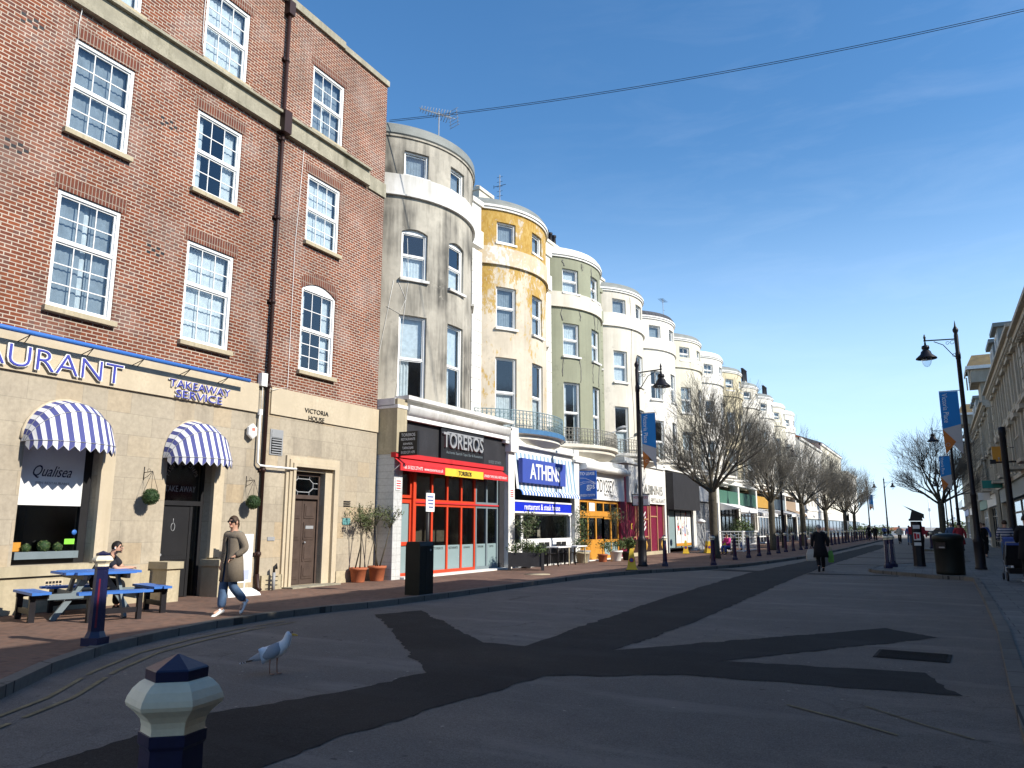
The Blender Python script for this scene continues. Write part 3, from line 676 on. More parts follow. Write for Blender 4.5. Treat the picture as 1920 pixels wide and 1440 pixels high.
# blue sign light rail
lr = thing('sign_light', 'long blue tubular light rail over the restaurant lettering', 'sign light', BW(7.8), BR)
q = MB(); q.tube([(.36, B_(2.6), 5.0), (.36, B_(12.7), 5.0)], .045, 10); q.build('tube', M_['blue'], lr)
for y in (4.4, 5.9, 7.55, 8.75, 9.85, 11.0, 12.05):
    q = MB(); q.tube([(.36, B_(y), 4.96), (.085, B_(y)-.05, 4.86)], .009, 5); q.tube([(.36, B_(y), 4.96), (.085, B_(y)+.07, 4.86)], .009, 5); q.build('bracket', M_['iron'], lr)
# dome awnings of blue and white stripes
M_['canvaswhite'] = mat('white canvas', (.74,.74,.74), .85, .05, 5, .05); M_['canvasblue'] = mat('blue canvas', (.075,.085,.25), .85, .12, 5, .05)
def dome_awning(label, yc, hw, z0, rise, proj):
    a = thing('awning', label, 'awning', BW(yc), BR, 'striped dome awnings on the stone front')
    q = MB(); n = 26; hoops = [0., .42, .80, PI/2]
    def P(al, be): return (.05+proj*math.sin(be)*(.18+.82*abs(math.sin(al))**.8), -hw*math.cos(al), z0+rise*math.cos(be)*abs(math.sin(al))**.9)
    for i in range(n):
        a0, a1 = PI*i/n, PI*(i+1)/n
        for h0, h1 in zip(hoops, hoops[1:]):
            q.poly([P(a0,h0), P(a1,h0), P(a1,h1), P(a0,h1)], i % 2)
        p, r = P(a0, PI/2), P(a1, PI/2); m = [(p[k]+r[k])/2 for k in range(3)]
        dz = (.075, .165) if i % 2 == 0 else (.165, .075); q.poly([p, r, (r[0],r[1],r[2]-dz[1]), (m[0]+.005,m[1],m[2]-.128), (p[0],p[1],p[2]-dz[0])], i % 2)
    q.build('canvas', [M_['canvaswhite'], M_['canvasblue']], a, recalc=False)
    q = MB()
    for h in hoops[1:]: q.tube([Vector(P(PI*i/26, h))+Vector((.006,0,.006)) for i in range(27)], .006, 4)
    q.tube([Vector(P(PI*i/26, PI/2))+Vector((.004,0,-.075-.09*(i%2))) for i in range(27)], .004, 4)
    q.build('piping', M_['grey'], a)
dome_awning('larger blue and white striped dome awning over the restaurant window', 8.58, .80, 3.10, .84, .78)
dome_awning('blue and white striped dome awning over the black takeaway door', 11.50, .76, 3.04, .86, .78)
dome_awning('blue and white striped dome awning at the far left of the stone front', 4.25, .90, 3.10, .84, .78)
# hanging box balls
for k, (y, z, lab) in enumerate(((10.33, 2.20, 'box ball hanging between the restaurant window and the takeaway door'), (13.10, 2.17, 'box ball hanging between the takeaway door and the brown drainpipe'))):
    t_ = thing('hanging_ball', lab, 'topiary ball', BW(y), BR, 'topiary balls hung on brackets')
    q = MB(); q.ball((.30, 0, z), .15, k=2); q.leaves((.30, 0, z), (.17,.17,.17), 1100, .018, 2, .85); q.build('foliage', [M_['leafd'], M_['leafa'], M_['leafd']], t_, recalc=False)
    q = MB(); q.tube([(.04,0,z+.62),(.04,0,z+.35)], .009, 5); q.tube([(.04,0,z+.50),(.30,0,z+.52)], .008, 5); q.tube([(.04,0,z+.38),(.16,0,z+.42),(.26,0,z+.5)], .006, 5)
    q.tube([(.18+.04*math.cos(a), 0, z+.54+.035*math.sin(a)) for a in [i*.7 for i in range(10)]], .005, 4)
    q.build('bracket', M_['iron'], t_)
    q = MB(); q.tube([(.30,0,z+.52),(.22,-.12,z+.1)], .004, 4); q.tube([(.30,0,z+.52),(.36,.12,z+.1)], .004, 4); q.tube([(.30,0,z+.52),(.30,0,z+.12)], .004, 4); q.build('chain', M_['iron'], t_)
al = thing('alarm_box', 'white hexagonal alarm box beside the takeaway awning', 'alarm box', BW(13.08), BR)
q = MB(); q.M = Matrix.Translation((.085,0,3.85)) @ Matrix.Rotation(PI/2, 4, 'Y'); q.lathe([(.13,0),(.15,.03),(.15,.09),(.12,.11)], 6, sx=1.25, sm=False); q.build('case', M_['white'], al)
q = MB(); q.box(.196, .20, -.05, .05, 3.86, 3.93); q.build('badge', mat('red badge', (.7,.2,.15), .6, .05), al)
# ------------------------------------------------------------------ bow fronted terrace, left side beyond the brick building
TX = -13.95                       # plane of the shop fronts and of the foremost line of the bows
UC = [21.57, 27.85, 34.2, 40.75, 47.0, 53.5, 60.0, 66.9, 74.0, 81.8, 89.0, 95.6]
BR_ = 3.5
def stucco(name, col, streak, dirt, var=.14, lich=0., bmp=.15):
    m, t, b = nt(name); v = coords(t)
    n1 = noise(t, .9, 6, v, .6); n2 = noise(t, 6, 4, v)
    c = mixc(t, ramp(t, n1, .3, .7), sc3(col, 1-var), sc3(col, 1+var*.6)); c = mixc(t, ramp(t, n2, .45, .75), c, sc3(col, 1-var*.7))
    if streak:
        vs = coords(t, (1.5, 1.5, .13)); ns = noise(t, 1.5, 6, vs, .68); nb = noise(t, .5, 4, v)
        a = N(t, 'ShaderNodeMath'); a.operation = 'ADD'; L(t, ns, a.inputs[0]); L(t, nb, a.inputs[1])
        f = N(t, 'ShaderNodeMath'); f.operation = 'MULTIPLY'; L(t, ramp(t, a.outputs[0], .92, 1.24), f.inputs[0]); f.inputs[1].default_value = streak
        c = mixc(t, f.outputs[0], c, dirt)
    if lich:
        nl = noise(t, .55, 5, coords(t, (1, 1, .55), off=(2.2, .4, 1.9)), .62); nf = noise(t, 7, 6, coords(t, (1, 1, .5)), .75)
        sz = N(t, 'ShaderNodeSeparateXYZ'); cc = N(t, 'ShaderNodeTexCoord'); L(t, cc.outputs['Object'], sz.inputs[0])
        hgt = ramp(t, sz.outputs[2], 8.0, 12.6)
        a = N(t, 'ShaderNodeMath'); a.operation = 'MULTIPLY_ADD'; L(t, nf, a.inputs[0]); a.inputs[1].default_value = .85; L(t, nl, a.inputs[2])
        a2 = N(t, 'ShaderNodeMath'); a2.operation = 'MULTIPLY_ADD'; L(t, hgt, a2.inputs[0]); a2.inputs[1].default_value = .23; L(t, a.outputs[0], a2.inputs[2])
        f = N(t, 'ShaderNodeMath'); f.operation = 'MULTIPLY'; L(t, ramp(t, a2.outputs[0], 1.03, 1.12), f.inputs[0]); f.inputs[1].default_value = lich
        c = mixc(t, f.outputs[0], c, mixc(t, ramp(t, nf, .4, .65), (.36,.20,.02), (.50,.34,.10)))
    wc_ = noise(t, 1.1, 6, coords(t, off=(7,1,4)), .7); c = mixc(t, ramp(t, wc_, .60, .66), c, sc3(col, .78))     # patched render
    L(t, c, b.inputs['Base Color']); b.inputs['Roughness'].default_value = .88; b.inputs['Specular IOR Level'].default_value = .2
    bump(t, b, noise(t, 35, 4, v), bmp); return m
M_['st1'] = stucco('grey weathered stucco', (.43,.40,.335), .95, (.06,.058,.052), .2)
M_['st1w'] = stucco('flaking white stucco', (.70,.69,.66), .6, (.32,.30,.24))
M_['st2'] = stucco('cream stucco with orange lichen', (.62,.55,.44), .5, (.33,.28,.2), lich=.95)
M_['st2w'] = stucco('white stucco with lichen', (.74,.72,.67), .3, (.4,.36,.25), lich=.55)
M_['st3'] = stucco('sage green stucco', (.29,.30,.215), .3, (.15,.15,.11), .08)
M_['st4'] = stucco('off white stucco', (.66,.62,.53), .4, (.33,.30,.23), .07)
M_['st5'] = stucco('white stucco', (.76,.73,.66), .3, (.4,.37,.30), .05)
M_['st6'] = stucco('cream stucco', (.70,.66,.54), .35, (.36,.33,.25), .06)
M_['st9'] = stucco('pale yellow stucco', (.62,.55,.38), .4, (.3,.27,.18), .06)
M_['crack'] = mat('crack filler', (.16,.155,.15), .9, .2, 5, .05)
M_['railing'] = mat('pale blue iron', (.17,.25,.28), .5, .2, 6, .05)
M_['railingcream'] = mat('grey iron', (.22,.215,.19), .6, .25, 6, .05)

def bow(th, r=BR_): return (-BR_+r*math.cos(th), r*math.sin(th))
def bow_ring(mb, z0, z1, r0, r1=None, A=R(56), n=28, k=None, ends=True):
    r1 = r1 or r0
    lo = [(*bow(-A+2*A*i/n, r0), z0) for i in range(n+1)]; hi = [(*bow(-A+2*A*i/n, r1), z1) for i in range(n+1)]
    mb.loft([lo, hi], False, False, k, True)
def bow_band(mb, z0, z1, d, A=R(56), n=28, k=None):
    """a projecting ring: soffit, face and top"""
    bow_ring(mb, z0, z0, BR_-.02, BR_+d, A, n, k); bow_ring(mb, z0, z1, BR_+d, None, A, n, k); bow_ring(mb, z1, z1, BR_+d, BR_-.3, A, n, k)
def bow_wall(mb, z0, z1, holes, A=R(56), depth=.22, kin=1):
    """holes (th_mid, halfwidth_metres, z0, z1, arch)"""
    H = [(t0-w/BR_, t0+w/BR_, a, b, ar) for t0, w, a, b, ar in holes]
    ts = sorted({-A+2*A*i/30 for i in range(31)} | {h[0] for h in H} | {h[1] for h in H}); zs = sorted({z0, z1, *[h[2] for h in H], *[h[3] for h in H]})
    for a, b in zip(ts, ts[1:]):
        for c, d in zip(zs, zs[1:]):
            if any(h[0]-1e-6 <= a and b <= h[1]+1e-6 and h[2]-1e-6 <= c and d <= h[3]+1e-6 for h in H): continue
            p, q = bow(a), bow(b); mb.poly([(*p,c),(*q,c),(*q,d),(*p,d)])
    for a, b, c, d, ar in H:
        ri = BR_-depth; tt = [t_ for t_ in ts if a-1e-6 <= t_ <= b+1e-6]
        for th in (a, b):
            p, q = bow(th), bow(th, ri); mb.poly([(*p,c),(*q,c),(*q,d),(*p,d)])
        for e, g in zip(tt, tt[1:]):
            for z in (c, d): mb.poly([(*bow(e),z),(*bow(g),z),(*bow(g,ri),z),(*bow(e,ri),z)])
            if ar:
                m = (a+b)/2; hw = (b-a)/2; f = lambda th: d-ar*((th-m)/hw)**2
                for th0, th1 in [(e+(g-e)*i/4, e+(g-e)*(i+1)/4) for i in range(4)]:
                    mb.poly([(*bow(th0),f(th0)),(*bow(th1),f(th1)),(*bow(th1),d),(*bow(th0),d)]); mb.poly([(*bow(th0),f(th0)),(*bow(th1),f(th1)),(*bow(th1,ri),f(th1)),(*bow(th0,ri),f(th0))])
        p0, p1 = Vector(bow(a, ri)), Vector(bow(b, ri)); dd = (p1-p0).normalized(); nn = Vector((-dd.y, dd.x)); 
        m = (a+b)/2; inn = Vector((-math.cos(m), -math.sin(m)))*.7
        f0, f1 = p0+inn-dd*.15, p1+inn+dd*.15
        P = [(p0.x,p0.y,c),(p1.x,p1.y,c),(p1.x,p1.y,d),(p0.x,p0.y,d)]; F = [(f0.x,f0.y,c),(f1.x,f1.y,c),(f1.x,f1.y,d),(f0.x,f0.y,d)]
        for i in range(4): j = (i+1) % 4; mb.poly([P[i],P[j],F[j],F[i]], kin)
        mb.poly(F, kin)
STY = {'sash': (1,1,1), 'four': (2,1,1), 'single': (1,0,1)}
def bow_house(i, label, wall, band, lv, styles, rim=14.6, cap='lead', strip=None, wid=(.94,.94,.94), bandz=(12.5,13.2), seed=0, curt=None, archlv=(), angs=(R(-31), 0., R(33)), sill='whitedirty'):
    yc = UC[i]; y0 = (UC[i-1]+yc)/2-yc if i else 18.12-yc; y1 = (UC[i+1]+yc)/2-yc if i < len(UC)-1 else 3.3
    t_ = thing('bow_house', label, 'house', (TX, yc, 0), 0, 'bow fronted terrace houses')
    holes = []
    for k, (a, b) in enumerate(lv):
        for th in angs: holes.append((th, wid[k]/2, a, b, .12 if k in archlv else 0))
    b = MB(); bow_wall(b, 4.6, rim-.02, holes)
    b.build('wall', [M_[wall], M_['interior']], t_, recalc=False)
    # flat strips beside the bow and the body of the house behind
    A = R(56); e = bow(A)
    b = MB()
    for ya, yb in ((y0, -e[1]), (e[1], y1)):
        b.poly([(e[0],ya,.1),(e[0],yb,.1),(e[0],yb,rim-.2),(e[0],ya,rim-.2)])
    b.poly([(e[0],y0,rim-.2),(e[0],y1,rim-.2),(-10,y1,rim-.2),(-10,y0,rim-.2)]); b.poly([(-10,y0,.1),(-10,y1,.1),(-10,y1,rim-.2),(-10,y0,rim-.2)])
    for y in (y0+.002, y1-.002): b.poly([(e[0],y,.1),(-10,y,.1),(-10,y,rim-.2),(e[0],y,rim-.2)])
    b.build('side_wall', M_[strip or wall], t_, recalc=False)
    # quoined strip on the party line
    b = MB()
    for j in range(18):
        z = 5.3+j*.47
        if z+.45 < rim-2.15: b.box(e[0]-.02, e[0]+.50, y1-.42, y1+.30, z, z+.45)
    b.box(e[0]-.02, e[0]+.46, y1-.40, y1+.27, 13.2, rim-.35); b.box(e[0]-.1, e[0]+.54, y1-.46, y1+.35, rim-.35, rim-.15); b.box(e[0]-.02, e[0]+.54, y1-.44, y1+.33, 12.5, 13.2)
    b.build('party_pier', M_['whitedirty' if i != 2 else 'st3'], t_)
    b = MB(); bow_band(b, bandz[0], bandz[1], .07); bow_band(b, bandz[0]-.05, bandz[0], .11); b.build('storey_band', M_[band], t_)
    b = MB()
    if i == 0: bow_band(b, rim-.06, rim+.0, .05)
    else: bow_band(b, rim-.16, rim-.06, .07); bow_band(b, rim-.06, rim+.03, .12)
    b.build('cornice', M_['whitedirty' if cap != 'lead' or i else 'st1'], t_)
    b = MB()
    rr = [(.10, .03), (.07, .16), (-.06, .34), (-.35, .44)]
    if i == 0: rr = [(.04, .0), (.09, .05), (.07, .36), (-.02, .43), (-.35, .46)]
    for (d0, h0), (d1, h1) in zip(rr, rr[1:]): bow_ring(b, rim+h0, rim+h1, BR_+d0, BR_+d1)
    top = [(*bow(-A+2*A*j/28, BR_-.35), rim+.44) for j in range(29)]; b.poly(top+[(-4.5, e[1], rim+.44), (-4.5, -e[1], rim+.44)])
    b.poly([(-4.5,-e[1],rim-.2),(-4.5,e[1],rim-.2),(-4.5,e[1],rim+.44),(-4.5,-e[1],rim+.44)])
    b.build('roof', M_[{'lead':'lead','tile':'slate','white':'whitedirty'}.get(cap, 'lead')], t_, recalc=False)
    rnd = random.Random(i*7+seed)
    for k, (a, bb) in enumerate(lv):
        for n_, th in enumerate(angs):
            cu = (curt[k] if curt else rnd.choice(['grey','pair','net','half','blind']))
            c_, ru, rd = STY[styles[k]]
            p = bow(th, BR_-.13)
            o = window(t_, p[1], a, wid[k]-.02, bb-a, c_, ru, rd, x=p[0], rz=th, sill=None, curtain=cu, seed=k*3+n_, fr=.06, arch=.10 if k in archlv else 0., split=0. if styles[k] == 'single' else .5)
            s = MB(); s.box(-.02, .15 if styles[k] == 'single' else .21, -wid[k]/2-.05, wid[k]/2+.05, -.09, -.002); s.build('sill', M_[sill], o)
    return t_, y0, y1
LV = [(5.65, 8.3), (9.55, 11.3), (13.22, 14.12)]
H = []
H.append(bow_house(0, 'bow fronted house with grey stained stucco next to the brick building', 'st1', 'st1w', [(5.5,8.38),(9.62,11.36),(13.24,14.12)], ('sash','sash','single'), 14.62, 'lead', curt=['blind','half','grey'], archlv=(1,), wid=(.98,.94,.90), strip='st1', sill='st1w'))
H.append(bow_house(1, 'bow fronted house with orange lichen on cream stucco', 'st2', 'st2w', [(5.4,8.2),(9.4,11.1),(12.98,13.86)], ('sash','sash','single'), 14.5, 'lead', curt=['half','grey','grey'], bandz=(12.05,12.75), wid=(.98,.94,.9)))
H.append(bow_house(2, 'sage green bow fronted house with dark crack repairs', 'st3', 'st4', [(5.4,8.25),(9.5,11.1),(12.6,13.8)], ('sash','sash','sash'), 14.5, 'white', curt=['pair','net','net'], bandz=(11.9,12.6), strip='st3'))
H.append(bow_house(3, 'off white bow fronted house behind the near left street lamp', 'st4', 'st5', [(5.4,8.0),(9.35,11.1),(13.2,14.05)], ('sash','sash','single'), 14.6, 'lead', curt=['half','net','grey']))
H.append(bow_house(4, 'bright white bow fronted house with a tv aerial and four pane sashes', 'st5', 'st5', [(5.4,8.0),(9.3,11.1),(13.1,14.0)], ('sash','four','single'), 14.55, 'tile', curt=['half','pair','grey']))
H.append(bow_house(5, 'cream bow fronted house behind the crown of the nearest tree', 'st6', 'st6', [(5.4,8.0),(9.3,11.1),(13.0,13.95)], ('four','four','four'), 14.55, 'lead'))
H.append(bow_house(6, 'white bow fronted house with a plain white parapet', 'st5', 'st5', [(5.4,8.0),(9.3,11.1),(13.0,13.95)], ('sash','sash','four'), 14.6, 'white'))
H.append(bow_house(7, 'pale yellow bow fronted house', 'st9', 'st9', [(5.4,8.0),(9.3,11.1),(13.0,13.95)], ('sash','sash','sash'), 14.65, 'lead'))
H.append(bow_house(8, 'off white bow fronted house just before the two stacks of tall dark chimney pots', 'st4', 'st5', [(5.4,8.0),(9.3,11.1),(13.0,13.95)], ('sash','sash','sash'), 14.5, 'lead'))
H.append(bow_house(9, 'white bow fronted house with the nearer stack of tall dark chimney pots', 'st5', 'st5', [(5.4,8.0),(9.3,11.1),(13.0,13.95)], ('sash','sash','sash'), 14.6, 'lead'))
H.append(bow_house(10, 'bow fronted house with the farther stack of tall dark chimney pots', 'st6', 'st6', [(5.4,8.0),(9.3,11.1),(13.0,13.95)], ('sash','sash','sash'), 14.7, 'white'))
H.append(bow_house(11, 'last white bow fronted house before the orange tiled roof', 'st5', 'st5', [(5.4,8.0),(9.3,11.1),(13.0,13.95)], ('sash','sash','sash'), 14.7, 'white'))
# crack repairs on the sage house, meandering down from the window heads
b = MB(); rc = random.Random(4)
for th, z0, z1 in ((-.66,12.0,11.2),(-.40,12.1,11.3),(-.42,9.4,8.3),(-.68,9.4,8.5),(-.05,12.4,11.1),(.10,11.9,11.2),(-.10,9.4,8.4),(.10,9.4,8.3),(-.66,14.2,13.9),(-.36,14.2,13.85),(-.12,14.2,13.0)):
    P = []; x = th
    for j in range(9):
        x += rc.uniform(-.014, .014); P.append((*bow(x, BR_+.004), z0+(z1-z0)*j/8))
    b.tube(P, [.014+.018*rc.random() for _ in P], 4)
b.build('crack_repair', M_['crack'], H[2][0])
# rainwater pipes and loose cables on the fronts
for i in range(12):
    h, a_, c_ = H[i]; e = bow(R(56)); b = MB(); yy_ = c_-.62; b.tube([(e[0]+.06,yy_,5.3),(e[0]+.06,yy_,14.2)], .045, 6)
    for z in (6.5, 8.5, 10.5, 12.9): b.tube([(e[0]+.06,yy_,z),(e[0]+.06,yy_,z+.1)], .06, 6)
    b.build('downpipe', M_['whitedirty' if i % 3 else 'grey'], h)
for pts in ([(-.62,11.0),(-.60,9.6),(-.64,8.2),(-.66,6.6),(-.70,5.5)], [(-.74,9.5),(-.80,8.2),(-.86,6.9),(-.95,5.6)], [(-.70,9.5),(-.62,8.9),(-.68,8.4),(-.80,8.6)]):
    b = MB(); b.tube([(*bow(th, BR_+.012), z) for th, z in pts], .007, 4); b.build('loose_cable', M_['whitedirty'], H[0][0])
b = MB(); b.tube([(*bow(-.3+.02*math.sin(k), BR_+.01), 14.3-k*.9) for k in range(10)], .008, 4); b.build('loose_cable', M_['iron'], H[3][0])
# chimneys (parts of their houses), tall pots
def chimney(h, y, z, n, x=-5.5, pots=.9, wd=.55, m='st4', pm='iron'):
    b = MB(); L_ = n*.42+.25; b.box(x-wd/2, x+wd/2, y-L_/2, y+L_/2, 14.2, z); b.box(x-wd/2-.06, x+wd/2+.06, y-L_/2-.06, y+L_/2+.06, z, z+.14)
    c = b.build('chimney', M_[m], h)
    for i in range(n):
        p = MB(); yy = y-L_/2+.33+i*.42; p.lathe([(.15,0),(.13,.1),(.11,pots-.12),(.14,pots-.08),(.14,pots),(.09,pots)], 10, (x, yy, z+.14)); p.build('chimney_pot', M_[pm], c)
chimney(H[1][0], 26.25-UC[1], 15.45, 2, -1.9, .18, m='st4', pm='stonepale'); chimney(H[2][0], 32.0-UC[2], 15.0, 4, -1.5, .62, m='st4', wd=.5); chimney(H[3][0], 38.2-UC[3], 15.05, 1, -1.5, .2)
chimney(H[3][0], 43.3-UC[3], 15.2, 1, -1.6, .45); chimney(H[9][0], 81.0-UC[9], 16.25, 5, -2.5, 1.45); chimney(H[10][0], 92.0-UC[10], 16.3, 5, -2.5, 1.35); chimney(H[6][0], 2.6, 15.0, 3, -4, .5)
# tv aerials on the roofs
def aerial(label, x, y, z, h, kind=0):
    t_ = thing('tv_aerial', label, 'aerial', (x, y, z), 0, 'tv aerials on the terrace roofs')
    b = MB(); b.tube([(0,0,-.6),(0,0,h)], .022, 6); b.build('mast', M_['grey'], t_)
    b = MB()
    if kind == 0:
        a = Vector((.3, 1, .16)).normalized(); p = Vector((0, 0, h-.1)); c = Vector((1,-.3,0)).normalized(); u = a.cross(c)
        b.tube([p-a*.9, p+a*.8], .014, 5)
        for i in range(11):
            q = p-a*(.85-.13*i); e = .10+.012*i
            for s1, s2 in ((1,1),(1,-1)): b.tube([q-(c*s1+u*s2)*e*.8, q+(c*s1+u*s2)*e*.8], .011, 4)
        for k in range(6):
            q = p+a*.72+u*(.32*(k/2.5-1)); b.tube([q-c*.28, q+c*.28], .009, 4)
        for k in (-1, 1): b.tube([p+a*.72-u*.32+c*.2*k, p+a*.72+u*.32+c*.2*k], .009, 4)
    elif kind == 1:
        b.tube([(0,-.5,h-.1),(0,.5,h-.05)], .012, 5)
        for i in range(8): b.tube([(-.2,-.5+.14*i,h-.1),(.2,-.5+.14*i,h-.1)], .008, 4)
        b.tube([(0,.1,h*.6),(0,.35,h*.62)], .01, 4)
    else:
        for k in range(5): b.tube([(-.14,0,h-.1-.22*k),(.14,0,h-.1-.22*k)], .009, 4)
        b.tube([(-.3,0,h-.5),(.3,0,h-.5)], .012, 4); b.tube([(-.3,0,h-.58),(-.3,0,h-.42)], .01, 4)
    b.build('antenna', M_['grey' if kind == 0 else 'iron'], t_)
aerial('large silver comb aerial on the grey stained bow house', TX-1.0, 21.75, 15.05, 1.75, 0)
aerial('thin dark aerial on the lichen covered bow house', TX-1.6, 27.4, 14.9, 1.9, 2)
aerial('thin aerial with horizontal rods on the bright white bow house', TX-1.2, 49.3, 15.0, 1.9, 1)
aerial('crooked thin aerial on a far terrace roof', TX-2.4, 70.5, 15.0, 1.6, 1)
# ------------------------------------------------------------------ shop fronts and balconies of the terrace (parts of their houses)
def Y0(i): return UC[i]
def shopbox(i, ytop=5.2, fascia_z=(3.7,4.9), col='white', y0=None, y1=None):
    """masonry of the ground floor storey: flat roof over the shop, side piers"""
    h, a, b_ = H[i]; a = a if y0 is None else y0; b_ = b_ if y1 is None else y1
    b = MB(); b.box(-1.9, .10, a, b_, ytop-.22, ytop); b.box(-1.9, .22, a, b_, ytop-.30, ytop-.20)
    b.build('shop_roof', M_[col], h)
    return h, a, b_
def pier(h, y0, y1, z0, z1, m, x0=-.5, x1=.08):
    b = MB(); b.box(x0, x1, y0, y1, z0, z1); return b.build('pier', M_[m], h)
def slab(h, name, x0, x1, y0, y1, z0, z1, m):
    b = MB(); b.box(x0, x1, y0, y1, z0, z1); return b.build(name, M_[m], h)
def glazing(h, name, ys, z0, z1, x, m, fr=.07, rails=(), glass='darkglass', d=.06):
    """a framed screen with posts at ys and horizontal rails; glass behind"""
    b = MB()
    for y in ys: b.box(x-d, x+d*.4, y-fr/2, y+fr/2, z0, z1)
    for z in (z0, z1-fr)+tuple(rails):
        for a, c in zip(ys, ys[1:]): b.box(x-d+.003, x+d*.4-.004, a+fr/2, c-fr/2, z, z+fr)
    o = b.build(name, M_[m], h)
    g = MB(); g.poly([(x-.02,ys[0],z0),(x-.02,ys[-1],z0),(x-.02,ys[-1],z1),(x-.02,ys[0],z1)]); g.build('pane', M_[glass], o, recalc=False)
    return o
def dark_room(h, y0, y1, z0, z1, x0=-.3, x1=-3.5, m='interior'):
    b = MB()
    b.poly([(x1,y0,z0),(x1,y1,z0),(x1,y1,z1),(x1,y0,z1)])
    b.poly([(x0,y0,z0),(x1,y0,z0),(x1,y0,z1),(x0,y0,z1)]); b.poly([(x0,y1,z0),(x1,y1,z0),(x1,y1,z1),(x0,y1,z1)]); b.poly([(x0,y0,z1),(x1,y0,z1),(x1,y1,z1),(x0,y1,z1)]); b.poly([(x0,y0,z0),(x1,y0,z0),(x1,y1,z0),(x0,y1,z0)])
    b.build('shop_interior', M_[m], h, recalc=False)
def sgn(name, label, cat, y, z=0., x=TX, rz=0., group=None): return thing(name, label, cat, (x, y, z), rz, group)
def balcony(i, rail='railing', deck='st5', ring=None, zt=5.30, ext=.72, A=R(54), under='whitedirty'):
    h = H[i][0]; r = BR_+ext; dz = .0
    def arc(rr, n=30): return [bow(-A+2*A*j/n, rr) for j in range(n+1)]
    c0 = -BR_; 
    b = MB()
    out, inn = arc(r), arc(BR_-.05)
    for (p, q), (s, u) in zip(zip(out, out[1:]), zip(inn, inn[1:])):
        b.poly([(*p,zt),(*q,zt),(*u,zt),(*s,zt)]); b.poly([(*p,zt-.14),(*q,zt-.14),(*q,zt),(*p,zt)])
        i0, i1 = [(-BR_+(v[0]+BR_)*.965, v[1]*.965) for v in (p, q)]; k0, k1 = [(-BR_+(v[0]+BR_)*.86, v[1]*.86) for v in (p, q)]
        b.poly([(*p,zt-.14),(*q,zt-.14),(*i1,zt-.20),(*i0,zt-.20)]); b.poly([(*i0,zt-.20),(*i1,zt-.20),(*i1,zt-.34),(*i0,zt-.34)]); b.poly([(*i0,zt-.34),(*i1,zt-.34),(*k1,zt-.62),(*k0,zt-.62)]); b.poly([(*k0,zt-.62),(*k1,zt-.62),(*u,zt-.62),(*s,zt-.62)])
    o = b.build('balcony', M_[deck], h, recalc=False)
    if ring:
        b = MB()
        for p, q in zip(out, out[1:]):
            p2, q2 = [(-BR_+(v[0]+BR_)*1.008, v[1]*1.008) for v in (p, q)]
            b.poly([(*p2,zt-.16),(*q2,zt-.16),(*q2,zt+.02),(*p2,zt+.02)]); b.poly([(*p2,zt+.02),(*q2,zt+.02),(*q,zt+.02),(*p,zt+.02)])
        b.build('balcony_edge', M_[ring], o, recalc=False)
    b = MB(); rr = r-.06; n = 46; P = [bow(-A+2*A*j/n, rr) for j in range(n+1)]
    for z, w in ((zt+.06,.014),(zt+.72,.02),(zt+.62,.010),(zt+.16,.010)): b.tube([(*p,z) for p in P], w, 4)
    for j, p in enumerate(P):
        b.tube([(*p,zt),(*p,zt+.72)], .015 if j % 3 else .022, 4)
        if j < n:
            q = P[j+1]; d = Vector((q[0]-p[0], q[1]-p[1], 0)); m = Vector(((p[0]+q[0])/2, (p[1]+q[1])/2, 0)); L2 = d.length*.46; d.normalize()
            for zc, rr_ in ((zt+.28, L2), (zt+.50, L2)):
                b.tube([m+d*(rr_*math.cos(a*PI/4))+Vector((0,0,zc+rr_*1.15*math.sin(a*PI/4))) for a in range(9)], .013, 3)
            b.tube([m+Vector((0,0,zt+.06)), m+Vector((0,0,zt+.16))], .01, 3)
    b.build('balcony_railing', M_[rail], o)

# --- 0: the red fronted tapas bar
h, a, b_ = shopbox(0, 5.38, col='st1w'); o0 = UC[0]; yy = lambda y: y-o0
pier(h, yy(18.16), yy(18.58), .1, 3.72, 'tileglazed', -.55, .12); pier(h, yy(18.13), yy(18.62), 3.72, 5.36, 'stone', -.6, .20)
slab(h, 'cornice', -.2, .34, yy(18.5), yy(25.1), 5.38, 5.50, 'st1w'); slab(h, 'cornice', -.2, .20, yy(18.62), yy(25.0), 4.78, 4.90, 'white')
b = MB(); b.loft([[(x, y, z) for x, z in ((.0,4.9),(.20,4.92),(.27,5.02),(.30,5.14),(.30,5.22),(0,5.22))] for y in (yy(18.63), yy(25.05))], True, True); b.build('gutter', M_['st1w'], h)
slab(h, 'fascia', -.25, .05, yy(18.62), yy(25.0), 3.62, 4.78, 'blackboard')
pier(h, yy(25.02), yy(25.50), .1, 5.2, 'whitedirty', -.5, .16); slab(h, 'pier_cap', -.3, .30, yy(24.96), yy(25.56), 4.35, 5.28, 'whitedirty')
dark_room(h, yy(18.6), yy(25.0), .12, 3.6, -.3, -2.2, 'shopwall')
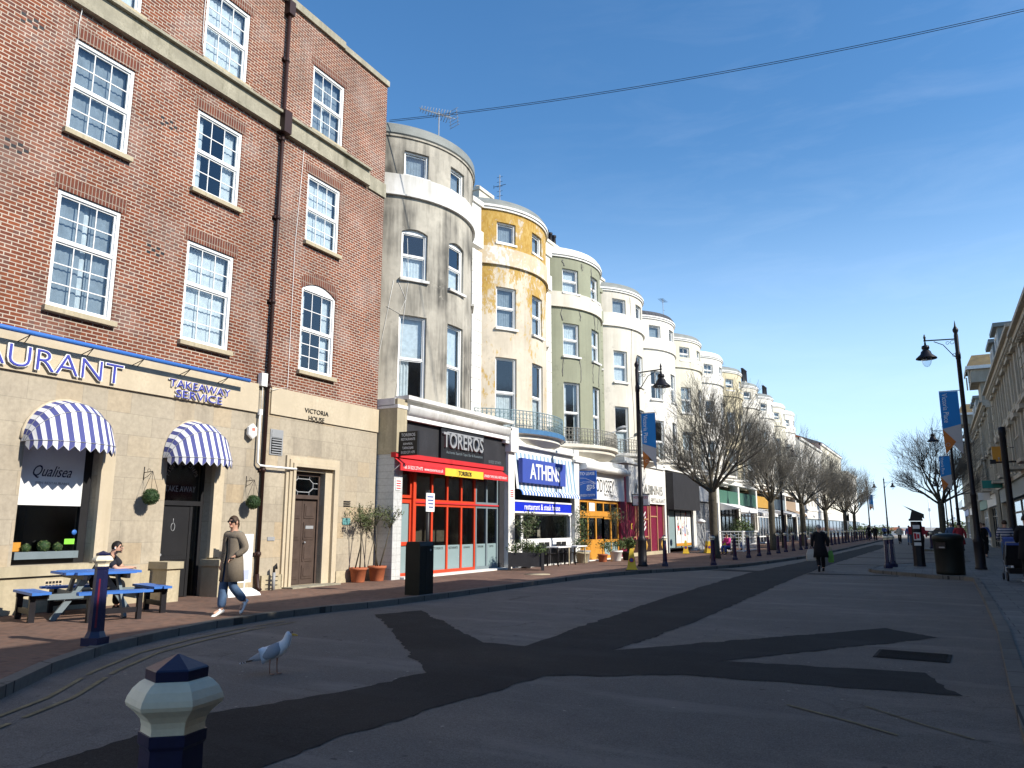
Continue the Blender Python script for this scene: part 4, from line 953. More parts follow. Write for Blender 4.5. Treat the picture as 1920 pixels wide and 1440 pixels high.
# recessed red door with grey panes at the left, then the screen of folding doors
glazing(h, 'shop_door', [yy(18.66), yy(19.32)], .14, 2.42, -.12, 'red', .11, (1.05,), 'frost'); glazing(h, 'fanlight', [yy(18.66), yy(19.32)], 2.46, 3.60, -.12, 'red', .09)
slab(h, 'red_panel', -1.0, -.02, yy(19.34), yy(19.46), .14, 3.6, 'red'); slab(h, 'red_panel', -.55, -.40, yy(19.36), yy(19.50), .14, 3.6, 'red')
S1 = [yy(v) for v in (19.52, 20.44, 21.32, 22.18, 23.04)]; S2 = [yy(v) for v in (23.12, 23.86, 24.62)]
for S, m in ((S1, 'red'), (S2, 'midgrey')):
    glazing(h, 'folding_door', S, .16, 2.34, -.10, m, .10); glazing(h, 'fanlight', S, 2.36, 3.60, -.10, m, .09)
    for q, r in zip(S, S[1:]):
        if q == S[0] and m == 'red': slab(h, 'frosted_film', -.118, -.112, q+.05, r-.05, .9, 1.06, 'red'); slab(h, 'frosted_film', -.118, -.112, q+.05, r-.05, .26, .9, 'frost'); continue
        slab(h, 'frosted_film', -.118, -.112, q+.05, r-.05, .26, 1.02, 'frost')
for w_, y, s_ in (('TOREROS', 20.88, .52), ('RESTAURANTE', 21.75, .55), ('ESPAÑOL', 22.6, .42), ('TAPAS BAR', 23.48, .42), ('TAPAS', 24.22, .34)):
    letter(h, w_, (-.109, yy(y), .93), s_, .075, M_['black'], ext=.001)
slab(h, 'door_head', -.16, -.04, yy(19.5), yy(24.66), 2.325, 2.375, 'redcloth')
slab(h, 'shop_step', -.5, .25, yy(18.6), yy(25.0), .1, .16, 'whitedirty')
pier(h, yy(24.66), yy(25.02), .14, 3.6, 'blackboard', -.5, -.02)
aw = sgn('shop_awning', 'red awning with a yellow panel over the red tapas bar front', 'awning', 21.75, 0)
b = MB(); q0, q1 = 18.12-21.75, 24.58-21.75; AP = .36
b.poly([(.05,q0,3.66),(.05,q1,3.66),(AP,q1,3.44),(AP,q0,3.44)]); b.box(.02, .20, q0, q1, 3.62, 3.76)
b.build('canvas', M_['redcloth'], aw)
b = MB(); b.box(AP-.01, AP+.02, q0, q0+2.35, 3.22, 3.44); b.build('valance', M_['redcloth'], aw)
b = MB(); b.box(AP-.01, AP+.02, q1-1.75, q1, 3.22, 3.44); b.build('valance', M_['redcloth'], aw)
b = MB(); b.box(AP-.01, AP+.021, q0+2.35, q1-1.75, 3.20, 3.445); b.build('valance', M_['yellow'], aw)
letter(aw, 'TOREROS', (AP+.024, (q0+2.35+q1-1.75)/2, 3.32), .80, .15, M_['black'], bold=.004)
letter(aw, 'Tel: 01323 271475  www.toreros.co.uk', (AP+.023, q0+1.18, 3.33), 2.1, .10, M_['canvaswhite'], ext=.002)
letter(aw, 'SPANISH TAPAS BAR & RESTAURANT', (AP+.023, q1-.88, 3.33), 1.6, .09, M_['canvaswhite'], ext=.002)
b = MB()
for y in (q0+.05, (q0+q1)/2, q1-.05): b.tube([(.05,y,3.2),(AP-.02,y,3.40)], .015, 5)
b.build('awning_arm', M_['white'], aw)
sg = sgn('shop_sign', 'black sign board with raised grey letters on the black fascia', 'sign', 21.9)
b = MB(); b.box(.06, .15, -1.35, 1.35, 3.72, 4.84); b.build('board', M_['black'], sg)
for body, z, w_, hh, dx in (('TOREROS', 4.38, 2.5, .50, -.05),): letter(sg, body, (.18, dx, z), w_, hh, M_['grey'], ext=.04, bold=.006)
letter(sg, 'Authentic Spanish Tapas Bar & Restaurant', (.155, .1, 3.98), 2.3, .12, M_['midgrey'], ext=.003)
b = MB(); b.box(.151, .185, -1.05, 1.25, 4.62, 4.66); b.build('trim', M_['grey'], sg)
letter(h, '01323 271475', (.053, yy(24.2), 3.9), .9, .1, M_['midgrey'], ext=.002)
hs = sgn('hanging_sign', 'small black projecting sign with five white lines beside the brick building', 'sign', 18.30)
b = MB(); b.box(.20, .86, -.05, .05, 3.66, 4.36); b.build('board', M_['black'], hs); b = MB(); b.tube([(.1,0,4.2),(.3,0,4.2)], .02, 6); b.tube([(.1,0,3.8),(.3,0,3.8)], .02, 6); b.build('bracket', M_['iron'], hs)
for k, (w_, wd) in enumerate((('TOREROS', .5), ('RESTAURANTE', .5), ('ESPAÑOL', .34), ('TAPAS BAR', .4), ('01323 271 475', .48))): letter(hs, w_, (.53, -.053, 4.26-k*.128), wd, .075 if k else .09, M_['white'], FACE_NY, ext=.002)
for y, nm in ((18.37, 'left'), (25.26, 'right')):
    p_ = sgn('wall_notice', 'small red and white notice on the %s pier of the red tapas bar' % ('tiled' if y < 20 else 'white painted'), 'notice', y)
    x_ = .12 if y < 20 else .16
    b = MB(); b.box(x_, x_+.02, -.12, .12, 2.66 if y < 20 else 2.6, 3.0); b.build('plate', M_['white'], p_)
    b = MB()
    for k in range(4): b.box(x_+.02, x_+.024, -.10, .10, 2.70+k*.07, 2.735+k*.07)
    b.build('print', M_['redcloth'], p_)

M_['balconyblue'] = mat('balcony blue', (.06,.17,.33), .6, .2, 4, .05)
# --- 1: striped fascia restaurant
h, a, b_ = shopbox(1, 4.95, col='whitedirty'); o1 = UC[1]; yy = lambda y: y-o1
balcony(1, ring='balconyblue', deck='st5'); M_['striplight'] = mat('pale blue stripe', (.24,.36,.46), .7, .1)
slab(h, 'shop_frieze', -.2, .03, yy(25.56), yy(31.1), 4.40, 4.80, 'whitedirty')
b = MB(); n = 32; q0, q1 = yy(25.6), yy(31.08)
for k in range(n):
    y_, y2 = q0+(q1-q0)*k/n, q0+(q1-q0)*(k+1)/n; b.poly([(.04,y_,4.42),(.04,y2,4.42),(.20,y2,3.02),(.20,y_,3.02)], k % 2)
    b.poly([(.04,y_,3.02),(.04,y2,3.02),(.20,y2,3.02),(.20,y_,3.02)], k % 2)
b.build('striped_fascia', [M_['canvaswhite'], M_['striplight']], h, recalc=False)
pier(h, yy(31.08), yy(31.62), .1, 4.95, 'whitedirty', -.4, .12)
slab(h, 'pier', -.3, .2, yy(25.52), yy(25.72), .1, 1.0, 'whitedirty')
ac = sgn('shop_awning', 'small scalloped blue and white awning over the white steak house front', 'awning', (25.6+31.1)/2)
b = MB(); n = 44; r0, r1 = q0-yy(28.35)+.05, q1-yy(28.35)-.05; PR = [(.20,3.02),(.29,3.0),(.36,2.94),(.40,2.86),(.40,2.79)]
for k in range(n):
    y_, y2 = r0+(r1-r0)*k/n, r0+(r1-r0)*(k+1)/n
    for (x0_, z0_), (x1_, z1_) in zip(PR, PR[1:]): b.poly([(x0_,y_,z0_),(x0_,y2,z0_),(x1_,y2,z1_),(x1_,y_,z1_)], k % 2)
b.build('canvas', [M_['blue'], M_['canvaswhite']], ac, recalc=False)
sg = sgn('shop_sign', 'blue sign board with chunky white letters on a striped fascia', 'sign', 27.75)
b = MB(); b.box(.16, .34, -1.95, 1.95, 3.26, 4.18); b.build('board', mat('sign blue', (.05,.085,.36), .5, .08, 2, .02), sg); letter(sg, 'ATHENS', (.345, .03, 3.72), 2.75, .62, M_['white'], bold=.010)
sg = sgn('shop_sign', 'long blue strip sign reading restaurant and steak house', 'sign', 28.0)
b = MB(); b.box(-.02, .10, -2.65, 2.75, 2.18, 2.54); b.build('board', mat('bright sign blue', (.012,.03,.52), .4, .05, 2, .02), sg); b = MB(); b.box(-.02, .12, -2.68, 2.78, 2.54, 2.60); b.box(-.02, .12, -2.68, 2.78, 2.12, 2.18); b.build('trim', M_['white'], sg)
letter(sg, 'restaurant & steak house', (.103, .0, 2.37), 3.2, .23, M_['white'], bold=.002)
slab(h, 'beam', -.4, -.05, yy(25.6), yy(31.1), 2.6, 3.05, 'blackboard'); dark_room(h, yy(25.6), yy(31.1), .2, 3.0)
glazing(h, 'shop_door', [yy(25.72), yy(26.42)], .14, 2.14, -.06, 'white', .10, (.9,)); slab(h, 'door_panel', -.09, -.03, yy(25.76), yy(26.38), .2, .92, 'white')
glazing(h, 'shop_window', [yy(26.5), yy(30.98)], 1.06, 2.14, -.06, 'white', .08); slab(h, 'stall_riser', -.2, -.02, yy(26.46), yy(31.08), .82, 1.06, 'white'); slab(h, 'stall_riser', -.2, -.03, yy(26.46), yy(31.08), .12, .82, 'blackboard')
slab(h, 'shop_step', -.4, .35, yy(25.5), yy(31.6), .1, .135, 'whitedirty')
ll = sgn('wall_lamp', 'round white floodlight on the striped fascia', 'lamp', 25.98); b = MB(); b.M = Matrix.Translation((.22,0,3.78)); b.ball((0,0,0), .11, .14, .17); b.build('lamp_head', M_['white'], ll); b = MB(); b.tube([(.1,0,3.78),(.2,0,3.78)], .03); b.build('arm', M_['iron'], ll)
# --- 2: white fascia chip shop
h, a, b_ = shopbox(2, 4.72, col='whitedirty'); o2 = UC[2]; yy = lambda y: y-o2
balcony(2, rail='railingcream', deck='st4')
slab(h, 'fascia', -.2, .06, yy(31.64), yy(37.42), 2.86, 4.12, 'white')
b = MB(); b.loft([[(x, y, z) for x, z in ((.0,4.12),(.42,4.16),(.45,4.30),(.38,4.42),(0,4.46))] for y in (yy(31.75), yy(37.45))], True, True); b.build('awning_box', M_['whitedirty'], h)
letter(h, 'ODYSSEY', (.065, yy(34.85), 3.52), 2.3, .60, M_['black'], ext=.003); letter(h, 'Fish & Chips', (.065, yy(35.25), 3.10), 1.25, .20, M_['iron'], ext=.003, shear=.2)
ts = sgn('lease_sign', 'blue to lease board projecting between the striped and the white fascias', 'sign', 31.66)
b = MB(); b.box(.10, .92, -.04, .04, 2.80, 4.05); b.build('board', mat('board blue', (.015,.10,.42), .5, .08, 2, .02), ts)
letter(ts, 'TO LEASE', (.51, -.043, 3.92), .70, .13, M_['white'], FACE_NY); letter(ts, 'gps', (.66, -.043, 3.30), .38, .26, M_['white'], FACE_NY, ext=.003); letter(ts, '01323 727779', (.51, -.043, 2.97), .68, .10, M_['white'], FACE_NY)
b = MB(); b.tube([(.12,-.044,3.42),(.35,-.044,3.50),(.6,-.044,3.52),(.9,-.044,3.46)], .006, 4); b.tube([(.12,-.044,3.74),(.4,-.044,3.72),(.65,-.044,3.62),(.9,-.044,3.46)], .006, 4); b.tube([(.1,-.043,3.5),(.3,-.044,3.56),(.6,-.044,3.57),(.9,-.044,3.53)], .005, 4); b.build('swoosh', M_['white'], ts)
dark_room(h, yy(31.7), yy(37.2), .2, 2.85)
ys = [yy(v) for v in (32.0, 32.95, 33.9, 34.85, 35.8, 36.75)]
glazing(h, 'shop_window', ys[:4], .9, 2.14, -.08, 'orange', .13); glazing(h, 'fanlight', ys, 2.2, 2.84, -.08, 'orange', .13); slab(h, 'beam', -.13, -.02, yy(31.95), yy(36.8), 2.08, 2.24, 'orange'); slab(h, 'stall_riser', -.2, -.03, ys[0], ys[3], .12, .9, 'orange')
glazing(h, 'shop_door', ys[3:], .14, 2.10, -.08, 'orange', .13, (.88,)); 
for q, r in zip(ys[3:], ys[4:]): slab(h, 'door_panel', -.11, -.09, q+.06, r-.06, .26, .9, 'frost')
slab(h, 'notice', -.06, -.05, ys[1]+.15, ys[2]-.15, 2.32, 2.70, 'white')
pier(h, yy(36.85), yy(37.72), .1, 4.5, 'maroon', -.5, .05); pier(h, yy(31.62), yy(31.95), .1, 2.86, 'orange', -.4, -.02)
slab(h, 'shop_step', -.4, .3, yy(31.6), yy(37.8), .1, .135, 'whitedirty')
for y, lab in ((35.35, 'grey floodlight on an arm on the sage green house'), (37.9, 'grey floodlight on an arm between the sage green and off white houses')):
    fl = sgn('floodlight', lab, 'floodlight', y, 0, TX, 0, 'floodlights above the balconies'); b = MB(); b.tube([(-.3,-.5,5.9),(.7,-.25,6.2)], .02, 6); b.build('arm', M_['white'], fl)
    b = MB(); b.M = Matrix.Translation((.85,-.2,6.24)) @ Matrix.Rotation(-.35, 4, 'Y') @ Matrix.Rotation(.25, 4, 'Z'); b.lathe([(.04,-.0),(.12,.03),(.15,.10),(.10,.16),(.02,.18)], 10, sx=1.9, sy=.9); b.build('lamp_head', M_['grey'], fl)
# --- 3: white corrugated fascia over a boarded maroon front
h, a, b_ = shopbox(3, 5.15, col='whitedirty'); o3 = UC[3]; yy = lambda y: y-o3
balcony(3, rail='railingcream', deck='st5', zt=5.42)
b = MB(); n = 60; q0, q1 = yy(38.0), yy(44.1)
for k in range(n):
    y_, y2 = q0+(q1-q0)*k/n, q0+(q1-q0)*(k+1)/n; x_ = .10+(.035 if k % 2 else 0); x2 = .10+(.0 if k % 2 else .035)
    b.poly([(x_,y_,2.86),(x2,y2,2.86),(x2,y2,4.86),(x_,y_,4.86)])
b.poly([(.12,q0,4.86),(.12,q1,4.86),(-.3,q1,4.9),(-.3,q0,4.9)]); b.poly([(.12,q0,2.86),(.12,q1,2.86),(-.3,q1,2.86),(-.3,q0,2.86)]); b.poly([(.12,q0,2.86),(.12,q0,4.86),(-.3,q0,4.86),(-.3,q0,2.86)])
b.build('corrugated_fascia', M_['whitedirty'], h, recalc=False)
M_['ghost'] = mat('faded lettering', (.30,.30,.28), .8, .2, 8, .05)
letter(h, 'INCABINNIS', (.145, yy(41.2), 3.62), 4.7, .52, M_['ghost'], ext=.003); letter(h, 'RESTAURANT', (.145, yy(42.7), 3.06), 2.5, .24, M_['ghost'], ext=.003)
bs = sgn('box_sign', 'small white projecting box sign under the corrugated fascia', 'sign', 38.5); b = MB(); b.box(.16, 1.0, -.1, .1, 2.70, 3.24); b.build('box', M_['white'], bs); b = MB(); b.box(.15, 1.02, -.11, .11, 3.24, 3.28); b.box(.15, 1.02, -.11, .11, 2.66, 2.70); b.box(.10, .16, -.11, .11, 2.66, 3.28); b.build('frame', M_['iron'], bs)
letter(bs, 'HOT SNACKS', (.58, -.103, 3.10), .74, .13, M_['redcloth'], FACE_NY); letter(bs, '&', (.58, -.103, 2.96), .1, .1, M_['redcloth'], FACE_NY); letter(bs, 'ICES', (.58, -.103, 2.80), .30, .13, M_['redcloth'], FACE_NY)
slab(h, 'boarding', -.2, -.05, yy(37.75), yy(44.1), .12, 2.86, 'maroon')
b = MB()
for y in (37.85, 39.25, 39.62, 41.25, 41.62, 42.85, 43.95): b.box(-.06, .0, yy(y)-.06, yy(y)+.06, .9 if y not in (41.62,42.85) else .14, 2.84)
for a_, c_, z in ((39.6,41.2,1.98),(41.65,42.85,2.14),(37.9,39.2,1.04),(39.62,41.2,1.04)): b.box(-.06, -.01, yy(a_), yy(c_), z, z+.07)
b.build('mullion', mat('tan timber', (.42,.22,.12), .6, .2), h)
slab(h, 'stall_riser', -.1, .03, yy(37.85), yy(41.5), .28, .95, 'drain'); slab(h, 'stall_riser', -.1, .03, yy(42.95), yy(44.05), .28, .95, 'drain'); slab(h, 'shop_step', -.2, .12, yy(37.7), yy(44.1), .1, .28, 'stone')
for y in (38.7, 39.75, 40.75, 43.5):
    b = MB(); c = yy(y); b.M = Matrix.Translation((.03, c, .62))
    for sc_ in (1., .55):
        q = [(.0,-.22*sc_,0),(.0,0,-.27*sc_),(.0,.22*sc_,0),(.0,0,.27*sc_)]; w_ = .03+.02*(1-sc_); ap = (w_+.01,0,0)
        for k in range(4): b.poly([q[k], q[(k+1)%4], ap])
    b.build('diamond_tile', M_['gold'], h)
letter(h, 'G', (-.045, yy(38.72), 1.62), .22, .34, M_['yellow'], ext=.004, bold=.006)
for k in range(4): 
    b = MB(); b.M = Matrix.Translation((-.045, yy(40.75), 1.5+.26*k)) @ Matrix.Rotation(.6, 4, 'X'); b.box(0, .006, -.22, .22, -.05, .05); b.build('stripe_poster', M_['canvaswhite'], h)
pier(h, yy(43.95), yy(44.25), .1, 5.1, 'whitedirty', -.4, .1)
# --- 4: black boarded box fascia
h, a, b_ = shopbox(4, 5.2, col='whitedirty'); o4 = UC[4]; yy = lambda y: y-o4
balcony(4, rail='railingcream', deck='st5', zt=5.55)
slab(h, 'fascia', -.2, .55, yy(44.3), yy(50.0), 2.62, 4.75, 'blackboard'); dark_room(h, yy(44.3), yy(50.1), .2, 2.65)
pier(h, yy(44.25), yy(44.6), .1, 2.7, 'black', -.5, .0); pier(h, yy(44.75), yy(44.95), .1, 2.7, 'grey', -.4, .02)
glazing(h, 'shop_window', [yy(v) for v in (45.0,46.4,47.6,48.8,49.9)], .3, 2.62, -.06, 'black', .07, (), 'frost')
slab(h, 'poster', -.06, -.04, yy(46.5), yy(49.7), .45, 2.45, 'whitedirty'); 
rq = random.Random(9)
for k in range(26):
    b = MB(); y_ = yy(rq.uniform(46.7, 49.4)); z_ = rq.uniform(1.0, 2.3); b.box(-.04, -.036-.001*k/26, y_, y_+rq.uniform(.06,.3), z_, z_+rq.uniform(.08,.4)); b.build('poster_print', M_[('iron','grey','redcloth','bluecloth')[k % 4]], h)
slab(h, 'poster_print', -.04, -.035, yy(46.5), yy(49.7), .45, .62, 'orange')
pier(h, yy(49.95), yy(50.3), .1, 5.1, 'whitedirty', -.4, .1)
# --- 5: white fascia, grey steel shutter; 6..11: later shop fronts under awnings
def simple_shop(i, fascia, front, aw=None, text=None, tcol='white', awz=3.0, bal=True, proj=1.2):
    h, a, b_ = shopbox(i, 5.1, col='whitedirty')
    if bal: balcony(i, rail='railingcream', deck='st5', zt=5.4)
    slab(h, 'fascia', -.2, .08, a+.25, b_-.25, 3.3, 4.3, fascia); dark_room(h, a+.2, b_-.2, .2, 3.3)
    pier(h, a, a+.25, .1, 5.0, 'whitedirty', -.5, .12); pier(h, b_-.25, b_, .1, 5.0, 'whitedirty', -.5, .12)
    n = 5; ys = [a+.3+(b_-a-.6)*k/n for k in range(n+1)]
    if front == 'shutter':
        b = MB()
        for k in range(34): b.box(-.12, -.09+.02*(k % 2), a+.3, b_-.3, .12+k*.092, .12+k*.092+.09)
        b.build('roller_shutter', M_['grey'], h)
    else: glazing(h, 'shop_window', ys, .14, 3.25, -.08, front, .09, (.7, 2.45))
    if text: letter(h, text, (.085, 0, 3.8), 3.2, .5, M_[tcol], ext=.004)
    if aw:
        t_ = sgn('shop_awning', aw[1], 'awning', UC[i], 0, TX, 0); b = MB(); p0, p1 = a+.3, b_-.3
        b.poly([(.05,p0,awz+.45),(.05,p1,awz+.45),(proj,p1,awz),(proj,p0,awz)]); b.poly([(proj,p0,awz),(proj,p1,awz),(proj,p1,awz-.24),(proj,p0,awz-.24)]); b.poly([(.05,p0,awz+.45),(proj,p0,awz),(proj,p0,awz-.02),(.05,p0,awz-.1)])
        b.build('canvas', M_[aw[0]], t_, recalc=False); b = MB(); b.tube([(.1,p0+.1,awz-.1),(proj,p0+.1,awz)], .02, 5); b.tube([(.1,p1-.1,awz-.1),(proj,p1-.1,awz)], .02, 5); b.build('awning_arm', M_['grey'], t_)
M_['greensign'] = mat('green sign', (.06,.15,.11), .5, .1); M_['darkaw'] = mat('dark canvas', (.06,.03,.03), .8, .1); M_['tanaw'] = mat('tan canvas', (.32,.24,.17), .85, .1)
simple_shop(5, 'white', 'shutter', None, None)
simple_shop(6, 'greensign', 'black', ('canvaswhite', 'cream awning behind the trunk of the nearest tree'), None, awz=2.9, proj=1.6)
simple_shop(7, 'greensign', 'white', ('canvaswhite', 'white awning under a long green fascia'), None, awz=2.7, proj=1.9)
simple_shop(8, 'gold', 'white', None, None)
simple_shop(9, 'midgrey', 'black', ('canvaswhite', 'white topped awning over a dark shop beyond the second tree'), None, awz=2.8, proj=1.8)
simple_shop(10, 'tanaw', 'black', ('tanaw', 'tan awning far along the terrace'), None, awz=3.0)
simple_shop(11, 'white', 'white', ('canvaswhite', 'pale awning at the far end of the bow fronted terrace'), None, awz=2.9)
# ------------------------------------------------------------------ right hand terrace, in its own shade; local x out to the street (-X), y towards the viewer (-Y)
RX = 3.6
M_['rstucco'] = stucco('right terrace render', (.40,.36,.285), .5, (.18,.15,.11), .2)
def right_house(yn, ln, label, eave=10.4, attic=False, dorm=(), step=0., bays=4, low=False):
    """yn near end; the house runs away from the viewer to yn+ln"""
    t_ = thing('terrace_house', label, 'house', (RX+step, yn, 0), PI, 'stone terrace houses on the shaded side')
    Lh = ln; holes = []; W = []
    n = bays; pitch = (Lh-1.6)/n
    for k in range(n):
        yc = -(.8+pitch*(k+.5))
        for z0, z1 in ((4.3,6.3),(7.1,8.9)): holes.append((yc-.5, yc+.5, z0, z1)); W.append((yc, z0, z1-z0))
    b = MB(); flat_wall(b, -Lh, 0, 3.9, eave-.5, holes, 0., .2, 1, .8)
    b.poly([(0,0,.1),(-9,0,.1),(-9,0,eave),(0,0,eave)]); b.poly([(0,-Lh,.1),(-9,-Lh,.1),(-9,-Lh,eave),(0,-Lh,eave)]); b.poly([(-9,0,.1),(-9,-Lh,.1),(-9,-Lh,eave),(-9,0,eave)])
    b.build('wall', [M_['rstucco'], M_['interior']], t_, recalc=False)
    for k, (yc, z, hh) in enumerate(W): window(t_, yc, z, 1.0, hh, 1, 1, 1, x=-.1, sill='stone', curtain=['half','grey','pair'][k % 3], seed=k % 4, fr=.06)
    for ys in (-.45, -Lh+.45):
        b = MB()
        for j in range(14): b.box(0, .10+.0, ys-.34 if j % 2 else ys-.26, ys+.34 if j % 2 else ys+.26, 3.95+j*.44, 3.95+j*.44+.38); 
        b.box(0, .055, ys-.24, ys+.24, 3.9, 3.95+14*.44)
        b.build('quoin', M_['houseshade'], t_)
    for k in range(n):
        yc = -(.8+pitch*(k+.5)); b = MB()
        for z0, z1 in ((4.3,6.3),(7.1,8.9)):
            for s_ in (-1, 1): b.box(0, .09, yc+s_*.6-.09, yc+s_*.6+.09, z0-.2, z1+.12)
            b.box(0, .22, yc-.8, yc+.8, z1+.12, z1+.3); b.box(0, .16, yc-.74, yc+.74, z0-.32, z0-.2)
        b.build('window_surround', M_['houseshade'], t_)
        if k % 2 == 0:
            b = MB(); b.box(0, .8, yc-.85, yc+.85, 3.92, 4.05)
            for j in range(12): b.bar((.76, yc-.8+j*.145, 4.05), (.76, yc-.8+j*.145, 4.8), .025, .025)
            b.box(.73, .79, yc-.84, yc+.84, 4.8, 4.86); b.build('balcony', M_['houseshade'], t_)
    b = MB()
    for z0, z1, d in ((eave-.5,eave-.36,.18),(eave-.36,eave-.14,.34),(eave-.14,eave,.50),(6.72,6.9,.14)): b.box(-.1, d, -Lh-.04, .04, z0, z1)
    for j in range(int(Lh/.55)): b.box(0, .3, -.3-j*.55-.09, -.3-j*.55+.09, eave-.5, eave-.37)
    b.build('cornice', M_['houseshade'], t_)
    b = MB(); sl = 1.5 if low else 1.3
    b.poly([(.1,0,eave),(.1,-Lh,eave),(-3.0,-Lh,eave+sl),(-3.0,0,eave+sl)]); b.poly([(-9,0,eave),(-9,-Lh,eave),(-3.0,-Lh,eave+sl),(-3.0,0,eave+sl)])
    for y in (0, -Lh): b.poly([(.1,y,eave),(-9,y,eave),(-3.0,y,eave+sl)])
    b.build('roof', M_['slate'], t_, recalc=False)
    for yd in dorm:
        b = MB(); b.box(-3.2, .0, yd-1.2, yd+1.2, eave+.1, eave+2.1); b.box(-3.2, .2, yd-1.4, yd+1.4, eave+2.1, eave+2.3)
        d = b.build('dormer', M_['lead'], t_); window(d, yd, eave+.75, 1.6, 1.1, 2, 1, 0, x=.02, sill=None, split=0, curtain='grey', deep=.03); 
    if attic:
        y0, y1 = -attic[1], -attic[0]
        ea = eave+1.25; b = MB(); b.box(-2.6, .80, y0, y1, ea, ea+1.05); b.box(-2.6, .3, y0+.3, y1-.3, eave, ea); b.build('attic_bay', M_['rstucco'], t_)
        b = MB(); ym = (y0+y1)/2; e = .16; zt = ea+1.05
        P = [(-2.8,y0-e,zt),(1.02,y0-e,zt),(1.02,y1+e,zt),(-2.8,y1+e,zt)]; r0, r1 = (-2.2,ym,zt+1.1), (.55,ym,zt+1.1)
        b.poly([P[0],P[1],r1,r0]); b.poly([P[1],P[2],r1]); b.poly([P[2],P[3],r0,r1]); b.poly([P[3],P[0],r0]); b.poly(P)
        b.build('attic_roof', M_['lichen'], t_, recalc=False)
        b = MB(); b.box(.98, 1.06, y0-e, y1+e, zt-.18, zt+.04); b.box(-2.8, 1.0, y1+e-.05, y1+e+.03, zt-.18, zt+.04); b.build('barge_board', M_['whitedirty'], t_)
        for ys in (y0+.15, y1-.15):
            b = MB(); b.box(.88, .96, ys-.12, ys+.12, ea, zt-.18); b.build('pilaster', M_['houseshade'], t_)
    return t_, Lh
def right_shop(th, Lh, fascia, front, name=None, tcol='white'):
    n = 4; ys = [-.5-(Lh-1.0)*k/n for k in range(n+1)][::-1]
    b = MB(); b.box(-.3, .18, -Lh+.2, -.2, 3.0, 3.75); b.build('fascia', M_[fascia], th)
    b = MB(); b.box(-.3, .3, -Lh, 0, 3.75, 3.92); b.build('shop_cornice', M_['houseshade'], th)
    for y in (-.25, -Lh+.25): b = MB(); b.box(-.4, .16, y-.25, y+.25, .1, 3.75); b.build('pier', M_['houseshade'], th)
    dark_room(th, -Lh+.3, -.3, .12, 3.0, -.4, -3)
    glazing(th, 'shop_window', ys, .12, 3.0, -.1, front, .09, (.55, 2.3))
    if name: letter(th, name, (.185, -Lh/2, 3.38), min(4.2, Lh*.5), .42, M_[tcol], ext=.004)
RH = []
RL = ((-15, 13, 'stone terrace house behind the viewer', dict(eave=9.9, low=True)), (-2, 12.9, 'stone terrace house beside the viewer', dict(eave=9.25, low=True)), (10.95, 9.0, 'stone terrace house a little ahead on the shaded side', dict(eave=10.4, low=True)), (20, 15.8, 'stone terrace house beside the build out of the kerb', dict(eave=9.2, low=True, bays=5)),
        (36, 19, 'nearest stone terrace house in view with big lead dormers', dict(eave=9.7, dorm=(-11.2,-15.2), bays=6)), (55.1, 3.4, 'narrow recessed stone house under the nearer attic bay', dict(eave=9.6, step=.7, bays=1)), (58.6, 10.2, 'stone house with the nearer lichen covered attic bay', dict(eave=9.8, dorm=(-2.6,-6.4), attic=(0.1,3.6), bays=3)), (69, 11.4, 'stone house between the two lichen covered attic bays', dict(eave=9.8, dorm=(-4.5,-8.2), bays=4)),
        (80.5, 3.2, 'second narrow recessed stone house', dict(eave=9.6, step=.7, bays=1)), (83.8, 12, 'stone house with the farther lichen covered attic bay', dict(eave=9.9, attic=(.1,3.6), dorm=(-2.6,-8), bays=4)), (96, 13, 'stone house well beyond the second attic bay', dict(eave=9.9, dorm=(-4,-9), step=.1)), (109.2, 16, 'last stone house before the seafront', dict(eave=9.9, dorm=(-4,-9), bays=5)))
for yn, ln, lab, kw in RL:
    t_, Lh = right_house(yn, ln, lab, **kw); RH.append(t_)
M_['teal'] = mat('teal sign', (.02,.20,.17), .5, .1); M_['mustardsign'] = mat('amber sign', (.60,.27,.03), .5, .1)
for k, (f, fr) in enumerate((('white','grey'),('black','black'),('teal','white'),('maroon','white'),('midgrey','black'),('white','white'),('white','black'),('teal','white'),('white','grey'),('black','black'),('white','white'),('blue','white'))):
    right_shop(RH[k], RL[k][1], f, fr)
for z, y, lab, m, w_, hh in ((3.7, 50.0, 'teal projecting shop sign on the shaded terrace', 'teal', .95, .42), (4.6, 43.5, 'amber projecting sign at the right edge', 'mustardsign', .7, .8), (3.4, 62, 'small white projecting sign far down the shaded terrace', 'white', .7, .5)):
    s_ = thing('projecting_sign', lab, 'sign', (RX, y, 0), PI, 'projecting signs on the shaded terrace'); b = MB(); b.box(.3, .3+w_, -.04, .04, z, z+hh); b.build('board', M_[m], s_); b = MB(); b.tube([(0,0,z+hh-.08),(.4,0,z+hh-.08)], .02, 5); b.tube([(0,0,z+.08),(.4,0,z+.08)], .02, 5); b.build('bracket', M_['iron'], s_)

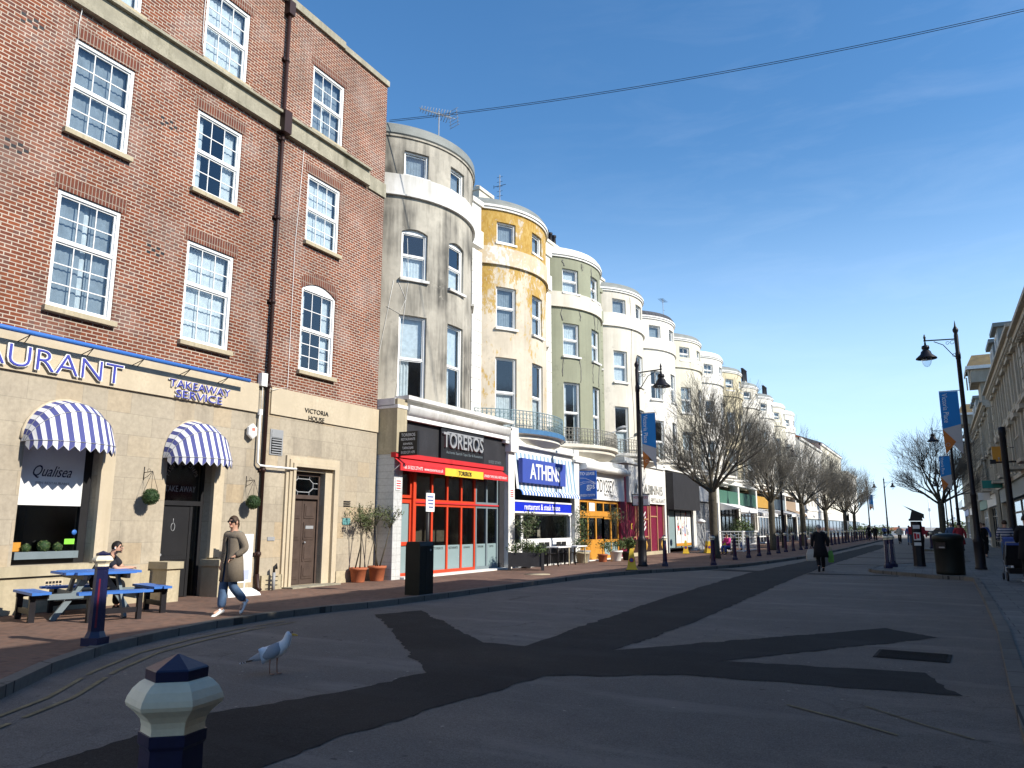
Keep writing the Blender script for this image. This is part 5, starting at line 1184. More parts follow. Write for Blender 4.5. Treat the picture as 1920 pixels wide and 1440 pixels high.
# ------------------------------------------------------------------ far end of the left side, beyond the bows
def far_block(name, label, y0, y1, x, z, floors, m, roof=None, rz=0., wn=6, depth=12, base=3.6):
    t_ = thing(name, label, 'building', (x, y0, 0), 0); Lh = y1-y0; holes = []; W = []
    for f in range(floors):
        fh = (z-base-.8)/floors
        for k in range(wn): yc = Lh*(k+.5)/wn; z0 = base+.5+f*fh; holes.append((yc-.5, yc+.5, z0, z0+fh*.62)); W.append((yc, z0, fh*.62))
    b = MB(); flat_wall(b, 0, Lh, base, z, holes, 0., .2, 1, .6)
    for y in (0, Lh): b.poly([(0,y,0),(-depth,y,0),(-depth,y,z),(0,y,z)])
    b.poly([(-depth,0,0),(-depth,Lh,0),(-depth,Lh,z),(-depth,0,z)]); b.poly([(0,0,z),(0,Lh,z),(-depth,Lh,z),(-depth,0,z)])
    b.build('wall', [M_[m], M_['interior']], t_, recalc=False)
    for k, (yc, zz, hh) in enumerate(W): window(t_, yc, zz, 1.0, hh, 1, 1, 1, x=-.1, sill=None, curtain=['half','grey','pair'][k % 3], seed=k % 3)
    b = MB(); b.box(-.2, .22, 0, Lh, z-.3, z+.02); b.box(-.2, .14, 0, Lh, base-.02, base+.2); b.build('cornice', M_['whitedirty'], t_)
    b = MB(); b.box(-1, .06, 0, Lh, base-1.0, base-.02); b.build('fascia', M_['whitedirty'], t_)
    b = MB(); n = 6; ys = [Lh*k/n for k in range(n+1)]; g = glazing(t_, 'shop_window', ys, .1, base-1.0, -.05, 'midgrey', .16); dark_room(t_, .1, Lh-.1, .1, base-1.0)
    if roof:
        b = MB(); rh, m2, hip = roof
        E = [(.3,-.1,z+.02),(.3,Lh+.1,z+.02),(-depth,Lh+.1,z+.02),(-depth,-.1,z+.02)]; a_ = (-depth/2, hip, z+rh); c_ = (-depth/2, Lh-hip, z+rh)
        b.poly([E[0],E[1],c_,a_]); b.poly([E[1],E[2],c_]); b.poly([E[2],E[3],a_,c_]); b.poly([E[3],E[0],a_]); b.build('roof', M_[m2], t_, recalc=False)
    return t_
far_block('terrace_block', 'white terrace block with an orange tiled roof beyond the bow fronted houses', 99.0, 119, TX, 12.4, 3, 'st5', (2.6, 'tile', .3), wn=7)
far_block('seafront_hotel', 'tall cream hotel block with a grey hipped roof near the seafront', 119.2, 146, TX, 13.6, 4, 'st6', (2.6, 'slate', 3), wn=9)
far_block('seafront_house', 'lower white block at the seafront corner', 146.2, 166, TX+.6, 11.2, 3, 'st5', None, wn=6)
# ------------------------------------------------------------------ promenade end: kiosk, wall, shrubs, masts
k_ = thing('kiosk', 'white kiosk with a red hipped roof at the end of the street', 'kiosk', (-7.45, 172, 0), 0, None, .36)
b = MB(); b.box(-4.2, 4.2, 0, 6, 0, 2.6); b.build('wall', M_['white'], k_); b = MB(); E = [(-4.8,-.6,2.6),(4.8,-.6,2.6),(4.8,6.6,2.6),(-4.8,6.6,2.6)]
for p, q, r in ((E[0],E[1],((1.5,3,4.3),(-1.5,3,4.3))),(E[1],E[2],((1.5,3,4.3),)),(E[2],E[3],((-1.5,3,4.3),(1.5,3,4.3))),(E[3],E[0],((-1.5,3,4.3),))): b.poly([p,q,*r])
b.build('roof', M_['tile'], k_, recalc=False)
for x in (-2.6, 0, 2.6): b = MB(); b.box(x-.6, x+.6, -.04, .02, .9, 2.1); b.build('window', M_['iron'], k_)
b = MB(); b.box(-60, 60, 182, 182.4, 0, .9); tag(b.build('promenade_wall', M_['whitedirty']), 'low pale wall along the promenade', 'wall')
def shrub(label, x, y, r, h, n=700, size=.16, mats=('leafb','leafa')):
    t_ = thing('shrub', label, 'shrub', (x, y, 0), 0, 'shrubs at the seafront'); b = MB(); b.leaves((0,0,h*.55), (r,r,h*.5), n, size, 2, .2); b.build('foliage', [M_[m] for m in mats], t_, recalc=False)
    b = MB(); b.tube([(0,0,0),(.05,0,h*.5)], .08, 5); b.build('stem', M_['bark'], t_)
shrub('rounded dark shrub left of the far street lamps', -10.2, 128, 2.4, 2.0); shrub('second shrub beside the far left lamp', -8.0, 136, 2.2, 1.9); shrub('spiky shrub right of the right hand tree', 2.0, 128, 1.8, 2.6, 500, .22); shrub('low shrub on the right of the seafront', 4.5, 150, 2.4, 2.4)
for x, y, h_, lab in ((-1.2, 175, 7.5, 'tallest thin mast at the seafront'), (3.2, 190, 5.2, 'short thin mast right of the kiosk'), (5.6, 190, 4.2, 'shortest mast at the seafront')):
    t_ = thing('mast', lab, 'mast', (x, y, 0), 0, 'masts at the seafront'); b = MB(); b.tube([(0,0,0),(0,0,h_)], [.12,.07], 6); b.box(-.2,.2,-.1,.1,h_*.62,h_*.7); b.build('pole', M_['white'], t_)
for x, y, lab, m in ((-3.0, 160, 'red parked car far away at the seafront', 'redcoat'), (.4, 158, 'dark parked car at the seafront beside the tree trunk', 'black'), (3.6, 160, 'pale parked car at the seafront right of the tree', 'whitedirty'), (-14, 168, 'white parked car at the seafront left of the kiosk', 'white')):
    t_ = thing('parked_car', lab, 'car', (x, y, 0), 0, 'cars parked at the seafront')
    b = MB(); b.loft([[(xx, yy_, z) for xx, z in ((-2.1,.35),(-2.1,.75),(-1.9,.88),(-1.1,.95),(1.3,.95),(1.95,.85),(2.1,.65),(2.1,.35))] for yy_ in (-.85,.85)], True, True); b.build('body', M_[m], t_)
    b = MB(); b.loft([[(-1.2,-.78,.94),(1.0,-.78,.94),(1.0,.78,.94),(-1.2,.78,.94)],[(-.7,-.62,1.45),(.55,-.62,1.45),(.55,.62,1.45),(-.7,.62,1.45)]], True, True); b.build('cabin', M_['black'], t_)
    for xx in (-1.3, 1.3):
        for yy_ in (-.86, .86): b = MB(); b.M = Matrix.Translation((xx, yy_, .32)) @ Matrix.Rotation(PI/2, 4, 'X'); b.lathe([(.3,-.1),(.32,0),(.3,.1)], 12); b.build('wheel', M_['iron'], t_)
# ------------------------------------------------------------------ overhead cable between the two sides
cb = thing('overhead_cable', 'pair of thin black cables strung across the street', 'cable', (-15, 18.9, 15.05), 0)
for dz in (0, -.055):
    b = MB(); P = []
    for i in range(31):
        s_ = i/30; P.append((18.6*s_, 2.95*s_, -.35*s_-1.35*s_*(1-s_)+dz))
    b.tube(P, .009, 5); b.build('wire', M_['iron'], cb)
# ------------------------------------------------------------------ bare street trees
def grow(seed, forkz=2.35, rad=.16):
    rnd = random.Random(seed); tk = MB(); cr = MB()
    tk.tube([(0,0,-.05),(.01,.0,.25),(-.01,.02,1.2),(.0,0,forkz-.25),(.02,0,forkz+.12)], [rad*1.45,rad*1.1,rad*.95,rad*1.0,rad*.9], 10)
    def ok(p): return (p.x/2.25)**2+(p.y/2.25)**2+((p.z-4.7)/2.8)**2 < 1.0
    def branch(p, d, r, L_, lv):
        n = 3 if lv < 3 else 2; P = [p]; q = p; dd = d
        for i in range(n):
            dd = (dd+Vector((rnd.gauss(0,.10),rnd.gauss(0,.10),rnd.gauss(.05,.06)))*(1.+.3*lv)*.8).normalized(); q = q+dd*L_/n; P.append(q)
        e = r*.68 if lv < 3 else r*.55
        (tk if lv == 0 else cr).tube(P, [r+(e-r)*i/n for i in range(n+1)], 7 if lv == 0 else (5 if lv == 1 else 3), caps=False)
        if lv >= 5 or not ok(q): return
        nc = (4,4,4,4,3)[lv]
        for k in range(nc):
            f = 1. if k == 0 else rnd.uniform(.35, 1.); i = min(n-1, int(f*n)); s_ = P[i].lerp(P[i+1], f*n-i if f < 1 else 1)
            ax = dd.orthogonal().normalized(); ax.rotate(Matrix.Rotation(rnd.uniform(0, 2*PI), 3, dd)); a = rnd.uniform(.30, .75) if k else rnd.uniform(.05,.3)
            nd = (Matrix.Rotation(a, 3, ax) @ dd); out = Vector((s_.x, s_.y, 0)); nd = (nd+out*.06+Vector((0,0,.12))).normalized()
            branch(s_, nd, max(.0046, e*(.85 if k == 0 else .66)), L_*rnd.uniform(.55, .92), lv+1)
    for k in range(9):
        az = 2*PI*k/9+rnd.uniform(-.3,.3); tl = (R(16), R(40), R(58))[k % 3]+rnd.uniform(-.1,.1)
        branch(Vector((.03*math.cos(az), .03*math.sin(az), forkz+rnd.uniform(-.12,.12))), Vector((math.sin(tl)*math.cos(az), math.sin(tl)*math.sin(az), math.cos(tl))), rad*rnd.uniform(.34,.46), rnd.uniform(1.0,1.6), 0)
    return tk, cr
TREES = []
for s_ in (11, 23):
    tk, cr = grow(s_); t_ = thing('street_tree', 'tree', 'tree', (0,0,0), 0, 'bare street trees')
    tk.build('trunk', M_['bark'], t_, recalc=False); cr.build('crown', M_['twig'], t_, recalc=False); TREES.append(t_)
spots = [(-9.6,38.2,1.30,0,'nearest bare tree on the left pavement, with the largest crown'), (-9.6,53.6,1.27,1,'second bare tree on the left, behind the row of blue bollards'), (-9.6,67,1.33,0,'third bare tree on the left, with the thick dark trunk'), (-9.6,82,1.25,1,'fourth bare tree along the left pavement'), (-9.6,100,1.3,0,'fifth bare tree along the left pavement'), (-9.6,112,1.3,1,'farthest bare tree on the left, nearest the far lamp'),
         (.34,66,1.46,0,'lone bare tree on the right pavement against the sky')]
for k, (x, y, sc, p, lab) in enumerate(spots):
    if k < 2: t_ = TREES[p]; t_.location = (x, y, .1); t_.scale = (sc,sc,sc*1.03); t_.rotation_euler.z = (.4, 2.)[k]; t_['label'] = lab
    else: dup(TREES[p], (x, y, .1), 1.3*k+.5, lab, 'bare street trees', (sc, sc, sc*(1.02 if x < 0 else .93)))
# ------------------------------------------------------------------ lamp columns and banners
def lamp(label, x, y, h=8.35, side=1, armlen=1.0):
    t_ = thing('street_lamp', label, 'street lamp', (x, y, .1), 0, 'black heritage street lamps'); zt = h-.1
    b = MB(); b.lathe([(.20,0),(.20,.06),(.17,.10),(.17,.95),(.19,1.0),(.13,1.1),(.11,1.2),(.095,2.6),(.105,2.62),(.105,2.7),(.085,2.74),(.075,zt-1.4),(.09,zt-1.38),(.09,zt-1.2),(.07,zt-1.1),(.075,zt-.5),(.06,zt-.4),(.095,zt-.32),(.10,zt-.25),(.06,zt-.18),(.035,zt-.12),(.004,zt+.1)], 14); b.build('pole', M_['iron'], t_)
    za = zt-.62; b = MB(); s = side
    b.tube([(0,0,za),(s*armlen,0,za+.05)], .025, 6); b.tube([(s*.02,0,za-.75),(s*.2,0,za-.55),(s*.45,0,za-.18),(s*.75,0,za-.02)], .016, 5)
    for cx, cz, rr in ((.14,za-.12,.09),(.30,za-.13,.07),(.12,za-.62,.08)): b.tube([(s*cx+rr*math.cos(a*.7)*(1-a*.05), 0, cz+rr*math.sin(a*.7)*(1-a*.05)) for a in range(10)], .009, 4)
    b.lathe([(.0,.0),(.05,.03),(.03,.12),(.05,.16),(.012,.3)], 8, (s*armlen,0,za-.0)); b.build('arm', M_['iron'], t_)
    b = MB(); b.lathe([(.03,.0),(.04,-.12),(.13,-.16),(.14,-.26),(.10,-.30),(.17,-.38),(.20,-.48),(.36,-.62),(.37,-.66),(.30,-.65),(.18,-.62)], 18, (s*armlen,0,za), caps=False); b.build('lantern', M_['iron'], t_)
    b = MB(); b.lathe([(.17,-.62),(.18,-.70),(.15,-.84),(.08,-.95),(.01,-.98)], 14, (s*armlen,0,za)); b.build('globe', M_['lampglass'], t_)
    return t_
M_['bannerblue'] = mat('banner blue', (.02,.22,.55), .7, .06, 2, .05); M_['bannermid'] = mat('banner steel blue', (.12,.24,.38), .7, .06, 2, .05); M_['bannergrey'] = mat('banner grey', (.48,.46,.44), .7, .06, 2, .05); M_['bannerorange'] = mat('banner orange', (.55,.17,.03), .7, .08, 2, .05)  # bannerblue is brightened to stand in for light coming through the cloth
def banner(label, x, y, zt, side, wd=.56, hh=2.25):
    t_ = thing('banner', label, 'banner', (x, y, 0), 0, 'street banners on lamp columns'); s = side; x0 = s*.14; x1 = s*(.14+wd); zb = zt-hh
    X = lambda u: x0+(x1-x0)*u; 
    def pan(pts, m, nm):
        b = MB(); b.poly([(X(u),-.012,z) for u, z in pts]); b.poly([(X(u),.012,z) for u, z in pts][::-1]); b.build(nm, M_[m], t_, recalc=False)
    L0, R0 = (0, 1) if s > 0 else (1, 0)          # the orange flap hangs on the outer-left corner in the picture
    pan([(0,zt),(1,zt),(1,zb+.85),(0,zb+1.05)] if s > 0 else [(0,zt),(1,zt),(1,zb+.95),(0,zb+1.1)], 'bannerblue', 'cloth')
    if s > 0: pan([(0,zb+1.05),(1,zb+.85),(1,zb+.2),(.42,zb+.55),(0,zb+.78)], 'bannergrey', 'cloth'); pan([(0,zb+.78),(.42,zb+.55),(.75,zb+.33),(.5,zb+.36),(.06,zb)], 'bannerorange', 'cloth'); pan([(1,zb+.2),(.42,zb+.55),(.5,zb+.36),(.75,zb+.33),(.98,zb)], 'bannergrey', 'cloth')
    else: pan([(0,zb+1.1),(1,zb+.95),(.35,zb+.45),(0,zb+.55)], 'bannergrey', 'cloth'); pan([(1,zb+.95),(.35,zb+.45),(.5,zb+.34),(.93,zb)], 'bannerorange', 'cloth'); pan([(0,zb+.55),(.35,zb+.45),(.5,zb+.34),(.04,zb)], 'bannergrey', 'cloth')
    u0 = .72 if s > 0 else .55
    letter(t_, 'Victoria Place', (X(.28 if s > 0 else .72), -.016, zt-.62), 1.1, .17, M_['white'], FACE_NY, roll=-PI/2, ext=.002)
    b = MB()
    for z in (zt+.02, zb+.42): b.tube([(0,0,z),(x1,0,z)], .014, 5)
    b.build('bracket', M_['iron'], t_)
    b = MB(); b.tube([(X(.3 if s > 0 else .78)+.06*math.cos(a*PI/6), -.014, zb+.36+.06*math.sin(a*PI/6)) for a in range(13)], .008, 4); b.build('emblem', M_['bannergrey'], t_)
lamp('street lamp on the left pavement with a blue banner, nearest on that side', -10.16, 29.2, 8.35, 1, 1.0); banner('blue and orange banner on the nearest left street lamp', -10.16, 29.2, 6.05, 1)
lamp('second lamp column on the left, half hidden by tree trunks', -10.0, 60, 8.0, 1)
lamp('far lamp column on the left with a small bright banner', -8.5, 122, 8.4, 1); banner('small far banner on the left beside the last tree', -8.5, 122, 6.1, 1)
lamp('lamp column without a banner at the end of the road', -5.75, 113, 8.0, 1)
lamp('tallest looking street lamp on the right with a blue banner', 1.23, 32.8, 9.2, -1, 1.05); banner('large blue and orange banner on the nearest right street lamp', 1.23, 32.8, 6.6, -1, .62, 2.35)
lamp('second street lamp on the right, its lantern left of the banner', 1.22, 58.5, 8.5, -1); banner('second blue banner on the right under the larger one', 1.22, 58.5, 6.2, -1, .62, 2.3)
lamp('third street lamp on the right', 1.4, 94, 8.4, -1); lamp('fourth street lamp on the right, beside the tree', 1.2, 122, 8.4, -1)
t_ = thing('camera_post', 'thick black post with a short cross arm at the right edge', 'post', (2.45, 34.4, .11), 0); b = MB(); b.lathe([(.17,0),(.17,.9),(.12,1.0),(.11,4.9),(.13,4.95),(.13,5.2),(.02,5.25)], 12); b.build('post', M_['iron'], t_); b = MB(); b.tube([(-.35,0,3.9),(.35,0,3.9)], .03, 6); b.box(-.5,-.3,-.08,.08,3.84,4.0); b.build('cross_arm', M_['iron'], t_)
# ------------------------------------------------------------------ bollards
def octring(r, z, n=8): return [(r*math.cos(PI/n+j*2*PI/n), r*math.sin(PI/n+j*2*PI/n), z) for j in range(n)]
def hexring(r, z): return octring(r, z, 6)
def bollard(label, x, y, z=.1, rz=0., sc=1., stripe='red', group='blue and cream bollards'):
    t_ = thing('bollard', label, 'bollard', (x, y, z), rz, group, sc)
    b = MB(); b.prism([(.115,-.115),(.115,.115),(-.115,.115),(-.115,-.115)], 0, .10); b.loft([hexring(.125,.10), hexring(.097,.17), hexring(.095,.18), hexring(.080,.935), hexring(.087,.945), hexring(.087,.973)], True, True, sm=False)
    b.build('shaft', M_['navy'], t_)
    b = MB()
    for j in range(6):
        a = j*PI/3; r0, r1 = .0945*math.cos(PI/6)+.001, .0815*math.cos(PI/6)+.001; d = Vector((math.cos(a), math.sin(a), 0)); u = Vector((-d.y, d.x, 0))
        if j % 2 == 1: b.poly([d*r0-u*.012+Vector((0,0,.22)), d*r0+u*.012+Vector((0,0,.22)), d*r1+u*.010+Vector((0,0,.82)), d*r1-u*.010+Vector((0,0,.82))])
    b.build('stripe', M_[stripe], t_, recalc=False)
    b = MB(); b.loft([hexring(.0815,.972), hexring(.081,.990), hexring(.085,1.005), hexring(.100,1.022), hexring(.122,1.040), hexring(.126,1.050), hexring(.122,1.064), hexring(.110,1.084), hexring(.093,1.100), hexring(.082,1.106)], True, True, sm=False); b.build('collar', M_['cream'], t_)
    b = MB(); b.loft([hexring(.080,1.105), hexring(.081,1.132), hexring(.077,1.136), hexring(.003,1.168)], True, True, sm=False); b.build('cap', M_['navy'], t_)
    return t_
M_['navystripe'] = mat('crimson stripe paint', (.16,.012,.03), .45, .2, 5, .03)
B0 = bollard('largest bollard close to the viewer, seen from its cream collar up', -1.86, 1.50, 0.09, .2, 1.0, 'navy')
B1 = bollard('bollard in front of the blue picnic table', -9.68, 6.51, .1, .35, 1.02, 'navystripe')
dup(B1, (-9.39, 29.6, .1), .3, 'lone bollard right of the traffic cone near the left street lamp')
dup(B1, (-7.96, 31.3, .1), .4, 'bollard standing in front of the nearest tree trunk')
labs = 'blue bollard in the long row along the left kerb beyond the nearest tree'
for k, y in enumerate([36.8,39.4,42.0,44.5,47.0,49.6,52.2,54.7,57.2,59.8,62.4,65,67.6,70.2,72.8,75.4,78,80.6,83.2,85.8,88.4,91,93.6,96.2,98.8,101.4,104,108,112]):
    dup(B1, (-8.35+.012*(y-36.8)+ (.15 if k % 3 == 1 else 0)*.3, y, .1), .3, labs)
B2 = bollard('left one of two white striped bollards on the right build out', -1.73, 32.0, .11, .35, 1.05, 'white'); dup(B2, (-1.62, 33.2, .11), .5, 'right one of two white striped bollards on the right build out')
dup(B1, (-.5, 62.5, .11), .3, 'first bollard on the farther kerb build out'); dup(B1, (.1, 60.6, .11), .3, 'second bollard on the farther kerb build out')
# ------------------------------------------------------------------ octagonal picnic table
def picnic(label, x, y, rz):
    t_ = thing('picnic_table', label, 'picnic table', (x, y, .1), rz, 'blue picnic tables')
    b = MB()
    for k in range(8):
        x0 = -.58+k*.146; x1 = x0+.138; c = .60 if abs((x0+x1)/2) < .36 else .60-(abs((x0+x1)/2)-.36)*.9
        b.box(x0, x1, -c, c, .72, .76)
    b.build('tabletop', M_['blue'], t_)
    b = MB()
    for s in (-.34, .34): b.box(-.56, .56, s-.03, s+.03, .64, .718)
    b.build('table_rail', M_['iron'], t_)
    for k in range(4):
        a = k*PI/2; M2 = Matrix.Rotation(a, 4, 'Z')
        b = MB(); b.M = M2
        for j in range(2): b.box(.80+j*.15, .94+j*.15, -.52-.05*j, .52+.05*j, .43, .47)
        o = b.build('bench', M_['blue'], t_)
        b = MB(); b.M = M2
        for s in (-.38, .38): b.box(.80, 1.08, s-.03, s+.03, .36, .428); b.box(.98, 1.07, s-.035, s+.035, 0, .36)
        b.box(.99, 1.05, -.35, .35, .12, .20)
        b.build('bench_leg', M_['iron'], o)
        b = MB(); b.M = M2; s = .28
        b.bar((.20, s, .70), (.70, s, .0), .05, .09); b.bar((-.1, s+.06, .38), (1.0, s+.06, .38), .04, .09); b.build('leg', M_['midgrey'], t_)
    return t_
PT = picnic('blue topped picnic table with a seated man', -12.85, 8.55, R(-16))
dup(PT, (-12.85, 5.45, .1), R(10), 'second blue picnic table, only its bench end showing at the left edge')
# ------------------------------------------------------------------ street furniture
t_ = thing('utility_cabinet', 'dark green utility cabinet by the left kerb', 'cabinet', (-10.42, 14.72, .1), 0)
b = MB(); P = [(-.36,0),(.36,0),(.36,1.08),(.30,1.17),(-.30,1.17),(-.36,1.08)]; b.loft([[(px*.55, y, pz) for px, pz in P] for y in (-.27, .27)], True, True, sm=False); M_['cabinet'] = mat('dark green steel', (.010,.012,.009), .5, .2, 4, .05); b.build('body', M_['cabinet'], t_)
b = MB(); b.box(.197, .203, -.01, .01, .06, 1.05); b.build('door_seam', M_['black'], t_); b = MB(); b.M = Matrix.Translation((.2,.14,.98)); b.ball((0,0,0), .025, n=8, m=6); b.build('lock', M_['grey'], t_)
t_ = thing('sign_post', 'thin black post with a small white parking plate beside the cabinet', 'sign', (-10.47, 15.08, .1), 0)
b = MB(); b.tube([(0,0,0),(0,0,2.35)], .045, 8); b.build('post', M_['black'], t_); b = MB(); b.box(.05, .07, -.17, .17, 1.85, 2.28); b.build('plate', M_['white'], t_)
for k in range(4): b = MB(); b.box(.07, .073, -.13+.02*k, .12, 2.18-k*.08, 2.21-k*.08); b.build('print', M_['bluecloth'], t_)
def cone(label, x, y, z=.1, h=.75): 
    t_ = thing('traffic_cone', label, 'traffic cone', (x, y, z), .3, 'yellow no waiting cones'); b = MB(); b.loft([[(s*.20,t2*.20,0) for s, t2 in ((-1,-1),(1,-1),(1,1),(-1,1))],[(s*.19,t2*.19,.05) for s, t2 in ((-1,-1),(1,-1),(1,1),(-1,1))],[(s*.16,t2*.16,.06) for s, t2 in ((-1,-1),(1,-1),(1,1),(-1,1))],[(s*.06,t2*.06,h-.06) for s, t2 in ((-1,-1),(1,-1),(1,1),(-1,1))],[(s*.045,t2*.045,h) for s, t2 in ((-1,-1),(1,-1),(1,1),(-1,1))]], True, True, sm=False); b.build('body', M_['yellow'], t_)
    b = MB(); b.box(-.21,.21,-.21,.21,-.002,.035); b.build('base', M_['black'], t_)
    for a in (0, -PI/2):
        b = MB(); b.M = Matrix.Rotation(a, 4, 'Z') @ Matrix.Translation((.112,0,.36)) @ Matrix.Rotation(PI/2-.15, 4, 'Y'); b.lathe([(.001,.004),(.085,.004)], 16, caps=False); b.lathe([(.085,.004),(.085,-.01)], 16, caps=False); o = b.build('no_waiting_disc', M_['redcloth'], t_)
        b = MB(); b.M = Matrix.Rotation(a, 4, 'Z') @ Matrix.Translation((.114,0,.36)) @ Matrix.Rotation(PI/2-.15, 4, 'Y'); b.lathe([(.001,.006),(.058,.006)], 16, caps=False); b.build('disc_centre', M_['bluecloth'], o)
cone('yellow no waiting cone on its own by the left kerb', -9.55, 26.3)
for k, (x, y) in enumerate(((-11.6,44.9),(-11.3,45.2),(-11.9,45.5),(-11.5,46.1),(-11.1,46.4))): cone('yellow cone huddled with others before the black boarded shop', x, y, .1, .7)
cone('yellow cone near the poster of the black boarded shop', -12.6, 43.6)
# info totem with a wedge shaped cap, litter bin
t_ = thing('parking_machine', 'dark parking machine with a tilted solar panel and white notices', 'ticket machine', (-.74, 34.3, .11), 0)
b = MB(); b.loft([octring(.24,0), octring(.22,.06), octring(.205,1.62), octring(.21,1.7)], True, True, sm=False); b.build('body', M_['iron'], t_)
b = MB(); b.box(-.24,.24,-.2,.2,1.72,1.80); b.loft([[(-.42,-.18,2.32),(-.40,.18,2.32),(-.38,.18,2.30),(-.38,-.18,2.30)],[(.30,-.2,1.98),(.30,.2,1.98),(.30,.2,1.80),(.30,-.2,1.80)]], True, True, sm=False); b.loft([[(-.2,-.15,1.79),(.22,-.15,1.79),(.22,.15,1.79),(-.2,.15,1.79)],[(-.12,-.15,2.1),(.28,-.15,1.95),(.28,.15,1.95),(-.12,.15,2.1)]], True, True, sm=False); b.build('solar_panel', M_['black'], t_)
for z0, z1, m in ((1.42,1.56,'whitedirty'),(.98,1.28,'whitedirty'),(.78,.90,'whitedirty')): b = MB(); b.box(-.12,.12,-.235,-.205,z0,z1); b.build('notice', M_[m], t_)
b = MB(); b.box(-.10,-.02,-.24,-.236,1.02,1.25); b.box(.0,.08,-.24,-.236,1.05,1.22); b.build('print', M_['redcloth'], t_)
for s in (-1, 1): b = MB(); b.box(s*.2-.09, s*.2+.09, -.1, .1, 1.2, 1.5); b.build('side_box', M_['redcoat'], t_)
t_ = thing('litter_bin', 'large round black litter bin on the right build out', 'litter bin', (.24, 28.9, .11), 0)
b = MB(); b.lathe([(.40,0),(.42,.04),(.415,.12),(.43,1.05),(.455,1.08),(.455,1.16),(.43,1.22),(.30,1.27),(.02,1.30)], 28); b.build('body', M_['cabinet'], t_)
b = MB(); b.M = Matrix.Rotation(-.5, 4, 'Z'); b.box(-.16,.16,-.47,-.40,.80,1.0); b.build('slot', M_['black'], t_); b = MB(); b.M = Matrix.Rotation(-.5, 4, 'Z'); b.box(-.05,.13,-.475,-.472,.83,.87); b.build('label_plate', M_['grey'], t_)
t_ = thing('drain_cover', 'ribbed metal drain cover in the shaded road on the right', 'drain cover', (-.42, 11.3, .004), R(-3)); b = MB(); b.box(-.42,.42,-.34,.34,0,.006); b.build('frame', M_['newroad'], t_); b = MB()
for k in range(14): b.box(-.38, .38, -.31+k*.046, -.31+k*.046+.022, .006, .012)
b.build('grid', M_['newroad'], t_)
t_ = thing('manhole_cover', 'small round manhole cover set in the left pavement', 'manhole', (-11.4, 22.6, .106), 0); b = MB(); b.lathe([(.001,.0),(.42,.0),(.42,.006),(.001,.006)], 24); b.build('lid', M_['stone'], t_)
# standpipe, swing board, plants by the door
t_ = thing('standpipe', 'grey pipe stub with a black nozzle at the foot of the stone wall', 'pipe', BW(13.98, .22, .1), BR); b = MB(); b.tube([(0,0,0),(0,0,.42)], .04, 8); b.build('pipe', M_['grey'], t_); b = MB(); b.tube([(0,0,.40),(0,0,.55),(.03,.03,.62),(.03,.05,.5)], .03, 6)
for k in range(3): b.tube([(0,-.13,.12+k*.1),(0,.13,.12+k*.1)], .012, 5)
b.build('nozzle', M_['black'], t_)
t_ = thing('swing_sign', 'white framed swing board on a white base behind the walking woman', 'sign', BW(12.50, .62, .1), BR+R(-8))
b = MB(); b.loft([[(.26,-.42,0),(.26,.42,0),(-.26,.42,0),(-.26,-.42,0)],[(.24,-.40,.06),(.24,.40,.06),(-.24,.40,.06),(-.24,-.40,.06)],[(.08,-.3,.16),(.08,.3,.16),(-.08,.3,.16),(-.08,-.3,.16)]], True, True, sm=False); b.build('base', M_['white'], t_)
b = MB(); b.box(-.02,.02,-.31,-.27,.28,1.34); b.box(-.02,.02,.27,.31,.28,1.34); b.box(-.02,.02,-.27,.27,1.30,1.34); b.box(-.02,.02,-.27,.27,.28,.32); b.tube([(0,-.15,.12),(0,-.15,.3)], .02, 6); b.tube([(0,.15,.12),(0,.15,.3)], .02, 6); b.build('frame', M_['white'], t_)
b = MB(); b.box(-.008,.008,-.27,.27,.32,1.30); b.build('panel', M_['blind'], t_); b = MB(); b.box(.009,.012,-.25,.25,.34,.55); b.build('print', mat('pale blue print', (.40,.45,.72), .6, .05), t_)
def pot(mb, r, h, flare=1.25, k=None): mb.lathe([(r*.72,0),(r*.78,.02),(r*.98,h*.82),(r*1.08,h*.84),(r*1.1,h),(r*.98,h),(r*.94,h*.9),(.01,h*.88)], 18, k=k)
def potted(label, x, y, m, r, h, build, name='potted_plant', cat='potted plant', rz=0.):
    t_ = thing(name, label, cat, (x, y, .1), rz); b = MB(); pot(b, r, h); b.build('pot', M_[m], t_); build(t_, h); return t_
def olive(n, seed, hh=1.65):
    def f(t_, h):
        rnd = random.Random(seed); s = MB(); lf = MB()
        for k in range(n):
            bx, by = rnd.uniform(-.08,.08), rnd.uniform(-.08,.08); tx, ty = bx+rnd.uniform(-.12,.12), by+(k-(n-1)/2)*.3+rnd.uniform(-.05,.05); zt = h+hh*rnd.uniform(.5,.62)
            s.tube([(bx,by,h*.85),(bx*.5+tx*.5+.03,by*.5+ty*.5,h+.45*hh*.6),(tx,ty,zt)], [.022,.018,.014], 6)
            for j in range(9):
                d = Vector((rnd.uniform(-.3,.3), rnd.uniform(-.35,.35), rnd.uniform(.1,.62))); s.tube([(tx,ty,zt-.1*j/9),(tx+d.x*.5,ty+d.y*.5,zt+d.z*.55),(tx+d.x,ty+d.y,zt+d.z)], [.009,.006,.003], 4)
                lf.leaves((tx+d.x*.8,ty+d.y*.8,zt+d.z*.8), (.16,.16,.2), 50, .035, 2, .0, .7, rnd)
        s.build('stem', M_['bark'], t_, recalc=False); lf.build('foliage', [M_['leafc'], M_['leafb']], t_, recalc=False)
    return f
potted('terracotta pot with a bare stemmed olive tree right of the brown door', -14.12, 17.05, 'terracotta', .23, .40, olive(2, 5, 1.9)); potted('terracotta pot with a fuller olive tree against the white tiled pier', -14.02, 17.75, 'terracotta', .24, .42, olive(3, 8, 2.05))
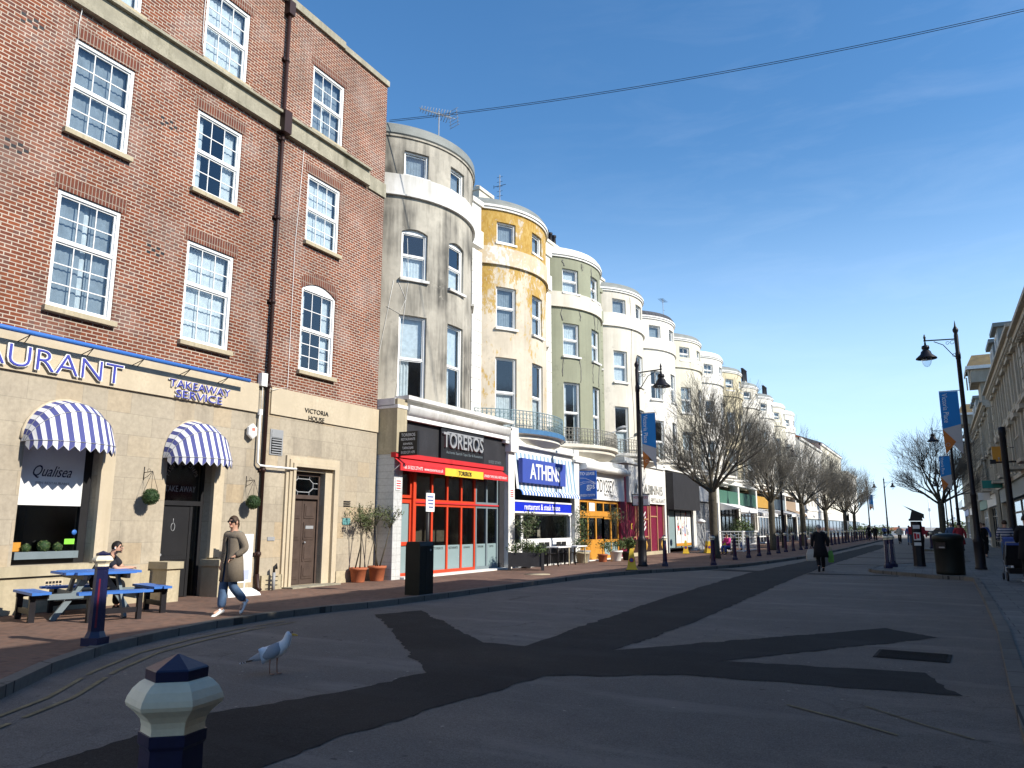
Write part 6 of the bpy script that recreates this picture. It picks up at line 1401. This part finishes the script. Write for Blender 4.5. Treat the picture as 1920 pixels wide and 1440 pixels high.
t_ = thing('planter', 'black wooden trough planter with a leafy shrub', 'planter', (-12.85, 24.6, .1), R(28-90)); b = MB()
b.box(-.26,.26,-.62,.62,.13,.60)
for s in (-.58,.58):
    for q in (-.24,.24): b.box(q-.05,q+.05,s-.05,s+.05,0,.62)
b.build('trough', M_['blackboard'], t_)
b = MB(); rnd = random.Random(2)
for k in range(9): b.leaves((rnd.uniform(-.2,.2), rnd.uniform(-.55,.55), .75+rnd.uniform(-.05,.2)), (.25,.28,.24), 150, .04, 2, .1, 1., rnd)
b.build('foliage', [M_['leafb'], M_['leafa']], t_, recalc=False)
potted('standard shrub with a round crown before the steak house window', -13.35, 25.55, 'blackboard', .22, .35, lambda t_, h: (lambda s, lf: (s.tube([(0,0,h*.8),(.02,0,h+.6),(0,.02,1.3)], .02, 6), s.build('stem', M_['bark'], t_), [lf.leaves((dx,dy,1.55+dz), (.30,.30,.30), 160, .05, 2, .1) for dx, dy, dz in ((0,0,0),(.2,.22,.1),(-.1,-.25,.05),(.1,.1,.3),(0,-.1,-.2),(0,.3,-.15))], lf.build('foliage', [M_['leafa'], M_['leafc']], t_, recalc=False)))(MB(), MB()))
def bushy(r, hh, n=380, mats=('leafa','leafb'), size=.045):
    def f(t_, h):
        lf = MB(); rnd = random.Random(int(r*100+hh*10)); s = MB(); s.tube([(0,0,h*.8),(0,0,h+hh*.5)], .015, 5); s.build('stem', M_['bark'], t_)
        for k in range(5): lf.leaves((rnd.uniform(-r,r)*.5, rnd.uniform(-r,r)*.5, h+hh*rnd.uniform(.3,.8)), (r*.7,r*.7,hh*.4), n//5, size, 2, .1, 1., rnd)
        lf.build('foliage', [M_[m] for m in mats], t_, recalc=False)
    return f
potted('dark pot with climbing greenery at the corner of the chip shop', -13.55, 31.4, 'grey', .25, .5, bushy(.55, 2.0, 900)); potted('small terracotta pot with a low bush before the chip shop', -12.9, 31.9, 'terracotta', .21, .34, bushy(.4, .7))
potted('pale stone pot with a thin standard tree before the orange doors', -12.75, 33.1, 'whitedirty', .28, .46, lambda t_, h: (bushy(.42, .55)(t_, h), (lambda s, lf: (s.tube([(0,0,h),(.02,.05,1.9)], .015, 5), s.build('stem', M_['bark'], t_), lf.leaves((.02,.05,2.0), (.4,.45,.42), 420, .04, 2, .1), lf.build('foliage', [M_['leafa'], M_['leafc']], t_, recalc=False)))(MB(), MB())))
potted('black pot with broad leaves at the right of the pots', -12.55, 34.0, 'black', .24, .40, bushy(.4, .6, 300, ('leafb','leafa'), .09)); potted('grey tub with a bush beside the restaurant tables', -13.3, 30.6, 'stone', .28, .45, bushy(.4, .6))
for k, (y, lab) in enumerate(((28.0, 'nearer narrow white topped table outside the steak house'), (29.6, 'farther narrow white topped table outside the steak house'))):
    t_ = thing('pavement_table', lab, 'table', (-13.2, y, .1), 0, 'tables outside the steak house'); b = MB(); b.box(-.3,.3,-.6,.6,.70,.74); b.build('tabletop', M_['white'], t_)
    for sx in (-.24,.24):
        for sy in (-.5,.5): b = MB(); b.lathe([(.028,0),(.022,.1),(.03,.14),(.02,.3),(.03,.5),(.03,.70)], 8, (sx,sy,0)); b.build('leg', M_['stone' if sy > 0 else 'iron'], t_)
    for q, sy in enumerate((-.25,.25)):
        c = thing('chair', 'dark slatted chair tucked behind the %s table outside the steak house' % ('nearer','farther')[k], 'chair', (-13.62, y+sy, .1), 0, 'chairs outside the steak house'); b = MB(); b.box(-.2,.2,-.2,.2,.43,.46); b.build('seat', M_['black'], c); b = MB(); b.box(-.2,-.17,-.2,.2,.55,.9); b.build('backrest', M_['black'], c)
        for sx, s2 in ((-.18,-.18),(-.18,.18),(.18,-.18),(.18,.18)): b = MB(); b.box(sx-.015,sx+.015,s2-.015,s2+.015,0,.9 if sx < 0 else .43); b.build('leg', M_['black'], c)
# white trellis screens round the cafe terrace, patio heater, climbing plant
def trellis(label, p, q, hh=1.25):
    t_ = thing('trellis_screen', label, 'trellis', (p[0], p[1], .1), math.atan2(q[1]-p[1], q[0]-p[0]), 'white trellis screens'); Lt = math.dist(p, q); b = MB(); b.box(0,Lt,-.03,.03,hh-.06,hh); b.box(0,Lt,-.03,.03,.04,.1)
    for x in (0, Lt): b.box(x-.035,x+.035,-.036,.036,0,hh+.02)
    b.build('frame', M_['white'], t_); b = MB(); n = int(Lt/.22)
    for k in range(1, n): b.box(Lt*k/n-.015,Lt*k/n+.015,-.012,0,.1,hh-.06)
    for k in range(1, 6): b.box(.03,Lt-.03,.0,.012,.1+k*.19-.015,.1+k*.19+.015)
    b.build('lattice', M_['white'], t_)
trellis('nearer white trellis screen across the pavement', (-12.5,48.0), (-10.5,48.6)); trellis('longer white trellis screen along the pavement', (-10.5,48.7), (-10.5,53.5)); 
t_ = thing('patio_heater', 'slim white patio heater with a mushroom head', 'patio heater', (-12.2, 45.6, .1), 0); b = MB(); b.lathe([(.2,0),(.2,.1),(.03,.14),(.03,1.75)], 10); b.build('pole', M_['grey'], t_); b = MB(); b.lathe([(.05,1.7),(.26,1.78),(.26,1.84),(.08,1.95),(.01,1.96)], 14); b.build('head', M_['white'], t_)
t_ = thing('climbing_shrub', 'leafy shrub behind the white trellis', 'shrub', (-12.0, 55.5, .1), 0); b = MB(); b.leaves((0,0,1.3), (.9,1.1,1.0), 900, .09, 2, .1); b.build('foliage', [M_['leafa'], M_['leafb']], t_, recalc=False)
# ------------------------------------------------------------------ people: one skinned body each, clothing as children
def skin_mesh(name, verts, edges, radii, sub=1, root=0):
    me = bpy.data.meshes.new(name); me.from_pydata([tuple(v) for v in verts], edges, [])
    o = bpy.data.objects.new(name, me); COL.objects.link(o)
    o.modifiers.new('skin', 'SKIN')
    sv = me.skin_vertices[0].data
    for i, r in enumerate(radii):
        sv[i].radius = r if isinstance(r, tuple) else (r, r); sv[i].use_root = (i == root)
    s = o.modifiers.new('sub', 'SUBSURF'); s.levels = sub; s.render_levels = sub
    dg = bpy.context.evaluated_depsgraph_get(); dg.update()
    out = bpy.data.meshes.new_from_object(o.evaluated_get(dg)); bpy.data.objects.remove(o)
    for p in out.polygons: p.use_smooth = True
    return out
class Fig:
    """joints in metres, facing +y, x to the figure's right... left side is -x"""
    def __init__(s, J): s.J = {k: Vector(v) for k, v in J.items()}
STAND = dict(pel=(0,0,.93), waist=(0,0,1.08), chest=(0,.01,1.28), neck=(0,0,1.45), hb=(0,.02,1.53), hc=(0,.035,1.60), ht=(0,.02,1.70),
    shL=(-.17,0,1.40), elL=(-.22,-.02,1.12), wrL=(-.22,.04,.88), shR=(.17,0,1.40), elR=(.22,-.02,1.12), wrR=(.22,.04,.88),
    hipL=(-.09,0,.90), knL=(-.10,.03,.50), anL=(-.10,0,.08), toL=(-.10,.16,.03), hipR=(.09,0,.90), knR=(.10,.03,.50), anR=(.10,0,.08), toR=(.10,.16,.03))
def chain(J, seqs, rad):
    V, E, Rr, ix = [], [], [], {}
    for s in seqs:
        for k in s:
            if k not in ix: ix[k] = len(V); V.append(J[k]); Rr.append(rad[k])
        for a, b in zip(s, s[1:]):
            if (ix[a], ix[b]) not in E: E.append((ix[a], ix[b]))
    return V, E, Rr
def hand(V, E, Rr, wi, w, d, side_, curl=.5, sc=1.):
    """palm and five fingers grown from the wrist vertex"""
    d = d.normalized(); up = Vector((0,0,1)) if abs(d.z) < .8 else Vector((0,1,0)); u = d.cross(up).normalized(); n = u.cross(d).normalized()*-1
    pi_ = len(V); V.append(w+d*.055*sc); Rr.append((.034*sc,.018*sc)); E.append((wi, pi_))
    for k, (o, L_) in enumerate(((-.028,.060),(-.010,.072),(.010,.068),(.027,.054))):
        b0 = w+d*.088*sc+u*o*sc; a = len(V)
        V += [b0, b0+(d*.9+n*.25*curl)*L_*.5*sc, b0+(d*(.9-.5*curl)+n*.7*curl)*L_*sc]; Rr += [.0095*sc,.009*sc,.0075*sc]; E += [(pi_, a),(a, a+1),(a+1, a+2)]
    a = len(V); V += [w+d*.035*sc-u*.032*sc*side_, w+d*.075*sc-u*.052*sc*side_+n*.012]; Rr += [.012*sc,.009*sc]; E += [(pi_, a),(a, a+1)]
def person(label, loc, rz, pose=None, top='blackcloth', legs='bluecloth', hair='hairbrown', shoes='white', sc=1., group=None, coat=None, sub=1, longhair=False, detail=False, sleeves=True, fem=False, hatless=True):
    J = {k: Vector(v) for k, v in {**STAND, **(pose or {})}.items()}
    t_ = thing('person', label, 'person', loc, rz, group, sc)
    rad = dict(pel=(.135,.10), waist=(.12,.09), chest=(.145,.105), neck=.055, hb=(.062,.075), hc=(.074,.092), ht=(.055,.065), shL=.062, elL=.043, wrL=(.03,.024), shR=.062, elR=.043, wrR=(.03,.024),
        hipL=.085, knL=.058, anL=.038, toL=(.038,.028), hipR=.085, knR=.058, anR=.038, toR=(.038,.028))
    V, E, Rr = chain(J, [('pel','waist','chest','neck','hb','hc','ht'), ('chest','shL','elL','wrL'), ('chest','shR','elR','wrR'), ('pel','hipL','knL','anL','toL'), ('pel','hipR','knR','anR','toR')], rad)
    names = []
    seq = [('pel','waist','chest','neck','hb','hc','ht'), ('chest','shL','elL','wrL'), ('chest','shR','elR','wrR'), ('pel','hipL','knL','anL','toL'), ('pel','hipR','knR','anR','toR')]
    for s in seq:
        for k in s:
            if k not in names: names.append(k)
    if detail:
        for sd, q in ((-1,'L'),(1,'R')): hand(V, E, Rr, names.index('wr'+q), J['wr'+q], J['wr'+q]-J['el'+q], sd, .7)
    me = skin_mesh('body', V, E, Rr, 2 if detail else sub); me.materials.append(M_['skin'])
    # face: nose, eyes, lips, ears welded into the same mesh
    f = (J['hc']-J['hb']); fw = Vector(J.get('face', (0,1,0))).normalized(); upv = Vector((0,0,1)); rt = fw.cross(upv).normalized()
    bm = bmesh.new(); bm.from_mesh(me); c = J['hc']
    def add(p, rx, ry, rz_, mi):
        M = Matrix.Translation(p) @ Matrix((( rt.x,fw.x,0,0),(rt.y,fw.y,0,0),(rt.z,fw.z,1,0),(0,0,0,1))) @ Matrix.Diagonal((rx,ry,rz_,1))
        r = bmesh.ops.create_uvsphere(bm, u_segments=8, v_segments=6, radius=1, matrix=M)
        for v in r['verts']:
            for fc in v.link_faces: fc.material_index = mi; fc.smooth = True
    hd = .088
    add(c+fw*(hd+.006)-upv*.012, .013,.020,.022, 0)
    for s in (-1, 1): add(c+fw*(hd-.012)+rt*.030*s+upv*.012, .013,.010,.008, 1); add(c+rt*.078*s-upv*.005, .012,.022,.032, 0); add(c+fw*(hd-.010)+rt*.030*s+upv*.030, .018,.010,.005, 2)
    add(c+fw*(hd-.010)-upv*.046, .022,.012,.007, 3); add(c+fw*(hd-.03)-upv*.075, .03,.03,.022, 0)
    bm.to_mesh(me); bm.free(); me.materials.append(M_['black']); me.materials.append(M_[hair]); me.materials.append(M_['redcoat'])
    link('body', me, t_)
    # hair: a cap round the skull, open at the face
    h = MB(); h.smooth = True; n, m = 16, 8; rows = []
    for i in range(m+1):
        ph = .02+(PI*.62)*i/m; row = []
        for j in range(n):
            a = 2*PI*j/n; front = max(0, math.cos(a)); p2 = ph*(1-.60*front*front)
            row.append(c+upv*(.012+.108*math.cos(p2))+(fw*math.cos(a)*.096+rt*math.sin(a)*.084)*math.sin(p2)-fw*.012)
        rows.append(row)
    h.loft(rows, True, True, sm=True)
    if longhair: h.tube([c-fw*.095+upv*.03, c-fw*.12-upv*.05, c-fw*.10-upv*.15], [.045,.04,.02], 8)
    h.build('hair', M_[hair], t_)
    def garment(name, seqs, extra, mtl, lv=2, over=None):
        r2 = {k: (tuple(x+extra for x in v) if isinstance(v, tuple) else v+extra) for k, v in rad.items()}
        r2.update(over or {}); V, E, Rr = chain(J, seqs, r2); g = skin_mesh(name, V, E, Rr, lv if detail else 1); g.materials.append(M_[mtl]); return link(name, g, t_)
    J['cuL'] = J['knL'].lerp(J['anL'], .93); J['cuR'] = J['knR'].lerp(J['anR'], .93); rad['cuL'] = rad['cuR'] = .06
    garment('trousers', [('waist','pel','hipL','knL','cuL'), ('pel','hipR','knR','cuR')], .016, legs, over=dict(knL=.082,knR=.082,cuL=.078,cuR=.078))
    if sleeves: J['cfL'] = J['elL'].lerp(J['wrL'], .9); J['cfR'] = J['elR'].lerp(J['wrR'], .9)
    else: J['cfL'] = J['shL'].lerp(J['elL'], .85); J['cfR'] = J['shR'].lerp(J['elR'], .85)
    rad['cfL'] = rad['cfR'] = .036 if sleeves else .058
    J['nk'] = J['chest'].lerp(J['neck'], .72); rad['nk'] = .085
    sq = [('pel','waist','chest','nk')] + ([('chest','shL','elL','cfL'), ('chest','shR','elR','cfR')] if sleeves else [('chest','shL','cfL'), ('chest','shR','cfR')])
    garment('top', sq, .024, top, over=dict(pel=(.155,.12), chest=(.165,.125), **(dict(shL=.066, shR=.066, cfL=.045, cfR=.045, nk=.08) if coat else dict(shL=.085, shR=.085))))
    for q in 'LR':
        a, to = J['an'+q], J['to'+q]; d = (to-a); s_ = MB(); heel = a-d.normalized()*.055; z0 = -.045
        fwd = d.normalized(); sd = fwd.cross(Vector((0,0,1))).normalized(); upn = sd.cross(fwd).normalized(); rings = []
        for tt, wd, hh in ((-.05,.020,.05),(-.045,.034,.075),(.02,.040,.10),(.09,.043,.075),(.15,.045,.055),(.20,.036,.042),(.225,.015,.03)):
            p = a+fwd*tt-upn*.055; rings.append([p+sd*wd*math.cos(k*PI/4)+upn*(hh*.5+hh*.5*math.sin(k*PI/4)) for k in range(8)])
        s_.loft(rings, True, True); s_.build('shoe', M_[shoes], t_)
    if coat:
        mtl, zb, flare, opened = coat; b = MB(); rows = []; n = 20; w_ = J['waist']; ch = J['chest']; pv = J['pel']
        hem = Vector((pv.x, pv.y, zb)); 
        for cpt, rx, ry in ((ch+Vector((0,0,.15)),.10,.085),(ch+Vector((0,0,.10)),.185,.125),(ch,.195,.145),(w_,.185,.14),(pv,.205,.165),(hem,.215+flare,.175+flare)):
            rows.append([(cpt.x+rx*math.sin(a), cpt.y+ry*math.cos(a)*(1.0 if math.cos(a) < 0 else .98)-.005, cpt.z) for a in [opened+(2*PI-2*opened)*k/n for k in range(n+1)]])
        b.loft(rows, False, False, sm=True); o = b.build('coat', M_[mtl], t_, recalc=True)
        so2 = o.modifiers.new('thick', 'SOLIDIFY'); so2.thickness = .012
        J['cfL'] = J['elL'].lerp(J['wrL'], .92); J['cfR'] = J['elR'].lerp(J['wrR'], .92)
        garment('coat_sleeves', [('chest','shL','elL','cfL'), ('chest','shR','elR','cfR')], .030, mtl, over=dict(chest=(.15,.11), cfL=.052, cfR=.052))
    return t_, J
# walking woman in a tweed coat
wpose = dict(hc=(-.012,.045,1.60), face=(-.22,1,-.02), shL=(-.16,0,1.39), elL=(-.27,-.06,1.14), wrL=(-.15,.10,1.00), shR=(.16,0,1.39), elR=(.25,-.05,1.13), wrR=(.30,-.02,.88),
    knR=(.085,.09,.50), anR=(.08,.11,.085), toR=(.08,.27,.035), knL=(-.08,.04,.50), anL=(-.085,-.26,.22), toL=(-.085,-.16,.07))
W_, JW = person('woman in a brown tweed coat, jeans and white trainers walking past the restaurant', (-10.85, 9.72, .105), R(180-2), wpose, 'sageknit', 'denim', 'hairbrown', 'white', .985, None, ('twill', .58, .02, .14), detail=True, longhair=True, sleeves=False)
b = MB(); c = JW['hc']; fw = Vector(JW['face']).normalized(); rt = fw.cross(Vector((0,0,1))).normalized()
for s in (-1, 1):
    q = c+fw*.080+rt*.033*s+Vector((0,0,.012)); b.loft([[q+rt*.030*math.cos(k*PI/4)+Vector((0,0,.022*math.sin(k*PI/4)))+fw*o for k in range(8)] for o in (-.012,.004)], True, True, sm=False); b.bar(q+rt*.026*s-fw*.006, c+rt*.084*s+Vector((0,0,.014)), .006, .010)
b.bar(c+fw*.082-rt*.012+Vector((0,0,.02)), c+fw*.082+rt*.012+Vector((0,0,.02)), .006, .008); b.build('sunglasses', M_['black'], W_)
b = MB()
for z in (1.06, .93): b.ball((.03,.176,z), .013, n=8, m=6)
b.build('button', M_['black'], W_)
b = MB(); b.box(-.24,-.13,.150,.166,.965,.995); b.M = None; b.build('pocket_flap', M_['twill'], W_)
# seated man leaning on the picnic table, facing along the street
mpose = dict(pel=(0,-.12,.50), waist=(0,-.10,.66), chest=(0,.06,.86), neck=(0,.17,1.00), hb=(0,.20,1.06), hc=(0,.235,1.13), ht=(0,.22,1.23), face=(.25,1,-.02),
    shL=(-.18,.10,.97), elL=(-.24,.30,.755), wrL=(-.06,.44,.76), shR=(.18,.10,.97), elR=(.24,.30,.755), wrR=(.07,.48,.77),
    hipL=(-.09,-.08,.50), knL=(-.13,.34,.50), anL=(-.12,.30,.09), toL=(-.12,.46,.04), hipR=(.09,-.08,.50), knR=(.13,.34,.50), anR=(.12,.32,.09), toR=(.12,.48,.04))
MAN, JM = person('man with dark hair and beard sitting at the picnic table in a dark t shirt', (-13.42, 9.02, .10), R(-47), mpose, 'tshirt', 'blackcloth', 'hairblack', 'black', 1., None, None, detail=True, sleeves=False)
b = MB(); c = JM['hc']; fw = Vector(JM['face']).normalized(); rt = fw.cross(Vector((0,0,1))).normalized(); b.smooth = True
b.loft([[c+rt*(.075*math.sin(a))+fw*(.078*math.cos(a)+.006)+Vector((0,0,z)) for a in [-1.5+3.*k/10 for k in range(11)]] for z in (-.058,-.075,-.092)], False, False, sm=True); b.build('beard', M_['hairblack'], MAN, recalc=False)
b = MB(); b.ball(c+rt*.086-Vector((0,0,.012)), .014, n=8, m=6); b.build('earbud', M_['white'], MAN)
b = MB(); b.box(.05,.22,.155,.170,.84,.88); b.M = None; b.build('print', M_['whitedirty'], MAN)
# dark coated walker seen from behind
stepR = dict(knR=(.09,.16,.50), anR=(.09,.24,.10), toR=(.09,.40,.04), knL=(-.09,.02,.48), anL=(-.10,-.26,.18), toL=(-.10,-.16,.05), elL=(-.27,-.02,1.10), wrL=(-.28,.04,.86), elR=(.27,-.06,1.12), wrR=(.28,.0,.88))
WK, JK = person('elderly walker seen from behind in a long black coat with grey hair', (-3.85, 30.6, .004), R(12), stepR, 'blackcloth', 'blackcloth', 'hairgrey', 'black', .98, None, ('blackcloth', .52, .07, .02))
def bag(label, loc, m, w_, h_, d_, rz):
    t_ = thing('carrier_bag', label, 'bag', loc, rz, None); b = MB(); b.loft([[(x*w_*k, y*d_*k2, z*h_) for x, y in ((-.5,-.5),(.5,-.5),(.5,.5),(-.5,.5))] for z, k, k2 in ((0,.8,.8),(.12,1,1),(.6,.95,.8),(1,.6,.2))], True, True, sm=False); b.build('sack', M_[m], t_)
    b = MB(); b.tube([(-.2*w_,0,h_),(-.12*w_,0,h_+.12),(.12*w_,0,h_+.12),(.2*w_,0,h_)], .008, 5); b.build('handle', M_[m], t_)
bag('pale bag held in the left hand of the black coated walker', (-4.17, 30.52, .38), 'beigecloth', .32, .42, .16, .3); bag('bright green bag held in the right hand of the black coated walker', (-3.52, 30.72, .33), 'greenbag', .20, .42, .12, .1)
# child in pink sitting by the bollards, and a dark pushchair beside her
sit = dict(pel=(0,-.1,.42), waist=(0,-.1,.58), chest=(0,-.05,.78), neck=(0,-.02,.94), hb=(0,0,1.0), hc=(0,.02,1.07), ht=(0,.01,1.17), shL=(-.17,-.04,.90), elL=(-.22,.08,.66), wrL=(-.1,.24,.62), shR=(.17,-.04,.90), elR=(.22,.08,.66), wrR=(.1,.24,.62), hipL=(-.09,-.08,.42), knL=(-.12,.30,.46), anL=(-.12,.28,.09), toL=(-.12,.42,.04), hipR=(.09,-.08,.42), knR=(.12,.30,.46), anR=(.12,.28,.09), toR=(.12,.42,.04))
person('person in a bright pink top crouched on a low seat beyond the first bollards', (-10.3, 43.7, .104), R(150), sit, 'pink', 'bluecloth', 'hairbrown', 'black', .95)
t_ = thing('stool', 'low dark stool under the person in pink', 'stool', (-10.25, 43.8, .104), 0); b = MB(); b.box(-.2,.2,-.2,.2,.28,.33); b.build('seat', M_['black'], t_)
for sx in (-.16,.16):
    for sy in (-.16,.16): b = MB(); b.box(sx-.02,sx+.02,sy-.02,sy+.02,0,.28); b.build('leg', M_['black'], t_)
person('cafe customer with dark clothes seated behind the trellis', (-10.9, 51.5, .104), R(100), sit, 'blackcloth', 'bluecloth', 'hairblack', 'black', 1.05, 'people far along the street')
# right pavement
walk2 = dict(knL=(-.09,.14,.50), anL=(-.09,.2,.10), toL=(-.09,.36,.04), knR=(.09,.0,.48), anR=(.10,-.24,.16), toR=(.10,-.14,.05), elL=(-.24,.04,1.13), wrL=(-.20,.26,1.02), elR=(.24,.04,1.13), wrR=(.20,.26,1.02))
person('person in black pushing a buggy along the right hand pavement', (2.05, 24.7, .12), R(2), walk2, 'blackcloth', 'blackcloth', 'hairblack', 'black', 1.05, None, ('blackcloth', .62, .04, .02))
def buggy(label, loc, rz):
    t_ = thing('pushchair', label, 'pushchair', loc, rz); b = MB(); b.loft([[(-.24,-.25,.42),(.24,-.25,.42),(.24,.28,.40),(-.24,.28,.40)],[(-.26,-.32,.62),(.26,-.32,.62),(.26,.3,.5),(-.26,.3,.5)],[(-.26,-.38,1.0),(.26,-.38,1.0),(.24,-.1,1.06),(-.24,-.1,1.06)]], True, True, sm=False); b.build('seat', M_['blackcloth'], t_)
    b = MB(); b.loft([[(-.27,-.40,.98),(.27,-.40,.98),(.27,-.36,1.0),(-.27,-.36,1.0)],[(-.27,-.34,1.16),(.27,-.34,1.16),(.26,-.28,1.14),(-.26,-.28,1.14)],[(-.26,-.05,1.20),(.26,-.05,1.20),(.25,-.05,1.16),(-.25,-.05,1.16)],[(-.24,.12,1.05),(.24,.12,1.05),(.23,.1,1.03),(-.23,.1,1.03)]], True, True, sm=False); b.build('hood', M_['bluecloth'], t_)
    b = MB()
    for s in (-.26,.26): b.tube([(s,-.62,1.06),(s,-.35,.7),(s,.34,.16)], .014, 6); b.tube([(s,-.38,.14),(s,.1,.55)], .014, 6)
    b.tube([(-.26,-.62,1.06),(.26,-.62,1.06)], .018, 6); b.build('frame', M_['grey'], t_)
    b = MB(); b.box(-.2,.2,-.3,.2,.2,.34); b.build('basket', M_['blackcloth'], t_)
    for sx in (-.27,.27):
        for sy, r in ((-.38,.13),(.36,.10)): b = MB(); b.M = Matrix.Translation((sx,sy,r)) @ Matrix.Rotation(PI/2,4,'Y'); b.lathe([(r*.7,-.02),(r,-.02),(r,.02),(r*.7,.02)], 14); b.build('wheel', M_['iron'], t_)
    b = MB(); b.M = Matrix.Rotation(.5,4,'X') @ Matrix.Rotation(.4,4,'Y'); b.box(-.08,.08,-.44,-.435,.25,.30); b.build('reflector', M_['white'], t_)
buggy('dark pushchair with a blue hood on the right hand pavement', (1.82, 26.2, .12), R(4))
G2 = 'people far along the street'
M_['striped'] = brickmat('striped jersey', (.5,.5,.52), (.5,.5,.52), (.03,.04,.12), 50., .09, .02, vec='yz', big=.1)
person('shopper in a blue and white striped jersey ahead of the pushchair', (2.0, 31.5, .12), R(-5), walk2, 'striped', 'denim', 'hairbrown', 'white', 1.0)
for x, y, rz, tp, lg, hr, lab, ct in ((.95,47,6,'redcoat','blackcloth','hairblack','pedestrian in a dark red coat under the right hand lamp', ('redcoat',.6,.04,.02)), (.62,49.5,2,'denim','denim','hairgrey','pedestrian in a pale denim jacket left of the right hand lamp', None), (1.9,46,185,'blackcloth','blackcloth','hairbrown','dark figure coming towards us right of the right hand lamp', ('blackcloth',.6,.03,.3)), (2.3,52,5,'bluecloth','blackcloth','hairbrown','pedestrian in blue by the shaded shop windows', None),
        (-3.3,84,10,'beigecloth','blackcloth','hairgrey','person in a pale coat walking down the middle of the far road', ('beigecloth',.85,.03,.02)), (-2.3,78,0,'bluecloth','denim','hairblack','person in dark blue left of the parking machine', None), (-6.2,96,0,'blackcloth','blackcloth','hairblack','dark figure below the lamp without a banner', ('blackcloth',.6,.03,.02)), (-6.9,97,30,'blackcloth','blackcloth','hairbrown','second dark figure at the far left kerb', None), (-5.7,104,180,'bluecloth','blackcloth','hairblack','third dark figure at the far left kerb', None), (-3.0,120,180,'whitedirty','denim','hairbrown','tiny pale figure far off in the sunlit road', None), (-1.0,59.0,20,'redcoat','blackcloth','hairblack','person in a red jacket behind the parking machine', None)):
    person(lab, (x, y, .11 if x > .5 or x < -6.5 else .01), R(rz), stepR if rz < 90 else walk2, tp, lg, hr, 'black', 1., G2, ct)
# ------------------------------------------------------------------ herring gull on the road
g = thing('gull', 'grey winged herring gull standing on the road behind the nearest bollard', 'gull', (-6.57, 6.56, .004), R(28.6), None, 1.08)
# local x along the body (beak +x)
P = [(-.05,0,.205),(-.17,0,.165),(-.23,0,.145),(.05,0,.245),(.105,0,.295),(.125,0,.345),(.135,0,.395),(.15,0,.405)]; Rd = [(.075,.078),(.045,.04),(.03,.02),(.072,.082),(.055,.06),(.040,.043),(.040,.042),(.030,.030)]
me = skin_mesh('body', P, [(0,1),(1,2),(0,3),(3,4),(4,5),(5,6),(6,7)], Rd, 2); M_['gullwhite'] = mat('white plumage', (.72,.72,.73), .85, .06, 12, .05); me.materials.append(M_['gullwhite'])
bm = bmesh.new(); bm.from_mesh(me)
for s in (-1, 1):
    r = bmesh.ops.create_uvsphere(bm, u_segments=8, v_segments=6, radius=.0065, matrix=Matrix.Translation((.163, s*.030, .410)))
    for v in r['verts']:
        for fc in v.link_faces: fc.material_index = 1
bm.to_mesh(me); bm.free(); me.materials.append(M_['black']); link('body', me, g)
M_['gullgrey'] = mat('grey plumage', (.26,.285,.32), .85, .1, 14, .05)
for s in (-1, 1):
    b = MB(); b.smooth = True; rows = []
    for x, zc, hh, y in ((.085,.262,.030,.052),(.05,.252,.062,.078),(0,.232,.072,.086),(-.08,.205,.058,.078),(-.15,.178,.042,.060),(-.215,.152,.026,.036),(-.26,.136,.012,.016)):
        rows.append([(x-.02*k/6*0, s*(y*math.sin(.35+1.9*k/8)), zc+hh*math.cos(.35+2.3*k/8)*1.12) for k in range(9)])
    b.loft(rows, False, False, sm=True); b.build('wing', M_['gullgrey'], g, recalc=True)
    b = MB(); b.loft([[(-.17,s*.035,.170),(-.17,s*.052,.158),(-.17,s*.045,.143)],[(-.28,s*.016,.128),(-.28,s*.022,.122),(-.28,s*.016,.116)],[(-.345,s*.006,.108),(-.345,s*.010,.105),(-.345,s*.006,.102)]], True, True, sm=False); b.build('wing_tip', M_['black'], g)
    for q, xx in ((0,-.345),(1,-.315),(2,-.29)): b = MB(); b.ball((xx, s*(.010+.004*q), .105+.007*q), .007, .005, .005, n=6, m=5); b.build('wing_spot', M_['gullwhite'], g)
b = MB(); b.loft([[(.172,y,z) for y, z in ((-.012,.398),(.012,.398),(.010,.380),(-.010,.380))],[(.20,y,z) for y, z in ((-.009,.395),(.009,.395),(.008,.378),(-.008,.378))],[(.228,y,z) for y, z in ((-.004,.385),(.004,.385),(.003,.374),(-.003,.374))]], True, True, sm=False); b.build('beak', mat('yellow beak', (.55,.33,.05), .5, .1), g)
for s in (-1, 1):
    x0 = -.005+.028*s; b = MB(); b.tube([(x0,s*.03,.17),(x0-.004,s*.03,.085),(x0+.004,s*.03,.012)], [.012,.0065,.006], 6)
    for a in (-.5, 0, .5): b.tube([(x0+.004,s*.03,.008),(x0+.05*math.cos(a),s*.03+.05*math.sin(a),.005)], .005, 4)
    b.poly([(x0+.005,s*.03,.007),(x0+.046*math.cos(.5),s*.03-.046*math.sin(.5),.006),(x0+.052,s*.03,.006),(x0+.046*math.cos(.5),s*.03+.046*math.sin(.5),.006)]); b.build('leg', mat('flesh leg', (.35,.20,.15), .6, .1), g)
